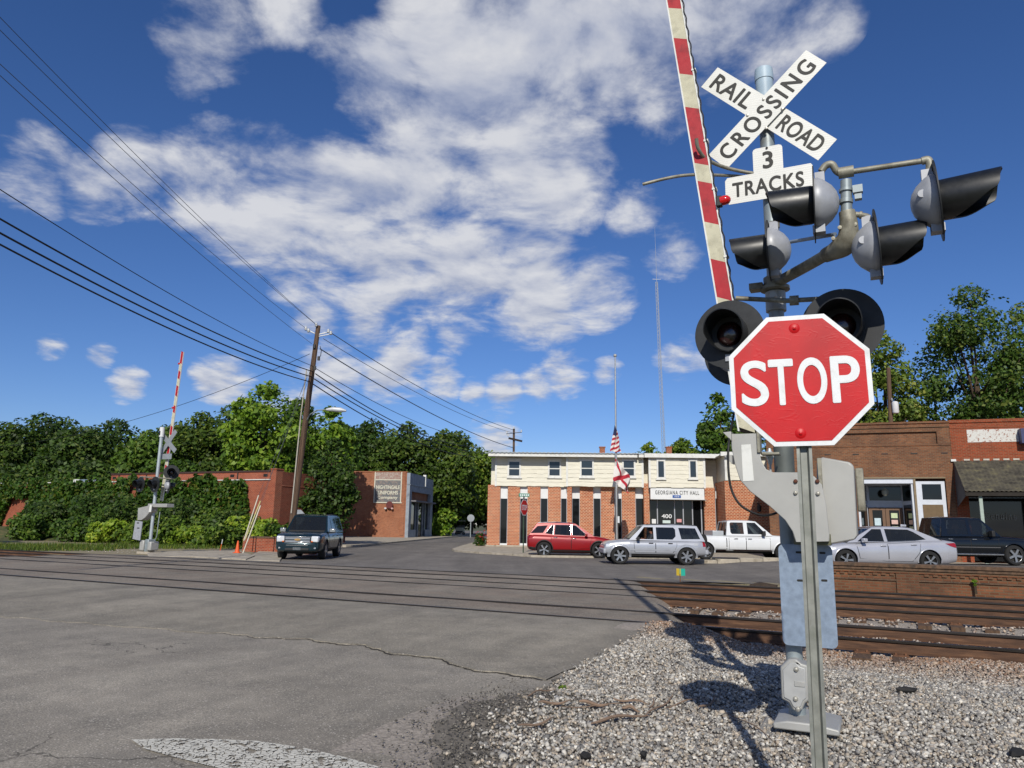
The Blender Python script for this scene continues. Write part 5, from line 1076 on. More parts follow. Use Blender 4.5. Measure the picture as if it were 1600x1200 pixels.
zt = SH.px(1440, 658)[2]; zo = SH.px(1400, 746)[2]; xl, xm = SH.px(1262, 750)[0]-2.0, SH.px(1486, 700)[0]; zp0, zp1 = SH.px(1420, 694)[2], SH.px(1420, 675)[2]
xp = SH.px(1464, 684)[0]; xe0, xe1, xw1 = SH.px(1341, 790)[0], SH.px(1430, 790)[0], SH.px(1481, 790)[0]
MB().bx(xl, xm, 0, .4, zo, zp0).bx(xl, xm, 0, .4, zp1, zt-.32).bx(xp, xm, 0, .4, zp0, zp1).bx(xl, xp, .12, .4, zp0, zp1).build('wall', m_br_brown, shop)
MB().bx(xl, xe0, 0, .4, 0, zo).build('wall_pier', m_br_brown, shop); MB().bx(xw1, xm, 0, .4, 0, zo).build('wall_pier', m_br_brown, shop); MB().bx(xl, xm, 2.3, 16, 0, zt-.4).build('rear_wall', m_br_brown, shop)
for i, (z, o) in enumerate(((zt-.32, .06), (zt-.22, .03), (zt-.12, .09))): MB().bx(xl, xm, -o, .42, z, z+.10).build('brick_course', m_br_brown, shop)
MB().bx(xl, xm, -.03, .02, zp0-.09, zp0-.02).build('brick_course', m_br_brown, shop)
for x in np.arange(xl+.2, xm-.2, 1.35): MB().bx(x, x+.30, -.012, .02, zo+1.18, zo+1.235).build('iron_anchor', m_blk, shop)
MB().bx(xe0-.1, xw1, -.05, .1, zo-.06, zo+.02).build('lintel', m_tan, shop); MB().bx(xe1, SH.px(1433.5, 790)[0], -.02, .3, 0, zo-.06).build('post', m_tan, shop)
# entry: splayed bay with doors
MB().bx(xe0, xe1, 0.02, 2.2, zo-.30, zo-.06).build('entry_ceiling', m_sash, shop)
dx0, dx1, dz0, dz1 = rc(SH, 1359, 793, 1412, 853, 1.8); dz0 = .05
for k in range(2):
    a = dx0+(dx1-dx0)*k/2; b = a+(dx1-dx0)/2; d = MB().bx(a+.01, b-.01, 1.8, 1.86, dz0, dz1).build('door', m_door, shop); g = MB().bx(a+.18, b-.16, 1.785, 1.81, dz0+.3, dz1-.14).build('door_glass', m_dark, d)
    mm = (a+b)/2
    for (zz_, hh, cc) in (((dz1-.75, .38, '#b9cdd6'),) if k == 0 else ((dz1-.42, .26, '#b9c7a0'), (dz1-.75, .22, '#c9a9a0'), (dz1-1.1, .26, '#b9c0a4'))): MB().bx(mm-.15, mm+.15, 1.77, 1.78, zz_-hh/2, zz_+hh/2).build('notice', mat('notice'+cc, cc, .6, var=.2, vs_=15), d)
ta, tb, tz0, tz1 = rc(SH, 1358, 760, 1408, 782, 1.8)
fr = MB().bx(dx0-.25, dx1+.22, 1.86, 2.0, dz1, zo-.1).build('entry_frame', m_sash, shop); MB().bx(ta, tb, 1.84, 1.87, tz0, tz1).build('transom', m_dark, fr)
for (xa_, xb_) in ((xe0+.05, dx0-.02), (xe1-.05, dx1+.02)):
    A, B = Vector((xa_, .15, 0)), Vector((xb_, 1.85, 0))
    def qd(u0, u1, z0, z1, off=0.):
        n_ = Vector((-(B-A).y, (B-A).x, 0)).normalized(); n_ = n_ if n_.y < 0 else -n_
        return [A+(B-A)*u0+n_*off+Vector((0, 0, z0)), A+(B-A)*u1+n_*off+Vector((0, 0, z0)), A+(B-A)*u1+n_*off+Vector((0, 0, z1)), A+(B-A)*u0+n_*off+Vector((0, 0, z1))]
    mb = MB(); mb.add(qd(0, 1, 0, zo-.1), [(0, 1, 2, 3)]); s_ = mb.build('bay_frame', m_sash, shop)
    for (z0, z1) in ((.8, tz0-.25), (tz0-.05, tz1+.02)): mb = MB(); mb.add(qd(.16, .86, z0, z1, .012), [(0, 1, 2, 3)]); mb.build('bay_pane', m_dark, s_)
    MB().bx(xa_-.05, xa_+.05, .08, .2, 0, zo-.06).build('bay_post', m_sash, shop)
MB().lathe([(.0, .32), (.05, .3), (.16, .16), (.15, .0), (.05, -.1), (0, -.1)], (SH.px(1383, 770, .9)[0], .9, SH.px(1383, 772, .9)[2]), seg=14).build('hanging_lamp', mat('globe', '#8f8f80', .4, var=.1), shop)
fr = sb_(SH, shop, 'display_frame', 1433.5, 752, 1480, 850, .06, .16, m_sash); sb_(SH, fr, 'transom', 1441, 756.5, 1471, 780.5, .05, .10, m_dark); sb_(SH, fr, 'display_panel', 1444, 788.5, 1476, 846, .05, .10, m_brpan)
# red shop with awning
shop2 = SH.empty('brick_shop', 'red brick shop with a mossy corrugated awning and white painted panel', 'building')
xr = xm+14; zt2 = SH.px(1540, 655)[2]; zaw = SH.px(1540, 720)[2]
MB().bx(xm+.01, xr, 0, .4, zaw-.5, zt2-.15).bx(xm+.01, xm+.55, 0, .4, 0, zaw-.5).build('wall', m_br_red, shop2); MB().bx(xm+.01, xr, -.05, .42, zt2-.15, zt2).build('brick_course', m_br_red, shop2); MB().bx(xm+.01, xr, -.02, .1, zt2-.42, zt2-.34).build('brick_course', m_br_red, shop2)
MB().bx(xm+.01, xr, 2.2, 16, 0, zt2-.2).build('rear_wall', m_br_red, shop2); MB().bx(xm+.55, xr, 1.6, 1.7, .1, zaw-.5).build('shop_window', m_dark, shop2); MB().bx(xm+.55, xr, .3, 1.7, zaw-.9, zaw-.5).build('shop_ceiling', m_soff, shop2)
t = NT('flaking white paint'); t.col(t.mix(t.ramp(t.noise(9, 8, .75), [(.54, (0, 0, 0)), (.58, (1, 1, 1))]), lin('#c5c4bd'), lin('#8a5a48'))); t.set(rough=.85); t.bump(t.noise(30, 4), .4, .005)
sb_(SH, shop2, 'painted_panel', 1511, 670.5, 1597, 690.5, -.012, .02, t.m); sb_(SH, shop2, 'shop_sign', 1596, 669, 1612, 692, -.5, .0, mat('blue sign', '#26305c', .5, var=.2))
t = NT('mossy corrugated iron'); n_ = t.noise(2.2, 7, .7, stretch=(1, 2.5, 1)); t.col(t.ramp(n_, [(.36, lin('#2e2b24')), (.5, lin('#4a463b')), (.6, lin('#57523f')), (.75, lin('#7a7550'))])); t.set(rough=.85, metal=.1); m_moss = t.m
A = SH.px(1490, 721, 0.0); zlo = SH.px(1530, 767.5, -1.9)[2]; xa_ = xm+.04; n_ = 150; V = []
for i in range(n_+1):
    x = xa_+(xr-xa_)*i/n_; V += [(x, -.02, zaw+.0+.02*math.cos(i*math.pi)), (x, -1.9, zlo+.02*math.cos(i*math.pi))]
mb = MB(); mb.add(V, [(2*i, 2*i+2, 2*i+3, 2*i+1) for i in range(n_)]); aw = mb.build('awning', m_moss, shop2)
MB().bx(xa_, xr, -1.92, -1.86, zlo-.22, zlo-.05).build('awning_edge', mat('dark timber', '#27221c', .9, var=.3), aw); mb = MB(); mb.add([(xa_, -.02, zaw-.02), (xa_, -1.9, zlo-.02), (xa_, -1.9, zlo-.24), (xa_, -.02, zlo-.7)], [(0, 1, 2, 3)]); mb.build('awning_side', mat('grey sheet', '#4b4d50', .7, var=.2), aw)
sb_(SH, shop2, 'flashing', 1486, 717.5, 1494, 721, -.1, .02, m_wtrim)
for i in range(6): x = xm+.5+i*.42; MB().bx(x, x+.26, -.035, .01, zaw+.02, zaw+.10).build('mortar_patch', mat('mortar', '#b5ada0', .9, var=.2), shop2)
pp_ = SH.px(1533, 790, -1.7)[0]
for k in range(4): MB().bx(pp_-.07+3.4*k, pp_+.07+3.4*k, -1.76, -1.62, 0, zlo-.1).build('awning_post', mat('pale green post', '#9aa79c', .6, var=.15), shop2)
a, b, z0, z1 = rc(SH, 1538, 800, 1588, 812, 1.55); text('lettering', 'Genuine', (z1-z0)*1.0, mat('faded lettering', '#8d8d88', .7, var=.2), shop2, ((a+b)/2, 1.56, (z0+z1)/2), FRONT, width=b-a, bold=.01, spacing=1.3)
MB().bx(xl, xr, -3.6, .05, -.2, .08).build('front_pavement', m_conc, shop, bevel=.01)
# ------------------------------------------------------------------ brick retaining wall along the tracks
m_br_wall = brick('old platform brick', '#84553a', '#66402b', '#6d5a45', .21, .073, .012, '#40332a', .7)
m_cap = mat('weathered cap brick', '#5f4a39', .95, var=.4, vs_=9, bump=.6, bs=30, dirt='#3b332b', dscale=5)
rw = thing('retaining_wall', 'low old brick retaining wall with corbelled cap beside the tracks', 'wall', (0, 0, 0), -TF.a)
NW = 23.5; s0, s1 = -1.9, 24.; ztop = .72
MB().bx(s0, s1, NW, NW+.35, -.35, ztop-.10).build('wall', m_br_wall, rw)
MB().bx(s0-.05, s1, NW-.10, NW+.40, ztop-.10, ztop).build('cap_course', m_cap, rw, bevel=.015); MB().bx(s0, s1, NW-.065, NW+.02, ztop-.18, ztop-.105).build('corbel_course', m_cap, rw, bevel=.008); MB().bx(s0, s1, NW-.035, NW+.02, ztop-.255, ztop-.185).build('corbel_course', m_br_wall, rw, bevel=.006)
pil = [s0]; x = TF.to(PL(1400, 900, TF.y, NW))[0]
while x < s1: pil.append(x); x += 3.05
for x in pil: MB().bx(x, x+.55, NW-.055, NW+.02, -.35, ztop-.26).build('pilaster', m_br_wall, rw)
dm = MB().box((0, 0, 0), (.11, .04, .055)).mesh('dentil', m_br_wall); 
for i, x in enumerate(np.arange(s0+.6, 9, .21)):
    if any(p-.06 < x < p+.6 for p in pil): continue
    o = bpy.data.objects.new('dentil', dm); COL.objects.link(o); o.parent = rw; o.location = (x, NW-.018, ztop-.29)
for a, b in zip(pil[:-1], pil[1:]): MB().bx(a+.55, b, NW-.035, NW+.01, ztop-.46, ztop-.42).build('string_course', m_cap, rw)
# ------------------------------------------------------------------ left: ivy-covered warehouse
LBL = YD(425, 850, 48.5); LBL[2] = 0; LB = Frame(LBL, 25.9)
m_br_left = brick('warehouse brick', '#a54e30', '#8c3d27', '#a08571', .215, .075, .010, '#6c2f20', .4)
wh_ = LB.empty('brick_warehouse', 'long red brick warehouse half buried in ivy behind the bank', 'building')
zf = LB.px(412, 750)[2]; zc_ = LB.px(425, 734)[2]; zbk = LB.px(300, 738, 7)[2]
MB().bx(-60, -.45, 0, .4, -.3, zf).build('wall', m_br_left, wh_); MB().bx(-.45, .0, -.1, .5, -.3, zc_).build('corner_pier', m_br_left, wh_); MB().bx(-.49, .04, -.14, .54, zc_, zc_+.08).build('coping', m_br_left, wh_)
MB().bx(-.4, 0, .5, 7.4, -.3, zc_-.1).build('side_wall', brick('side wall brick', '#8a3b28', '#743021', '#7d6455', .215, .075, .010, '#4c241b', .4), wh_); MB().bx(-.42, .03, .5, 7.4, zc_-1.05, zc_-.98).build('string_course', m_br_left, wh_)  # side brick coloured darker to carry the wall's shade
MB().bx(-60, -.5, -.08, .45, zf, zf+.06).build('flashing', m_wtrim, wh_); MB().bx(-60, -.4, .4, 7, zf-.3, zf-.2).build('low_roof', m_metalroof, wh_)
MB().bx(-26, -6.3, 7, 7.4, 0, zbk).build('back_parapet', m_br_left, wh_); MB().bx(-26, -6.3, 6.92, 7.02, zbk-.08, zbk+.04).build('coping', mat('dark coping', '#3a2620', .8, var=.2), wh_); MB().bx(-26, -6.3, 6.96, 7.02, zbk-1.0, zbk-.95).build('string_course', mat('dark coping', '#3a2620'), wh_)
for x in np.arange(-25, -7, 3.55): MB().bx(x, x+.10, 6.94, 7.02, zbk-1.4, zbk).build('downpipe', mat('dark coping', '#3a2620'), wh_); MB().bx(x-.75, x-.35, 6.96, 7.01, zbk-.45, zbk-.25).build('vent', m_blk, wh_)
for (a, b, y0, y1, m) in ((114, 122, 749, 757, m_wtrim), (124, 141, 749, 758, m_galv), (141, 155, 750, 758, m_mast), (157, 175, 753, 757, m_wpan)): sb_(LB, wh_, 'rooftop_unit', a, y0, b, y1+2, 4, 5.2, m, .03)
p = LB.px(438, 740, .5)  # wall lamp on the side wall
q = np.array([.05, 4.0, zc_-.55]); MB().tube([(q[0], q[1], q[2]), (q[0]+.3, q[1], q[2]+.35), (q[0]+.7, q[1]-.1, q[2]+.3)], .035, 8).lathe([(.12, .12), (.16, 0), (.05, -.02)], (q[0]+.8, q[1]-.1, q[2]+.1), seg=12).build('wall_lamp', m_wtrim, wh_, smooth=50)
# ------------------------------------------------------------------ painted-sign building down the side street
NFL = YD(632, 840, 78); NFL[2] = 0.15; NF = Frame(NFL, 8)
ng = NF.empty('corner_shop', 'small brick corner shop with faded painted wall sign and blue grey front', 'building')
m_br_ng = brick('faded orange brick', '#a8603c', '#8f4a2e', '#9a8670', .215, .075, .012, '#6d3a26', .5); m_blue = mat('blue grey painted brick', '#8b939b', .8, var=.25, vs_=4, bump=.3, bs=20, dirt='#666e77', dscale=2)
zn = NF.px(600, 737)[2]; xnl = NF.px(520, 790)[0]
MB().bx(xnl-8, 0, 0, .4, -.3, zn).build('side_wall', m_br_ng, ng); MB().bx(xnl-8, .04, -.06, .46, zn-.06, zn+.04).build('coping', m_br_ng, ng); MB().bx(xnl-8, 0, -.03, .1, zn-1.02, zn-.94).build('string_course', m_br_ng, ng)
for a, b in ((578, 584), (626, 632)): sb_(NF, ng, 'pilaster', a, 738, b, 836, -.07, .1, m_br_ng)
t = NT('faded grey mural'); t.col(t.mix(t.ramp(t.noise(6, 8, .75), [(.45, (0, 0, 0)), (.62, (1, 1, 1))]), lin('#5c6164'), lin('#8a7a70'))); t.set(rough=.9); m_mural = t.m
mu = sb_(NF, ng, 'mural', 585.5, 750, 627, 785, -.085, .0, m_mural); t2 = NT('faded upper mural'); t2.col(t2.mix(t2.ramp(t2.noise(7, 8, .75), [(.42, (0, 0, 0)), (.6, (1, 1, 1))]), lin('#8a6a60'), lin('#a59c92'))); t2.set(rough=.9)
sb_(NF, mu, 'mural_top', 585.5, 738, 627, 749, -.084, .0, t2.m); m_mw = mat('faded mural white', '#c2bfae', .9, var=.2, vs_=12)
for r_4 in ((584.5, 737.5, 586, 785.5), (626, 737.5, 627.5, 785.5), (584.5, 749, 627.5, 750.3), (584.5, 784.5, 627.5, 786)): sb_(NF, mu, 'mural_border', *r_4, -.09, .0, m_mw)
for s_, x0, x1, y0, y1 in (('NIGHTINGALE', 588, 624.5, 758.5, 764), ('UNIFORMS', 590.5, 621.5, 767, 772.5), ('Company', 589, 621, 775, 780.5)):
    a, b, z0, z1 = rc(NF, x0, y0, x1, y1, -.1); text('lettering', s_, z1-z0, m_mw, mu, ((a+b)/2, -.095, (z0+z1)/2), FRONT, width=b-a, bold=.03)
p = NF.px(608.5, 789, -.3); MB().lathe([(.36, -.05), (.38, 0), (.36, .05)], p, (0, 1, 0), 24).build('round_sign', mat('dark red disc', '#5a1f1c', .6, var=.2), ng); MB().tube([p, (p[0], 0, p[2])], .03, 6).build('sign_arm', m_trim, ng)
for dx, cc in ((-.42, m_wpan), (.3, mat('pale pink lamp', '#c9a6a0', .6, var=.1))): MB().lathe([(.12, .1), (.14, 0), (.05, -.1)], (p[0]+dx, p[1], p[2]-.38), seg=10).build('wall_lamp', cc, ng)
# front, facing the side street (local +x)
def sp(px, py, x0=0.):
    P = PL(px, py, NF.x, NF.x@NF.loc+x0)-NF.loc; return NF.y@P, P[2]
yb = sp(671, 800)[0]; zb2 = sp(671, 749)[1]
MB().bx(0, .35, 0, yb, zn-2.0, zn-.6).bx(0, .35, 0, yb*.62, zn-.6, zn-.1).bx(0, .35, yb*.66, yb, zn-.6, zn-.25).bx(0, .35, 0, .9, -.3, zn-2).bx(0, .35, yb-1.1, yb, -.3, zn-2).build('front_wall', m_blue, ng)
MB().bx(.1, .42, yb*.62, yb*.66, zn-1.2, zn+.1).build('white_post', m_wtrim, ng); MB().bx(0, .42, 0, yb, zn-1.35, zn-1.28).build('string_course', m_blue, ng)
MB().bx(-8, -.1, .4, yb, -.3, zn-1.2).build('rear_wall', m_br_ng, ng)
zaw2 = sp(650, 783)[1]; MB().bx(.0, .9, .7, yb-.6, zaw2-.15, zaw2).build('canopy', mat('old grey canopy', '#6b6a6e', .8, var=.3), ng); MB().bx(-.05, .1, .9, yb-1.1, .1, zaw2).build('shop_window', m_dark, ng)
for y in (.9, yb*.32, yb*.42, yb*.62, yb*.72, yb-1.2): MB().bx(.05, .22, y, y+.14, -.1, zaw2).build('window_frame', m_blue, ng)
for y0, y1 in ((.9, yb*.32), (yb*.72, yb-1.2)): MB().bx(.0, .3, y0, y1, -.2, .75).build('stall_riser', m_blue, ng)
# shed at the left edge
SL = YD(-150, 850, 41); shed = thing('shed', 'pale grey shed corner at the foot of the ivy bank', 'building', (SL[0], SL[1], 0), -TF.a); m_shed = mat('pale shed wall', '#8d8484', .8, var=.15)
MB().bx(-3.5, .9, 0, 3, -.2, 2.35).build('wall', m_shed, shed); MB().xz([(-3.8, 2.3), (1.15, 2.3), (-1.3, 3.1)], -.3, 3.3).build('roof', m_metalroof, shed)
# ================================================================== vegetation
vr = np.random.default_rng(11)
def leafquads(C, size, nrm=None, asp=.62):
    n = len(C); a = vr.normal(size=(n, 3)); a /= np.linalg.norm(a, axis=1)[:, None]
    if nrm is not None: a = a*.75+nrm; a /= np.linalg.norm(a, axis=1)[:, None]
    b = vr.normal(size=(n, 3)); t1 = np.cross(a, b); t1 /= np.linalg.norm(t1, axis=1)[:, None]; t2 = np.cross(a, t1)
    s = (size*vr.uniform(.6, 1.35, n))[:, None]
    V = np.stack([C-t1*s, C+t2*s*asp+a*s*.18, C+t1*s, C-t2*s*asp+a*s*.18], 1).reshape(-1, 3)
    return V, np.arange(4*n).reshape(-1, 4)
def clumped(n, cents, rads, squash=.8):
    k = vr.choice(len(cents), n, p=(rads**2)/np.sum(rads**2)); d = vr.normal(size=(n, 3)); d /= np.linalg.norm(d, axis=1)[:, None]
    r = vr.uniform(.35, 1.08, n)**.55; P = cents[k]+d*(rads[k]*r)[:, None]*np.array([1, 1, squash]); return P, d
m_bark = mat('bark', '#4a3c2e', .95, var=.4, vs_=6, bump=.7, bs=20, stretch=(2, 2, .4)); m_stem = mat('bush stem', '#3b3022', .95, var=.3)
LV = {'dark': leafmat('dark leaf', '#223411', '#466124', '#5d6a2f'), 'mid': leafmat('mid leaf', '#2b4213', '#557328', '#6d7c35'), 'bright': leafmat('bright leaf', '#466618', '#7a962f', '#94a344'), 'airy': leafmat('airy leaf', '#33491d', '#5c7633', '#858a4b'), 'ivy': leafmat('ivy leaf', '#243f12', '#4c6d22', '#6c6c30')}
def tree(name, label, base, top, rad, kind, n=6000, ls=.30, crown0=.30, nc=22, airy=0., group='trees behind the street', trunk=.28, cat='tree', lean=0.):
    base = np.array(base, float); hgt = top-base[2]; root = thing(name, label, cat, base, 0, group)
    cz0, cz1 = hgt*crown0, hgt; cm = (cz0+cz1)/2; ch = (cz1-cz0)/2
    cents = []; rads = []
    for i in range(nc):
        d = vr.normal(size=3); d /= np.linalg.norm(d); rr = vr.uniform(.45, .80); rc_ = vr.uniform(.24, .42)*(1-.35*airy)
        cents.append((d[0]*rad*rr+lean, d[1]*rad*rr, cm+d[2]*ch*rr)); rads.append(rc_*min(rad, ch*1.2))
    cents.append((lean, 0, cz1-.26*rad)); rads.append(.26*rad)
    cents, rads = np.array(cents), np.array(rads)
    cents[:, 2] = np.minimum(cents[:, 2], cz1-rads*.85)
    n = int(n*1.15) if kind == 'airy' else n; P, d = clumped(n, cents, rads); nu = int(n*(.28 if kind != 'airy' else .12)); du = vr.normal(size=(nu, 3)); du /= np.linalg.norm(du, axis=1)[:, None]; ru = vr.uniform(.3, 1, nu)[:, None]**.5
    Pu = du*ru*np.array([rad*.86, rad*.86, ch*.92])+np.array([lean, 0, cm]); P = np.concatenate([P, Pu]); d = np.concatenate([d, du]); P[:, 2] = np.maximum(P[:, 2], .25)
    V, F = leafquads(P, ls, d*.55+np.array([0, -.25, .35])); npmesh('crown', V, F, LV[kind], root)
    tb = MB(); th = hgt*.8; pts = [(lean*t_*.8+.25*math.sin(t_*5+base[0]), .2*math.sin(t_*4), -.3+(th+.3)*t_) for t_ in np.linspace(0, 1, 8)]
    tb.tube(pts, list(np.linspace(trunk, trunk*.25, 8)), 10)
    for c in cents[vr.permutation(len(cents))[:min(13, nc)]]:
        t0 = vr.uniform(.35, .8); q = Vector(pts[int(t0*7)]); m_ = (q+Vector(c))/2+Vector((0, 0, -.06*hgt*vr.uniform(-.4, 1))); tb.tube([q, m_, Vector(c)], [trunk*.42, trunk*.28, trunk*.08], 7)
    tb.build('trunk', m_bark, root, smooth=60); return root
def bush(name, label, base, w, d_, h, kind, n=2200, ls=.13, group='bushes on the ivy bank', nc=12, frame=None):
    root = thing(name, label, 'bush', base, 0, group); cents = []; rads = []
    for i in range(nc):
        a = vr.uniform(0, 6.283); r = vr.uniform(0, .68); z = vr.uniform(.18, .72); cents.append((math.cos(a)*r*w/2, math.sin(a)*r*d_/2, z*h)); rads.append(vr.uniform(.20, .34)*min(w, h*1.2))
    cents, rads = np.array(cents), np.array(rads); cents[:, 2] = np.minimum(cents[:, 2], h-rads*.7)
    P, d = clumped(n, cents, rads); P[:, 2] = np.clip(P[:, 2], .02, h*1.05); V, F = leafquads(P, ls, d*.6+np.array([0, -.3, .4])); npmesh('foliage', V, F, LV[kind], root)
    sb2 = MB()
    for c in cents[:8]: sb2.tube([(c[0]*.2, c[1]*.2, -.1), (c[0]*.6, c[1]*.6, c[2]*.5), tuple(c)], [.035, .025, .01], 6)
    sb2.build('stem', m_stem, root); return root
KIND = {'dark': 'dark green', 'mid': 'mid green', 'bright': 'bright light green'}
TR = [(-15, 655, 92, 80, 'dark'), (45, 640, 96, 82, 'dark'), (108, 662, 88, 66, 'dark'), (165, 650, 98, 70, 'dark'), (218, 668, 86, 60, 'mid'), (262, 655, 100, 70, 'dark'), (300, 640, 92, 62, 'dark'), (345, 628, 96, 60, 'dark'),
      (455, 618, 88, 62, 'mid'), (520, 655, 84, 52, 'mid'), (575, 650, 96, 66, 'dark'), (632, 655, 92, 62, 'dark'), (690, 668, 94, 60, 'dark'), (735, 690, 112, 60, 'mid'), (780, 705, 118, 60, 'dark'), (660, 715, 100, 50, 'dark'), (125, 715, 82, 62, 'dark'), (15, 720, 84, 66, 'dark'), (250, 715, 84, 60, 'mid'), (330, 715, 86, 52, 'dark'), (600, 740, 96, 52, 'dark'), (720, 770, 122, 60, 'dark'), (480, 720, 80, 48, 'dark')]
WHERE = ['at the far left behind the shed', 'with a flat spreading top above the ivy bank', 'low between two taller crowns above the ivy bank', 'behind the rooftop units of the warehouse', 'behind the warehouse parapet, left of the far signal', 'behind the far signal mast', 'behind the raised far gate arm', 'beside the bright tree over the warehouse',
         'just left of the utility pole', 'below the street lamp arm', 'behind the corner shop roof, wide crown', 'tallest over the painted wall sign', 'beyond the blue grey shop front', 'over the end of the side street', 'behind the city hall corner', 'low behind the corner shop', 'low behind the ivy on the warehouse', 'low behind the shed roof', 'low over the warehouse parapet', 'low beside the warehouse corner', 'low behind the painted wall sign', 'low at the end of the side street', 'low between warehouse and corner shop']
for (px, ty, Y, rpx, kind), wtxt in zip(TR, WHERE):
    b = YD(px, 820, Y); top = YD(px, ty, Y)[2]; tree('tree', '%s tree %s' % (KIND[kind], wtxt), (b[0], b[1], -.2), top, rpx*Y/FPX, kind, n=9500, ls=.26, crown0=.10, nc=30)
b = YD(400, 830, 64); tree('tree', 'bright light green open tree standing over the warehouse roof', (b[0], b[1], -.2), YD(400, 592, 64)[2], 3.9, 'bright', n=9000, ls=.22, crown0=.18, nc=34, airy=.5)
b = YD(505, 830, 70); tree('tree', 'light green thin topped tree under the street lamp', (b[0], b[1], -.2), YD(505, 632, 70)[2], 2.9, 'bright', n=4500, ls=.22, crown0=.2, nc=24, airy=.6)
b = YD(512, 838, 50); tree('tree', 'dense dark green tree between the utility pole and the corner shop', (b[0], b[1], -.1), YD(512, 682, 50)[2], 2.1, 'dark', n=9000, ls=.13, crown0=.0, nc=26)
# behind city hall and the shops
for px, ty, Y, r, kind, n, w in ((1015, 690, 84, 2.6, 'mid', 3500, 'rounded tree top showing over the city hall roof by the radio mast'), (1070, 682, 84, 3.2, 'mid', 4500, 'bushy tree top showing over the city hall roof behind the chimney'), (1128, 612, 76, 2.6, 'mid', 5000, 'narrow tall tree beside the stop sign edge'), (1165, 650, 80, 4., 'dark', 4000, 'dark tree behind the stop sign')):
    b = YD(px, 830, Y); tree('tree', w, (b[0], b[1], 0), YD(px, ty, Y)[2], r, kind, n=n, ls=.24, crown0=.25, nc=24, airy=.3)
for px, ty, Y, r, n, w, nc, cr in ((1395, 512, 56, 3.5, 6500, 'medium tree behind the brown brick shop and transformer pole', 30, .30), (1478, 585, 62, 3.8, 4500, 'lower tree between two taller ones behind the shops', 18, .3), (1550, 440, 58, 5.2, 9500, 'tall open crowned tree with a dark forked trunk behind the red shop', 44, .34), (1640, 470, 60, 4.2, 6500, 'tall tree at the far end behind the red shop', 30, .3), (1330, 620, 60, 2.6, 3000, 'small tree behind the stop sign and brown shop', 16, .3), (1440, 625, 64, 3.6, 3500, 'low bushy tree just above the brown shop roof', 14, .4)):
    b = YD(px, 830, Y); tree('tree', w, (b[0], b[1], 0), YD(px, ty, Y)[2], r, 'airy', n=n, ls=.16, crown0=cr, nc=nc, airy=.6, trunk=.3)
b = YD(683, 836, 92); bush('bush', 'bright green shrub beside the blue grey shop front', (b[0], b[1], 0), 4.2, 3, 4.0, 'bright', 2500, .22, 'shrubs')
# ivy on the warehouse wall and the overgrown bank
n = 42000; xs = vr.uniform(-50, -1.9, n); zs = vr.uniform(0, 1, n)
lim = np.interp(xs, [-50, -6, -4.2, -3.3, -2.5, -1.9], [.97, .97, .96, .92, .8, .3])+.05*np.sin(xs*1.7)+.04*np.sin(xs*4.1); zz = zs*zf*1.08*np.clip(lim, 0, 1.15)
gap = [LB.px(a, 812)[0] for a in (8, 36)]; k = ~((xs > gap[0]+(zz-1.5)*.5) & (xs < gap[1]+(zz-1.5)*.5) & (zz < 3.0)); k &= vr.random(n) > .0
for (gx, gz, gr_) in ((181, 788, .5), (165, 770, .3), (212, 770, .35)):
    c = LB.px(gx, gz); k &= np.hypot(xs-c[0], (zz-c[2])*.6) > gr_
xs, zz = xs[k], zz[k]; P = np.stack([xs, -.08-np.abs(vr.normal(0, .16, len(xs)))-.35*np.clip(np.sin(xs*2.1)*np.sin(zz*2.3+xs), 0, 1), zz], 1)
V, F = leafquads(P, .15, np.array([0, -.7, .35])); o = npmesh('ivy', V, F, LV['ivy'], None); o.location = tuple(LB.loc); o.rotation_euler = (0, 0, -LB.a); tag(o, 'green ivy covering the warehouse wall', 'ivy', kind='stuff')
def bank(x, y): return .9*sm(-5.5, -1.0, y)
mb = MB(); V = [(x, y, (bank(x, y)-.12)*sm(-2.5, -9, x)+.02) for y in np.linspace(-8.2, 0, 10) for x in np.linspace(-58, -.5, 40)]; mb.add(V, [(i*40+k_, i*40+k_+1, (i+1)*40+k_+1, (i+1)*40+k_) for i in range(9) for k_ in range(39)]); o = mb.build('bank', m_grassg, smooth=70); o.location = tuple(LB.loc); o.rotation_euler = (0, 0, -LB.a); tag(o, kind='structure')
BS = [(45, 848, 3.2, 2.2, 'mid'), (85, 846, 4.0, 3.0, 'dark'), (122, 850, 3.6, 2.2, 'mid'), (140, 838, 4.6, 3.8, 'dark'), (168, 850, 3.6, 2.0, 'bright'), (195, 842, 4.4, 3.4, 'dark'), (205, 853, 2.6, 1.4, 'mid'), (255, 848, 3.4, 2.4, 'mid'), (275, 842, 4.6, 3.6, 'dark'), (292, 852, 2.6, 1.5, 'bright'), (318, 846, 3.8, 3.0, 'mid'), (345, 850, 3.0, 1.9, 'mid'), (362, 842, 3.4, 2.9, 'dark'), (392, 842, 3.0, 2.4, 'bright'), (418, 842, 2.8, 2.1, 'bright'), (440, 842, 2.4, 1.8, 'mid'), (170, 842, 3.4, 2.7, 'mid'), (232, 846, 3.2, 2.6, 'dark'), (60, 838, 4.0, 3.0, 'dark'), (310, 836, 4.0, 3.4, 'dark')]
BW = ['beside the bare brick gap', 'tall, right of the bare brick gap', 'low at the track side, far from the signal', 'tallest, below the rooftop units', 'low and sunlit at the track side', 'tall, left of the far signal', 'low, left of the far signal base', 'right of the far signal mast', 'tall, right of the far signal lights', 'low and sunlit, right of the far signal', 'between far signal and guy wires', 'low beside the white stake', 'tall and dark above the traffic cone', 'sunlit behind the guy wire sleeves', 'sunlit above the railing', 'beside the utility pole', 'behind the sunlit low one', 'directly behind the far signal mast', 'tall and dark behind the bare brick gap', 'dark against the ivy, below the grey roof heap']
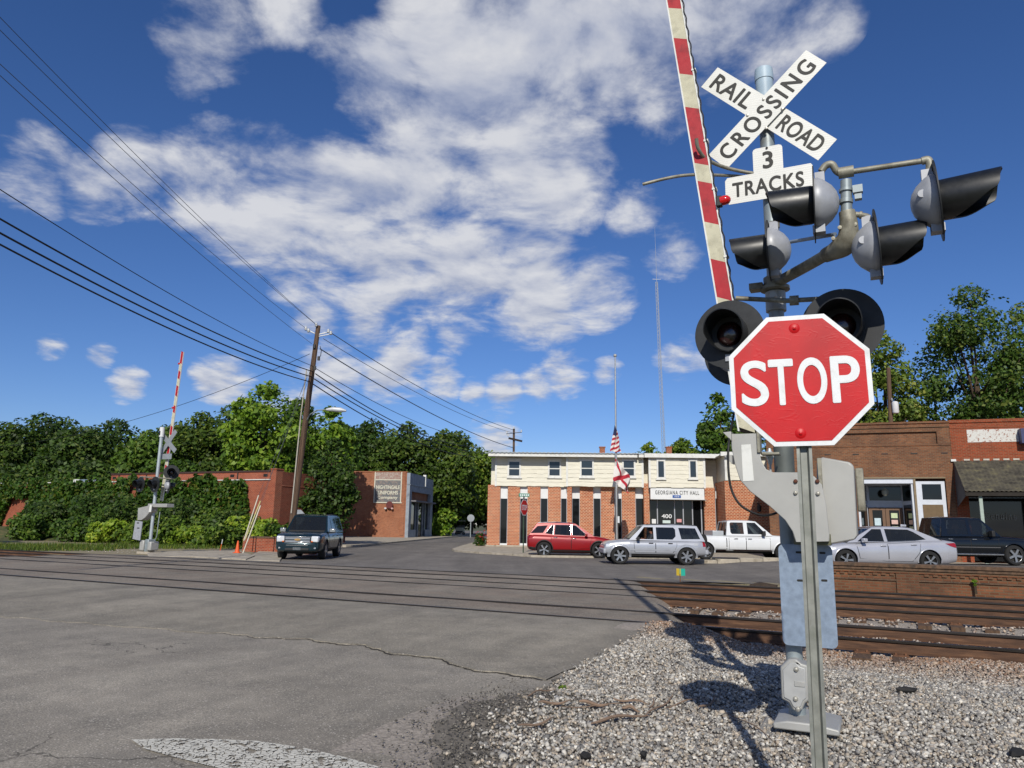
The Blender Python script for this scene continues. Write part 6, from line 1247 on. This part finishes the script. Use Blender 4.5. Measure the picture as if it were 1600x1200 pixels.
for (px, py, w, h, kind), t_ in zip(BS, BW):
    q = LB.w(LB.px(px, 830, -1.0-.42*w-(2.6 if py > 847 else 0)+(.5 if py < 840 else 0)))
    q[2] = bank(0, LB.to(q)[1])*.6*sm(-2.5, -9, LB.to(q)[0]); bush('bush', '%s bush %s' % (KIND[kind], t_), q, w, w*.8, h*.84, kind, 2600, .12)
# rough grass along the verge
n = 9000; px_ = vr.uniform(-30, 395, n); P = np.array([G(a, vr.uniform(848, 858)+(3 if a < 180 else 0), .03) for a in px_]); hgt = vr.uniform(.06, .26, n); ang = vr.uniform(0, 6.28, n); wv = np.stack([np.cos(ang), np.sin(ang), np.zeros(n)], 1)*.02; tip = P+np.stack([vr.normal(0, .06, n), vr.normal(0, .06, n), hgt], 1)
V = np.stack([P-wv, P+wv, tip], 1).reshape(-1, 3); o = npmesh('grass', V, np.arange(3*n).reshape(-1, 3), leafmat('grass blade', '#2c3f14', '#56702a', '#7a7a3c')); tag(o, 'rough green grass along the foot of the ivy bank', 'grass', kind='stuff')
n = 2500; P = []
while len(P) < n:
    s_, n_ = vr.uniform(-3.6, 8), vr.uniform(21.6, 23.2); w = TF.w((s_, n_, -.10)); P.append(w)
P = np.array(P); hgt = vr.uniform(.03, .12, n); tip = P+np.stack([vr.normal(0, .05, n), vr.normal(0, .05, n), hgt], 1); V = np.stack([P-[.015, 0, 0], P+[.015, 0, 0], tip], 1).reshape(-1, 3); o = npmesh('weeds', V, np.arange(3*n).reshape(-1, 3), leafmat('dry weed', '#4a4a22', '#6d6a34', '#8a8250')); tag(o, 'thin dry weeds between the far track and the street', 'weeds', kind='stuff')
q = TF.w((TF.to(PL(1523, 915, TF.y, NW))[0], NW-.12, 0)); bush('weed', 'small green weed growing from the retaining wall', (q[0], q[1], .12), .14, .12, .42, 'bright', 120, .035, 'shrubs', 5)
q = G(878, 1079, 0); bush('weed', 'tiny green weed at the edge of the gravel and asphalt', (q[0], q[1], -.01), .09, .09, .07, 'bright', 60, .016, 'shrubs', 4)
q = G(752, 853, .1); bl_ = bush('planter_bush', 'low shrub with red flowers at the city hall corner', (q[0], q[1], .1), 1.0, .8, 1.0, 'dark', 500, .10, 'shrubs', 8)
Pf = vr.normal(0, .22, (60, 3))+np.array([0, -.2, .65]); V, F = leafquads(Pf, .06); npmesh('flowers', V, F, mat('red flower', '#a03030', .6, var=.2), bl_)
# ================================================================== poles, wires, flags, far signal, small things
m_pole = mat('weathered pole timber', '#5a4636', .9, var=.35, vs_=5, bump=.5, bs=25, stretch=(3, 3, .3)); m_wire = mat('black wire', '#0e0e10', .6, var=0.); m_gwire = mat('grey wire', '#4a4d52', .5, .3, var=0.)
UY = 40.0; ub = YD(450.5, 860, UY); ub[2] = 0; ut = YD(497.5, 510, UY); up_ = thing('utility_pole', 'leaning wooden utility pole carrying a street lamp', 'utility pole', ub, 0, 'utility poles')
def ul(px, py, dy=0.): return Vector(YD(px, py, UY+dy)-ub)
MB().tube([(0, 0, -.3), ul(479, 645), ul(497.5, 509)], [.185, .155, .125], 14).build('pole', m_pole, up_, smooth=60)
MB().tube([ul(455, 802, -.2), ul(470, 650, -.2), ul(479, 578, -.2)], .035, 8).build('conduit', mat('pale conduit', '#a8a294', .6, var=.2), up_)
MB().tube([ul(484, 517), ul(496, 523), ul(508, 520)], .035, 8).tube([ul(478, 515, -.2), ul(496, 523)], .03, 8).tube([ul(514, 519, -.2), ul(496, 523)], .03, 8).tube([ul(496, 526), ul(517, 522, -.2)], .03, 8).build('insulator_bracket', m_wpan, up_)
for a, b in ((478, 513), (482, 516), (513, 517), (517, 520), (494, 507)): MB().lathe([(.05, -.12), (.09, -.08), (.05, -.04), (.09, 0), (.05, .04), (.07, .08), (0, .12)], ul(a, b, -.2), seg=10).build('insulator', m_wpan, up_, smooth=50)
MB().tube([ul(477.5, 660), ul(484, 648, -.3), ul(495, 641, -.5), ul(512, 640, -.6)], .035, 8).build('lamp_arm', m_mast, up_, smooth=60); MB().tube([ul(510, 640, -.6), ul(520, 639.5, -.6), ul(532, 640.5, -.6), ul(541, 642, -.6)], [.06, .13, .14, .05], 10).build('lamp_head', mat('lamp head', '#b9bcbf', .5, .2, var=.1), up_, smooth=60)
for a, b in ((491, 541), (498, 560), (492, 575)): MB().box(ul(a, b, -.18), (.12, .12, .22)).build('cable_clamp', m_trim, up_)
MB().tube([ul(500, 541, -.2), ul(502, 548, -.25), ul(501, 556, -.25), ul(496, 560, -.2)], .02, 6).build('drop_loop', m_cable, up_)
def wire(name, label, A, B, r, sag, tmax=1.0, m=None, n=40, group='overhead wires'):
    A, B = Vector(A), Vector(B); s1_ = 1/tmax; off = sag*4*s1_*(1-s1_) if tmax > 1 else 0; B2 = B+Vector((0, 0, off)); pts = []
    for i in range(n+1):
        t_ = tmax*i/n; p = A+(B2-A)*t_; p.z -= sag*4*(t_/tmax)*(1-t_/tmax); pts.append(p)
    mb = MB(); mb.tube(pts, r, 6); tag(mb.build(name, m or m_wire, smooth=60), label, 'wire', group)
def uw(px, py): return YD(px, py, UY)
for i, (a, b, y, r) in enumerate(((490, 581, 342, .026), (488, 589, 364, .028), (486, 597, 382, .026))): wire('overhead_cable', ('topmost', 'middle', 'lowest')[i]+' of the three thick black cables running to the utility pole', uw(a, b), YD(0, y, 18), r, .75, 1.45)
wire('overhead_cable', 'thin cable above the three thick black ones', uw(491, 573), YD(0, 296, 18), .014, .7, 1.45)
for a, b, y, lb in ((494, 507, 27, 'thin power line ending at the pin on the very top of the pole'), (496, 509, 47, 'thin power line ending just below the pole top'), (478, 513, 100, 'thin power line ending at the outer insulators of the bracket'), (487, 537, 118, 'thin power line ending on the pole below the insulator bracket')): wire('power_line', lb, uw(a, b), YD(0, y, 18), .010, .5, 1.45, m_gwire)
wire('service_wire', 'thin service wire dropping to the trees from the pole', uw(484, 553), YD(60, 690, 52), .014, .9, 1.2)
FY = 78
for a, b, c, d, r, lb in ((517, 520, 803, 672, .022, 'thin grey power line between the two utility poles'), (505, 529, 800, 676, .016, 'lower thinner power line between the two utility poles'), (500, 545, 803, 700, .03, 'twisted cable running from the utility pole towards city hall')): wire('power_line', lb, uw(a, b), YD(c, d, FY), r, .6, 1.0, m_gwire)
for a, b, c, d, lb in ((493, 584, 700, 692, 'topmost'), (491, 592, 715, 702, 'middle'), (489, 600, 705, 708, 'lowest')): wire('overhead_cable', lb+' of the three thick cables running on behind the utility pole', uw(a, b), YD(c, d, 66), .030, .9, 1.35)
wire('overhead_cable', 'thin cable above the thick ones behind the utility pole', uw(494, 576), YD(673, 668, 60), .018, .5, 1.5)
# guy wires with plastic sleeves
for i, (a, b, c, d) in enumerate(((379, 866, 407, 790), (381, 845, 404, 774), (383, 843, 407, 783))):
    g0 = G(a, b, .05) if i == 0 else YD(a, b, 36.8+.5*i); Yt = g0[1]+1.2; g1 = YD(c, d, Yt); root = thing('guy_wire', ['guy wire with white sleeve anchored in the sidewalk', 'guy wire with long white sleeve by the bushes', 'guy wire with yellowish sleeve by the bushes'][i], 'guy wire', g0, 0, 'guy wires')
    MB().tube([(0, 0, -.6 if i else -.1), Vector(g1-g0), Vector(uw(489, 560+8*i)-g0)], .008, 6).build('wire', m_gwire, root); MB().tube([(0, 0, 0), Vector(g1-g0)], .030, 8).build('sleeve', mat(['white sleeve', 'white sleeve', 'yellow sleeve'][i], ['#bdb6a4', '#bdb6a4', '#b9b27a'][i], .6, var=.15), root)
# far poles
def simple_pole(label, px, ytop, ybase, Y, r, arm=True):
    b = YD(px, ybase, Y); t_ = YD(px, ytop, Y); root = thing('utility_pole', label, 'utility pole', (b[0], b[1], 0), 0, 'utility poles'); o = Vector((b[0], b[1], 0)); MB().tube([(0, 0, -.3), Vector(t_)-o], [r*1.2, r], 10).build('pole', m_pole, root, smooth=60); return root, o
rt, o = simple_pole('wooden utility pole with dark crossarm rising behind city hall', 803, 670, 760, FY, .12)
L_ = lambda a, b, dy=-.2: Vector(YD(a, b, FY+dy))-o
MB().bar(L_(794.5, 684.5), L_(816, 689.5), .16, .2).build('crossarm', mat('dark crossarm', '#2a211b', .9, var=.2), rt); MB().tube([L_(791, 678), L_(803, 676.5), L_(815, 675.5)], .04, 6).build('upper_bracket', m_gwire, rt)
for a, b in ((792, 675), (814.5, 673.5), (803, 668.5), (794, 680)): MB().lathe([(.06, -.12), (.10, -.05), (.06, 0), (.10, .06), (0, .14)], L_(a, b), seg=8).build('insulator', m_wpan, rt)
rt, o = simple_pole('short wooden pole behind the corner shop', 556, 704, 790, 86, .15); L_ = lambda a, b: Vector(YD(a, b, 85.8))-o
MB().bar(L_(547, 716), L_(562, 714), .1).build('crossarm', m_pole, rt)
for a, b in ((548, 713), (551, 719), (561, 711)): MB().lathe([(.08, -.14), (.14, 0), (0, .16)], L_(a, b), seg=8).build('insulator', m_wpan, rt)
rt, o = simple_pole('grey pole with transformer can behind the brown shop', 1388, 575, 700, 47, .13); L_ = lambda a, b: Vector(YD(a, b, 46.7))-o
MB().lathe([(0, .40), (.13, .40), (.16, .36), (.2, .34), (.2, -.30), (.16, -.36), (0, -.36)], L_(1399, 637), seg=16).build('transformer', m_wpan, rt, smooth=50); MB().tube([L_(1394, 626), L_(1393, 622)], .05, 6).build('bushing', m_hous, rt)
# radio mast
RY = 86; b = YD(1037.5, 706, RY); t_ = YD(1026, 440, RY); rm_ = thing('radio_mast', 'tall thin lattice radio mast behind city hall', 'radio mast', (b[0], b[1], 0), 0); o = Vector((b[0], b[1], 0)); B = Vector((0, 0, 0)); T = Vector(t_)-o; m_lat = mat('grey lattice steel', '#a9adb3', .5, .4, var=.1)
lg = [Vector((.26*math.cos(a), .26*math.sin(a), 0)) for a in (.5, 2.6, 4.7)]
mb = MB(); ax = Vector((T.x-0, T.y, T.z)); base_ = Vector((YD(1037.5, 706, RY)-np.array(o)))
def mp(t_): return base_+(T-base_)*t_
for l in lg: mb.tube([mp(-.45)+l, mp(1)+l*.6], .028, 6)
mb.build('leg_frame', m_lat, rm_); n = 44; mb = MB()
for i in range(n):
    for j in range(3):
        a, c = i/n, (i+1)/n; mb.bar(mp(a)+lg[j]*(1-.4*a), mp(c)+lg[(j+1) % 3]*(1-.4*c), .018); mb.bar(mp(a)+lg[j]*(1-.4*a), mp(a)+lg[(j+1) % 3]*(1-.4*a), .016)
mb.build('lattice', m_lat, rm_); w_ = Vector(YD(1023, 355, RY))-o
MB().tube([mp(.97), w_], [.03, .012], 6).build('whip_antenna', m_lat, rm_); MB().bar(T+Vector((-.5, 0, .3)), T+Vector((.5, 0, .3)), .05).build('cross_antenna', m_lat, rm_)
# flagpole and flags
FYD = 47.5; b = YD(964, 850, FYD); fp = thing('flagpole', 'tall silver flagpole in front of city hall', 'flagpole', (b[0], b[1], .1), 0); o = Vector((b[0], b[1], .1)); zt_ = YD(961, 558, FYD)[2]
MB().tube([(0, 0, -.15), (0, 0, zt_-.1)], [.085, .045], 14).build('pole', mat('brushed pole', '#b5b5b2', .35, .7, var=.1), fp, smooth=60); MB().lathe([(0, .12), (.09, .08), (.12, 0), (.09, -.08), (0, -.12)], (0, 0, zt_), seg=14).build('finial', m_alu, fp, smooth=60); MB().lathe([(.07, -.2), (.07, .2), (0, .22)], Vector(YD(966.5, 812, FYD-.1))-o, seg=8).build('cleat_box', m_wpan, fp)
def flag(name, label, corners, colf, nu, nv, amp, cat='flag'):
    Pc = [np.array(YD(a, b_, FYD-.12)) for a, b_ in corners]; V = []; 
    for j in range(nv+1):
        for i in range(nu+1):
            u, v = i/nu, j/nv; p = (Pc[0]*(1-u)+Pc[1]*u)*(1-v)+(Pc[3]*(1-u)+Pc[2]*u)*v; w = amp*math.sin(u*11+v*4)*(.25+u); V.append(tuple(p+np.array([.25*w*math.cos(v*5), w, .05*math.sin(u*9)*u])))
    mb = MB()
    cols = []
    for j in range(nv):
        for i in range(nu): mb.add([], [(j*(nu+1)+i, j*(nu+1)+i+1, (j+1)*(nu+1)+i+1, (j+1)*(nu+1)+i)], colf((i+.5)/nu, (j+.5)/nv))
    mb.v = V; ob = mb.build(name, [m_fw, m_fr, m_fb], smooth=70, fix=False); return tag(ob, label, cat, 'flags on the flagpole')
m_fw = mat('flag white', '#cfcac4', .8, var=.06); m_fr = mat('flag crimson', '#a11a2c', .8, var=.08); m_fb = mat('flag navy', '#1e2548', .8, var=.08)
flag('flag', 'white flag with a crimson diagonal cross hanging from the flagpole', ((961.5, 716), (985, 745), (982.5, 772), (957.5, 750)), lambda u, v: 1 if min(abs(u-v), abs(u+v-1)) < .125 else 0, 40, 40, .22)
flag('flag', 'limp striped american flag bunched against the flagpole', ((960.5, 664), (965.5, 676), (971, 707), (953, 705)), lambda u, v: 2 if (v < .36 and u < .62) else (1 if int((v*.9+u*.25)*11) % 2 else 0), 26, 44, .10)
# small stop sign with street-name blades at the city hall corner
def stop_small(label, px, ybase, yc, Y, ang, front, size=.78, z0=.1, lean=0):
    b = YD(px, ybase, Y); F_ = Frame((b[0], b[1], z0), ang); root = F_.empty('stop_sign', label, 'stop sign', 'stop signs'); zc_ = YD(px, yc, Y)[2]-z0
    MB().bx(-.03, .03, -.02, .02, -.2, zc_+.4).build('post', mat('green post', '#3f5340', .6, .2, var=.2) if front else m_galv, root); r_8 = size/2/math.cos(R(22.5)); oc_ = lambda k: [(r_8*k*math.cos(R(22.5+45*i)), zc_+r_8*k*math.sin(R(22.5+45*i))) for i in range(8)]
    pl2 = MB().xz(oc_(1), -.035, -.028).build('sign_plate', m_sw if front else mat('sign back', '#8f9498', .5, .3, var=.12), root)
    if front: MB().xz(oc_(.92), -.04, -.034).build('sign_face', m_sred, pl2); text('lettering', 'STOP', size*.33, m_sw, pl2, (0, -.043, zc_), FRONT, width=size*.68, bold=.02)
    return root, zc_, F_
r8, zc8, F8 = stop_small('small stop sign on a green post at the city hall corner', 817.5, 862, 793, 41.5, -62, True, .86)
Fb = Frame(F8.loc, 2); q0, q1 = Fb.px(811, 773.5, -.02), Fb.px(828, 773.5, -.02); zz_ = q0[2]
bd_ = thing('street_name_sign', 'green street name sign above the small stop sign', 'street sign', F8.loc, -Fb.a); q0, q1 = Fb.px(796, 774, -.05), Fb.px(827.5, 774, -.05)
MB().bx(Fb.px(810.5, 774, 0)[0], Fb.px(827.5, 774, 0)[0], -.04, -.03, zz_-.09, zz_+.09).build('blade', mat('street sign green', '#1f7a62', .5, var=.08), bd_); MB().bx(-.04, .04, -.045, .03, zc8+.35, zz_-.05).build('bracket', m_trim, bd_)
for i in range(5): x = Fb.px(812.5+i*3, 774, 0)[0]; MB().bx(x, x+.07, -.046, -.041, zz_-.045, zz_+.045).build('mark', m_wpan, bd_)
stop_small('back of a stop sign half hidden by the utility pole', 461, 868, 808, 41.8, 4, False, .82, 0)
b = YD(735, 836.5, 92); rs = thing('round_sign', 'round pale sign back on a thin post down the side street', 'sign', (b[0], b[1], 0), 0); zc9 = YD(735, 809.5, 92)[2]; MB().lathe([(0, -.02), (.44, -.02), (.44, .02), (0, .02)], (0, -.06, zc9), (0, 1, 0), 28).build('sign_plate', mat('sign back', '#8f9498'), rs); MB().bx(-.05, .05, -.03, .03, -.2, zc9+.4).build('post', m_mast, rs)

# ------------------------------------------------------------------ the far crossing signal, seen from behind
LS = Frame(G(233, 863.5, .08), 25.9); K = LS.px; fs = LS.empty('crossing_signal', 'grey crossing signal with raised striped gate arm standing before the ivy bank', 'crossing signal', 'crossing signals')
zt3 = K(250, 668)[2]; m_mast2 = mat('pale grey mast', '#a9b2b6', .45, .3, var=.12)
MB().tube([(0, 0, .1), (0, 0, zt3-.3)], .075, 16).build('mast', m_mast2, fs, smooth=60); MB().tube([(0, 0, zt3-.45), (0, 0, zt3)], .11, 16).build('mast_cap', m_wpan, fs, smooth=60); MB().box((0, -.115, zt3-.28), (.07, .02, .2)).build('cap_slot', m_trim, fs, bevel=.01)
MB().bx(-.40, -.12, -.25, .2, .08, .55).build('junction_box', m_alu, fs, bevel=.05); MB().bx(-.11, .12, -.2, .2, .0, .6).build('base_casting', m_mast, fs, bevel=.03); MB().bx(.13, .36, -.25, .2, .1, .5).build('junction_box', m_alu, fs, bevel=.05); MB().bx(-.45, .4, -.3, .3, -.15, .05).build('foundation', m_conc, fs)
a0, a1 = Vector(K(252.5, 782, .3)), Vector(K(285.5, 550, .3)); ad = (a1-a0).normalized()
def at2(y):
    lo, hi = 0., 12.
    for _ in range(40):
        m_ = (lo+hi)/2; w_ = LS.w(a0+ad*m_)-EYE
        if 600-FPX*(w_@CU)/(w_@CF) > y: lo = m_
        else: hi = m_
    return lo
gate_arm(fs, a0, a1, .15, [0]+[at2(y) for y in (742, 727, 716, 697, 680, 666, 645, 634, 619, 603, 592, 580, 568)]+[at2(550)], False)
for y in (568, 637): q = a0+ad*at2(y)+Vector((-.1, 0, 0)); MB().lathe([(.05, -.06), (.05, .06), (0, .07)], q, (-1, 0, 0), 10).build('arm_lamp', m_lampr, fs, smooth=60)
for (p, q, d) in (((251, 676), (274, 705), .14), ((252, 707), (275, 673), .16)):
    A, B = K(*p, d), K(*q, d); mb = MB(); u = (B-A)/np.linalg.norm(B-A); w_ = np.array([-u[2], 0, u[0]])*.115; mb.xz([(A-w_)[[0, 2]], (B-w_)[[0, 2]], (B+w_)[[0, 2]], (A+w_)[[0, 2]]], d, d+.006); mb.build('crossbuck_blade', mat('sign back', '#8f9498'), fs)
a, b, z0, z1 = rc(LS, 249, 709, 268, 717.5, .13); MB().bx(a, b, .13, .136, z0, z1).build('track_count_sign', mat('sign back', '#8f9498'), fs)
MB().tube([K(219, 745, -.15), K(268, 748, -.15)], .03, 8).build('cross_pipe', m_pipe, fs); MB().tube([(0, 0, K(245, 747)[2]), (0, -.15, K(245, 747)[2])], .05, 8).build('bracket_clamp', m_alu, fs)
signal_light(fs, K(219, 757, -.3), (-.1, -1, 0), .35, L=.3, vr=.19); signal_light(fs, K(242, 757, -.34), (-.1, -1, 0), .36, L=.3, vr=.19); signal_light(fs, K(268, 738, .2), (.75, -.66, 0), .34, L=.42, vr=.18); signal_light(fs, K(263, 759, .1), (.45, .9, 0), .36, L=.3)
a, b, z0, z1 = rc(LS, 232.5, 787, 262, 792.5, -.15); MB().bx(a, b, -.2, .2, z0, z1).build('arm_bracket', m_alu, fs, bevel=.01)
p = [K(x, y, -.25) for x, y in ((216, 794), (232, 790), (236, 788), (236, 798), (228, 808), (221, 813), (215, 813))]; MB().xz([(q[0], q[2]) for q in p], -.27, .1).build('gate_mechanism', m_alu, fs, bevel=.02); p = [K(x, y, -.29) for x, y in ((234.5, 789), (237.5, 789), (236, 800), (232.5, 800))]; MB().xz([(q[0], q[2]) for q in p], -.30, -.28).build('reflector_strip', m_white, fs)
p = [K(x, y, -.33) for x, y in ((212, 813.5), (223, 815), (219, 844.5), (207.5, 842))]; bx_ = MB().xz([(q[0], q[2]) for q in p], -.35, -.32).build('sign_back', m_hous, fs)
for (x, y) in ((215.5, 817), (216, 825)): q = K(x, y, -.36); MB().box(q, (.14, .01, .04)).build('slot', m_trim, bx_)
MB().tube([K(250, 800, -.1), K(247, 820, -.15), K(245, 838, -.12), K(238, 852, -.05)], .02, 8).build('hanging_cable', m_mast, fs, smooth=60)
# ------------------------------------------------------------------ low wall, railing, cone, stake
q0, q1 = G(372, 860, .08), G(446, 856, .08); q1 = YD(446, 852, 37.5); lw = thing('low_wall', 'low brick wall under the bushes beside the driveway', 'wall', (q0[0], q0[1], 0), 0); d = q1-q0; n_ = math.atan2(d[1], d[0]); lw.rotation_euler = (0, 0, n_); Lw = math.hypot(d[0], d[1])
MB().bx(0, Lw+1.5, .3, .55, -.2, .72).build('wall', m_br_left, lw); MB().bx(0, Lw+1.5, .27, .58, .72, .80).build('coping', m_cap, lw)
rl = thing('railing', 'thin dark pipe railing beside the driveway', 'railing', G(401, 861, .06), 0); g = rl.location; A = Vector((0, 0, 0)); B = Vector(G(437, 858, .06))-g
for t_ in (0, .5, 1): MB().tube([A+(B-A)*t_, A+(B-A)*t_+Vector((0, 0, .62))], .02, 8).build('post', m_trim, rl)
for z in (.30, .62): MB().tube([A+Vector((0, 0, z)), B+Vector((0, 0, z+.08))], .018, 8).build('rail', m_trim, rl)
g = G(370.5, 864, .10); cn = thing('traffic_cone', 'orange traffic cone on the sidewalk by the guy wires', 'cone', g, 0); m_cone = mat('orange cone', '#d0531a', .6, var=.1)
MB().lathe([(.13, .03), (.10, .1), (.03, .55), (.022, .56), (0, .56)], seg=20).build('cone', m_cone, cn, smooth=50); MB().box((0, 0, .015), (.32, .32, .03)).build('base', m_cone, cn, bevel=.01)
g = G(343.5, 861, .05); sk_ = thing('marker_stake', 'thin white and orange marker stake in the grass', 'stake', g, 0); MB().tube([(0, 0, -.05), (.06, 0, .35)], .018, 6).build('lower_stake', m_cone, sk_); MB().tube([(.06, 0, .35), (.09, 0, .58)], .018, 6).build('upper_stake', m_wpan, sk_)
# switch marker with green and yellow vanes
g = TF.w((TF.to(G(1075, 910, 0))[0], 21.75, -.08)); sg = thing('switch_marker', 'small switch stand with green and yellow vanes beside the far track', 'marker', g, 0); sg.scale = (.72, .72, .9)
MB().bx(-.16, .16, -.12, .12, -.05, .06).bx(-.06, .06, -.06, .06, .06, .16).build('base', m_plate, sg, bevel=.01); MB().tube([(0, 0, .1), (0, 0, .42)], .022, 8).build('spindle', m_plate, sg)
z = .36
def vane(ang, w0, w1, m): mb = MB(); c_, s_ = math.cos(ang), math.sin(ang); mb.prism([(w0, z), (w1, z), (w1, z+.22), (w0, z+.22)], lambda a, b, t_: (a*c_-t_*s_, a*s_+t_*c_, b), -.003, .003); mb.build('vane', m, sg)
vane(.1, -.02, .21, mat('vane green', '#1a9a86', .5, var=.05)); vane(R(-58), -.20, .04, mat('vane yellow', '#d3b436', .5, var=.05))
# concrete kerb in front of the white pickup
p0, p1 = YD(1085, 876, 34.6), YD(1300, 880, 34.6); kb = thing('concrete_kerb', 'long pale concrete kerb in front of the white pickup truck', 'kerb', (p0[0], 34.6, 0), 0); nb = 6; Lk = (p1[0]-p0[0])/nb
for i in range(nb): MB().bx(i*Lk+.01, (i+1)*Lk-.01, 0, .45, -.1, .16+zst(p0[0]+(i+.5)*Lk, 34.6)*.9).build('kerb_stone', m_conc, kb, bevel=.02)
# ------------------------------------------------------------------ litter in the gravel
m_stk = mat('dead stick', '#7d6857', .95, var=.35, vs_=9, bump=.4, bs=40, stretch=(1, 4, 4)); m_chunk = mat('black rubber scrap', '#1c1b1a', .8, var=.4, vs_=20, bump=.5)
def gz(px, py): p = G(px, py, 0); q = TF.to(p); z = zball(q[0], q[1]); p = G(px, py, z); return Vector((p[0], p[1], z))
ST = [((843, 1107), (892, 1103), .018, 'pale flat stick at the asphalt edge'), ((905, 1104), (950, 1112), .026, 'thick broken wood piece between two sticks'), ((958, 1098), (1014, 1107), .016, 'reddish straight stick'), ((972, 1112), (1000, 1118), .024, 'dark short split wood piece'), ((922, 1136), (1012, 1124), .022, 'long grey curved branch'), ((1012, 1126), (1052, 1092), .014, 'forked branch reaching up the slope'), ((1040, 1112), (1096, 1096), .011, 'thin twig beside the sign shadow'), ((876, 1112), (985, 1106), .008, 'thin bent twig across the thick wood piece'), ((822, 1092), (868, 1082), .012, 'twig at the weed'), ((812, 1145), (866, 1130), .016, 'stick half buried near the asphalt'), ((1095, 1114), (1120, 1096), .018, 'dark stick in the sign shadow'), ((1135, 1118), (1225, 1172), .008, 'long thin twig beside the mast base'), ((1019, 1100), (1017, 1116), .012, 'short upright stub of a branch')]
for a, b, r, lb in ST:
    A, B = gz(*a), gz(*b); d = B-A; L = d.length; pts = [A+d*t_+Vector((0, 0, .03+r*.6+.012*math.sin(t_*7+a[0])))+Vector((-d.y, d.x, 0))/max(L, .01)*(.018*math.sin(t_*5+a[1])) for t_ in np.linspace(0, 1, 9)]
    o0 = Vector(pts[0]); mb = MB(); mb.tube([p-o0 for p in pts], [r*.62*k for k in (.55, .85, 1, .95, 1.05, .9, .8, .6, .3)], 7); tag(mb.build('stick', m_stk, loc=o0, smooth=40), lb+' lying on the gravel', 'stick', 'dead sticks on the gravel')
for (px, py, sx, sy, sz, lb) in ((1417, 1083, .11, .05, .035, 'black rubber scrap on the gravel right of the post'), (1590, 1182, .10, .05, .035, 'black scrap at the gravel edge beyond the post'), (915, 1188, .05, .045, .03, 'dark lump of tar lying in the gravel near the sticks'), (1006, 1186, .03, .03, .03, 'small dark clinker lump between grey stones'), (1212, 1002, .20, .10, .05, 'dark scrap lying by the rail')):
    p = gz(px, py); mb = MB(); k = np.random.default_rng(px); mb.add([(v[0]*sx*(1+k.normal(0, .2)), v[1]*sy*(1+k.normal(0, .2)), v[2]*sz+.03) for v in ICO], [tuple(f) for f in ICF]); o = mb.build('scrap', m_chunk, loc=p); o.rotation_euler = (0, 0, k.uniform(0, .8)); tag(o, lb, 'debris', 'scraps on the gravel')
q = TF.w((TF.to(G(1205, 912, -.05))[0], 22.3, -.1)); mb = MB(); k = np.random.default_rng(5); mb.add([(v[0]*.45*(1+k.normal(0, .15)), v[1]*.25, v[2]*.22+.05) for v in ICO], [tuple(f) for f in ICF]); tag(mb.build('dirt_heap', mat('dark earth', '#3a2f25', .95, var=.4, bump=.8), loc=q), 'dark earth heap beside the far track', 'heap')
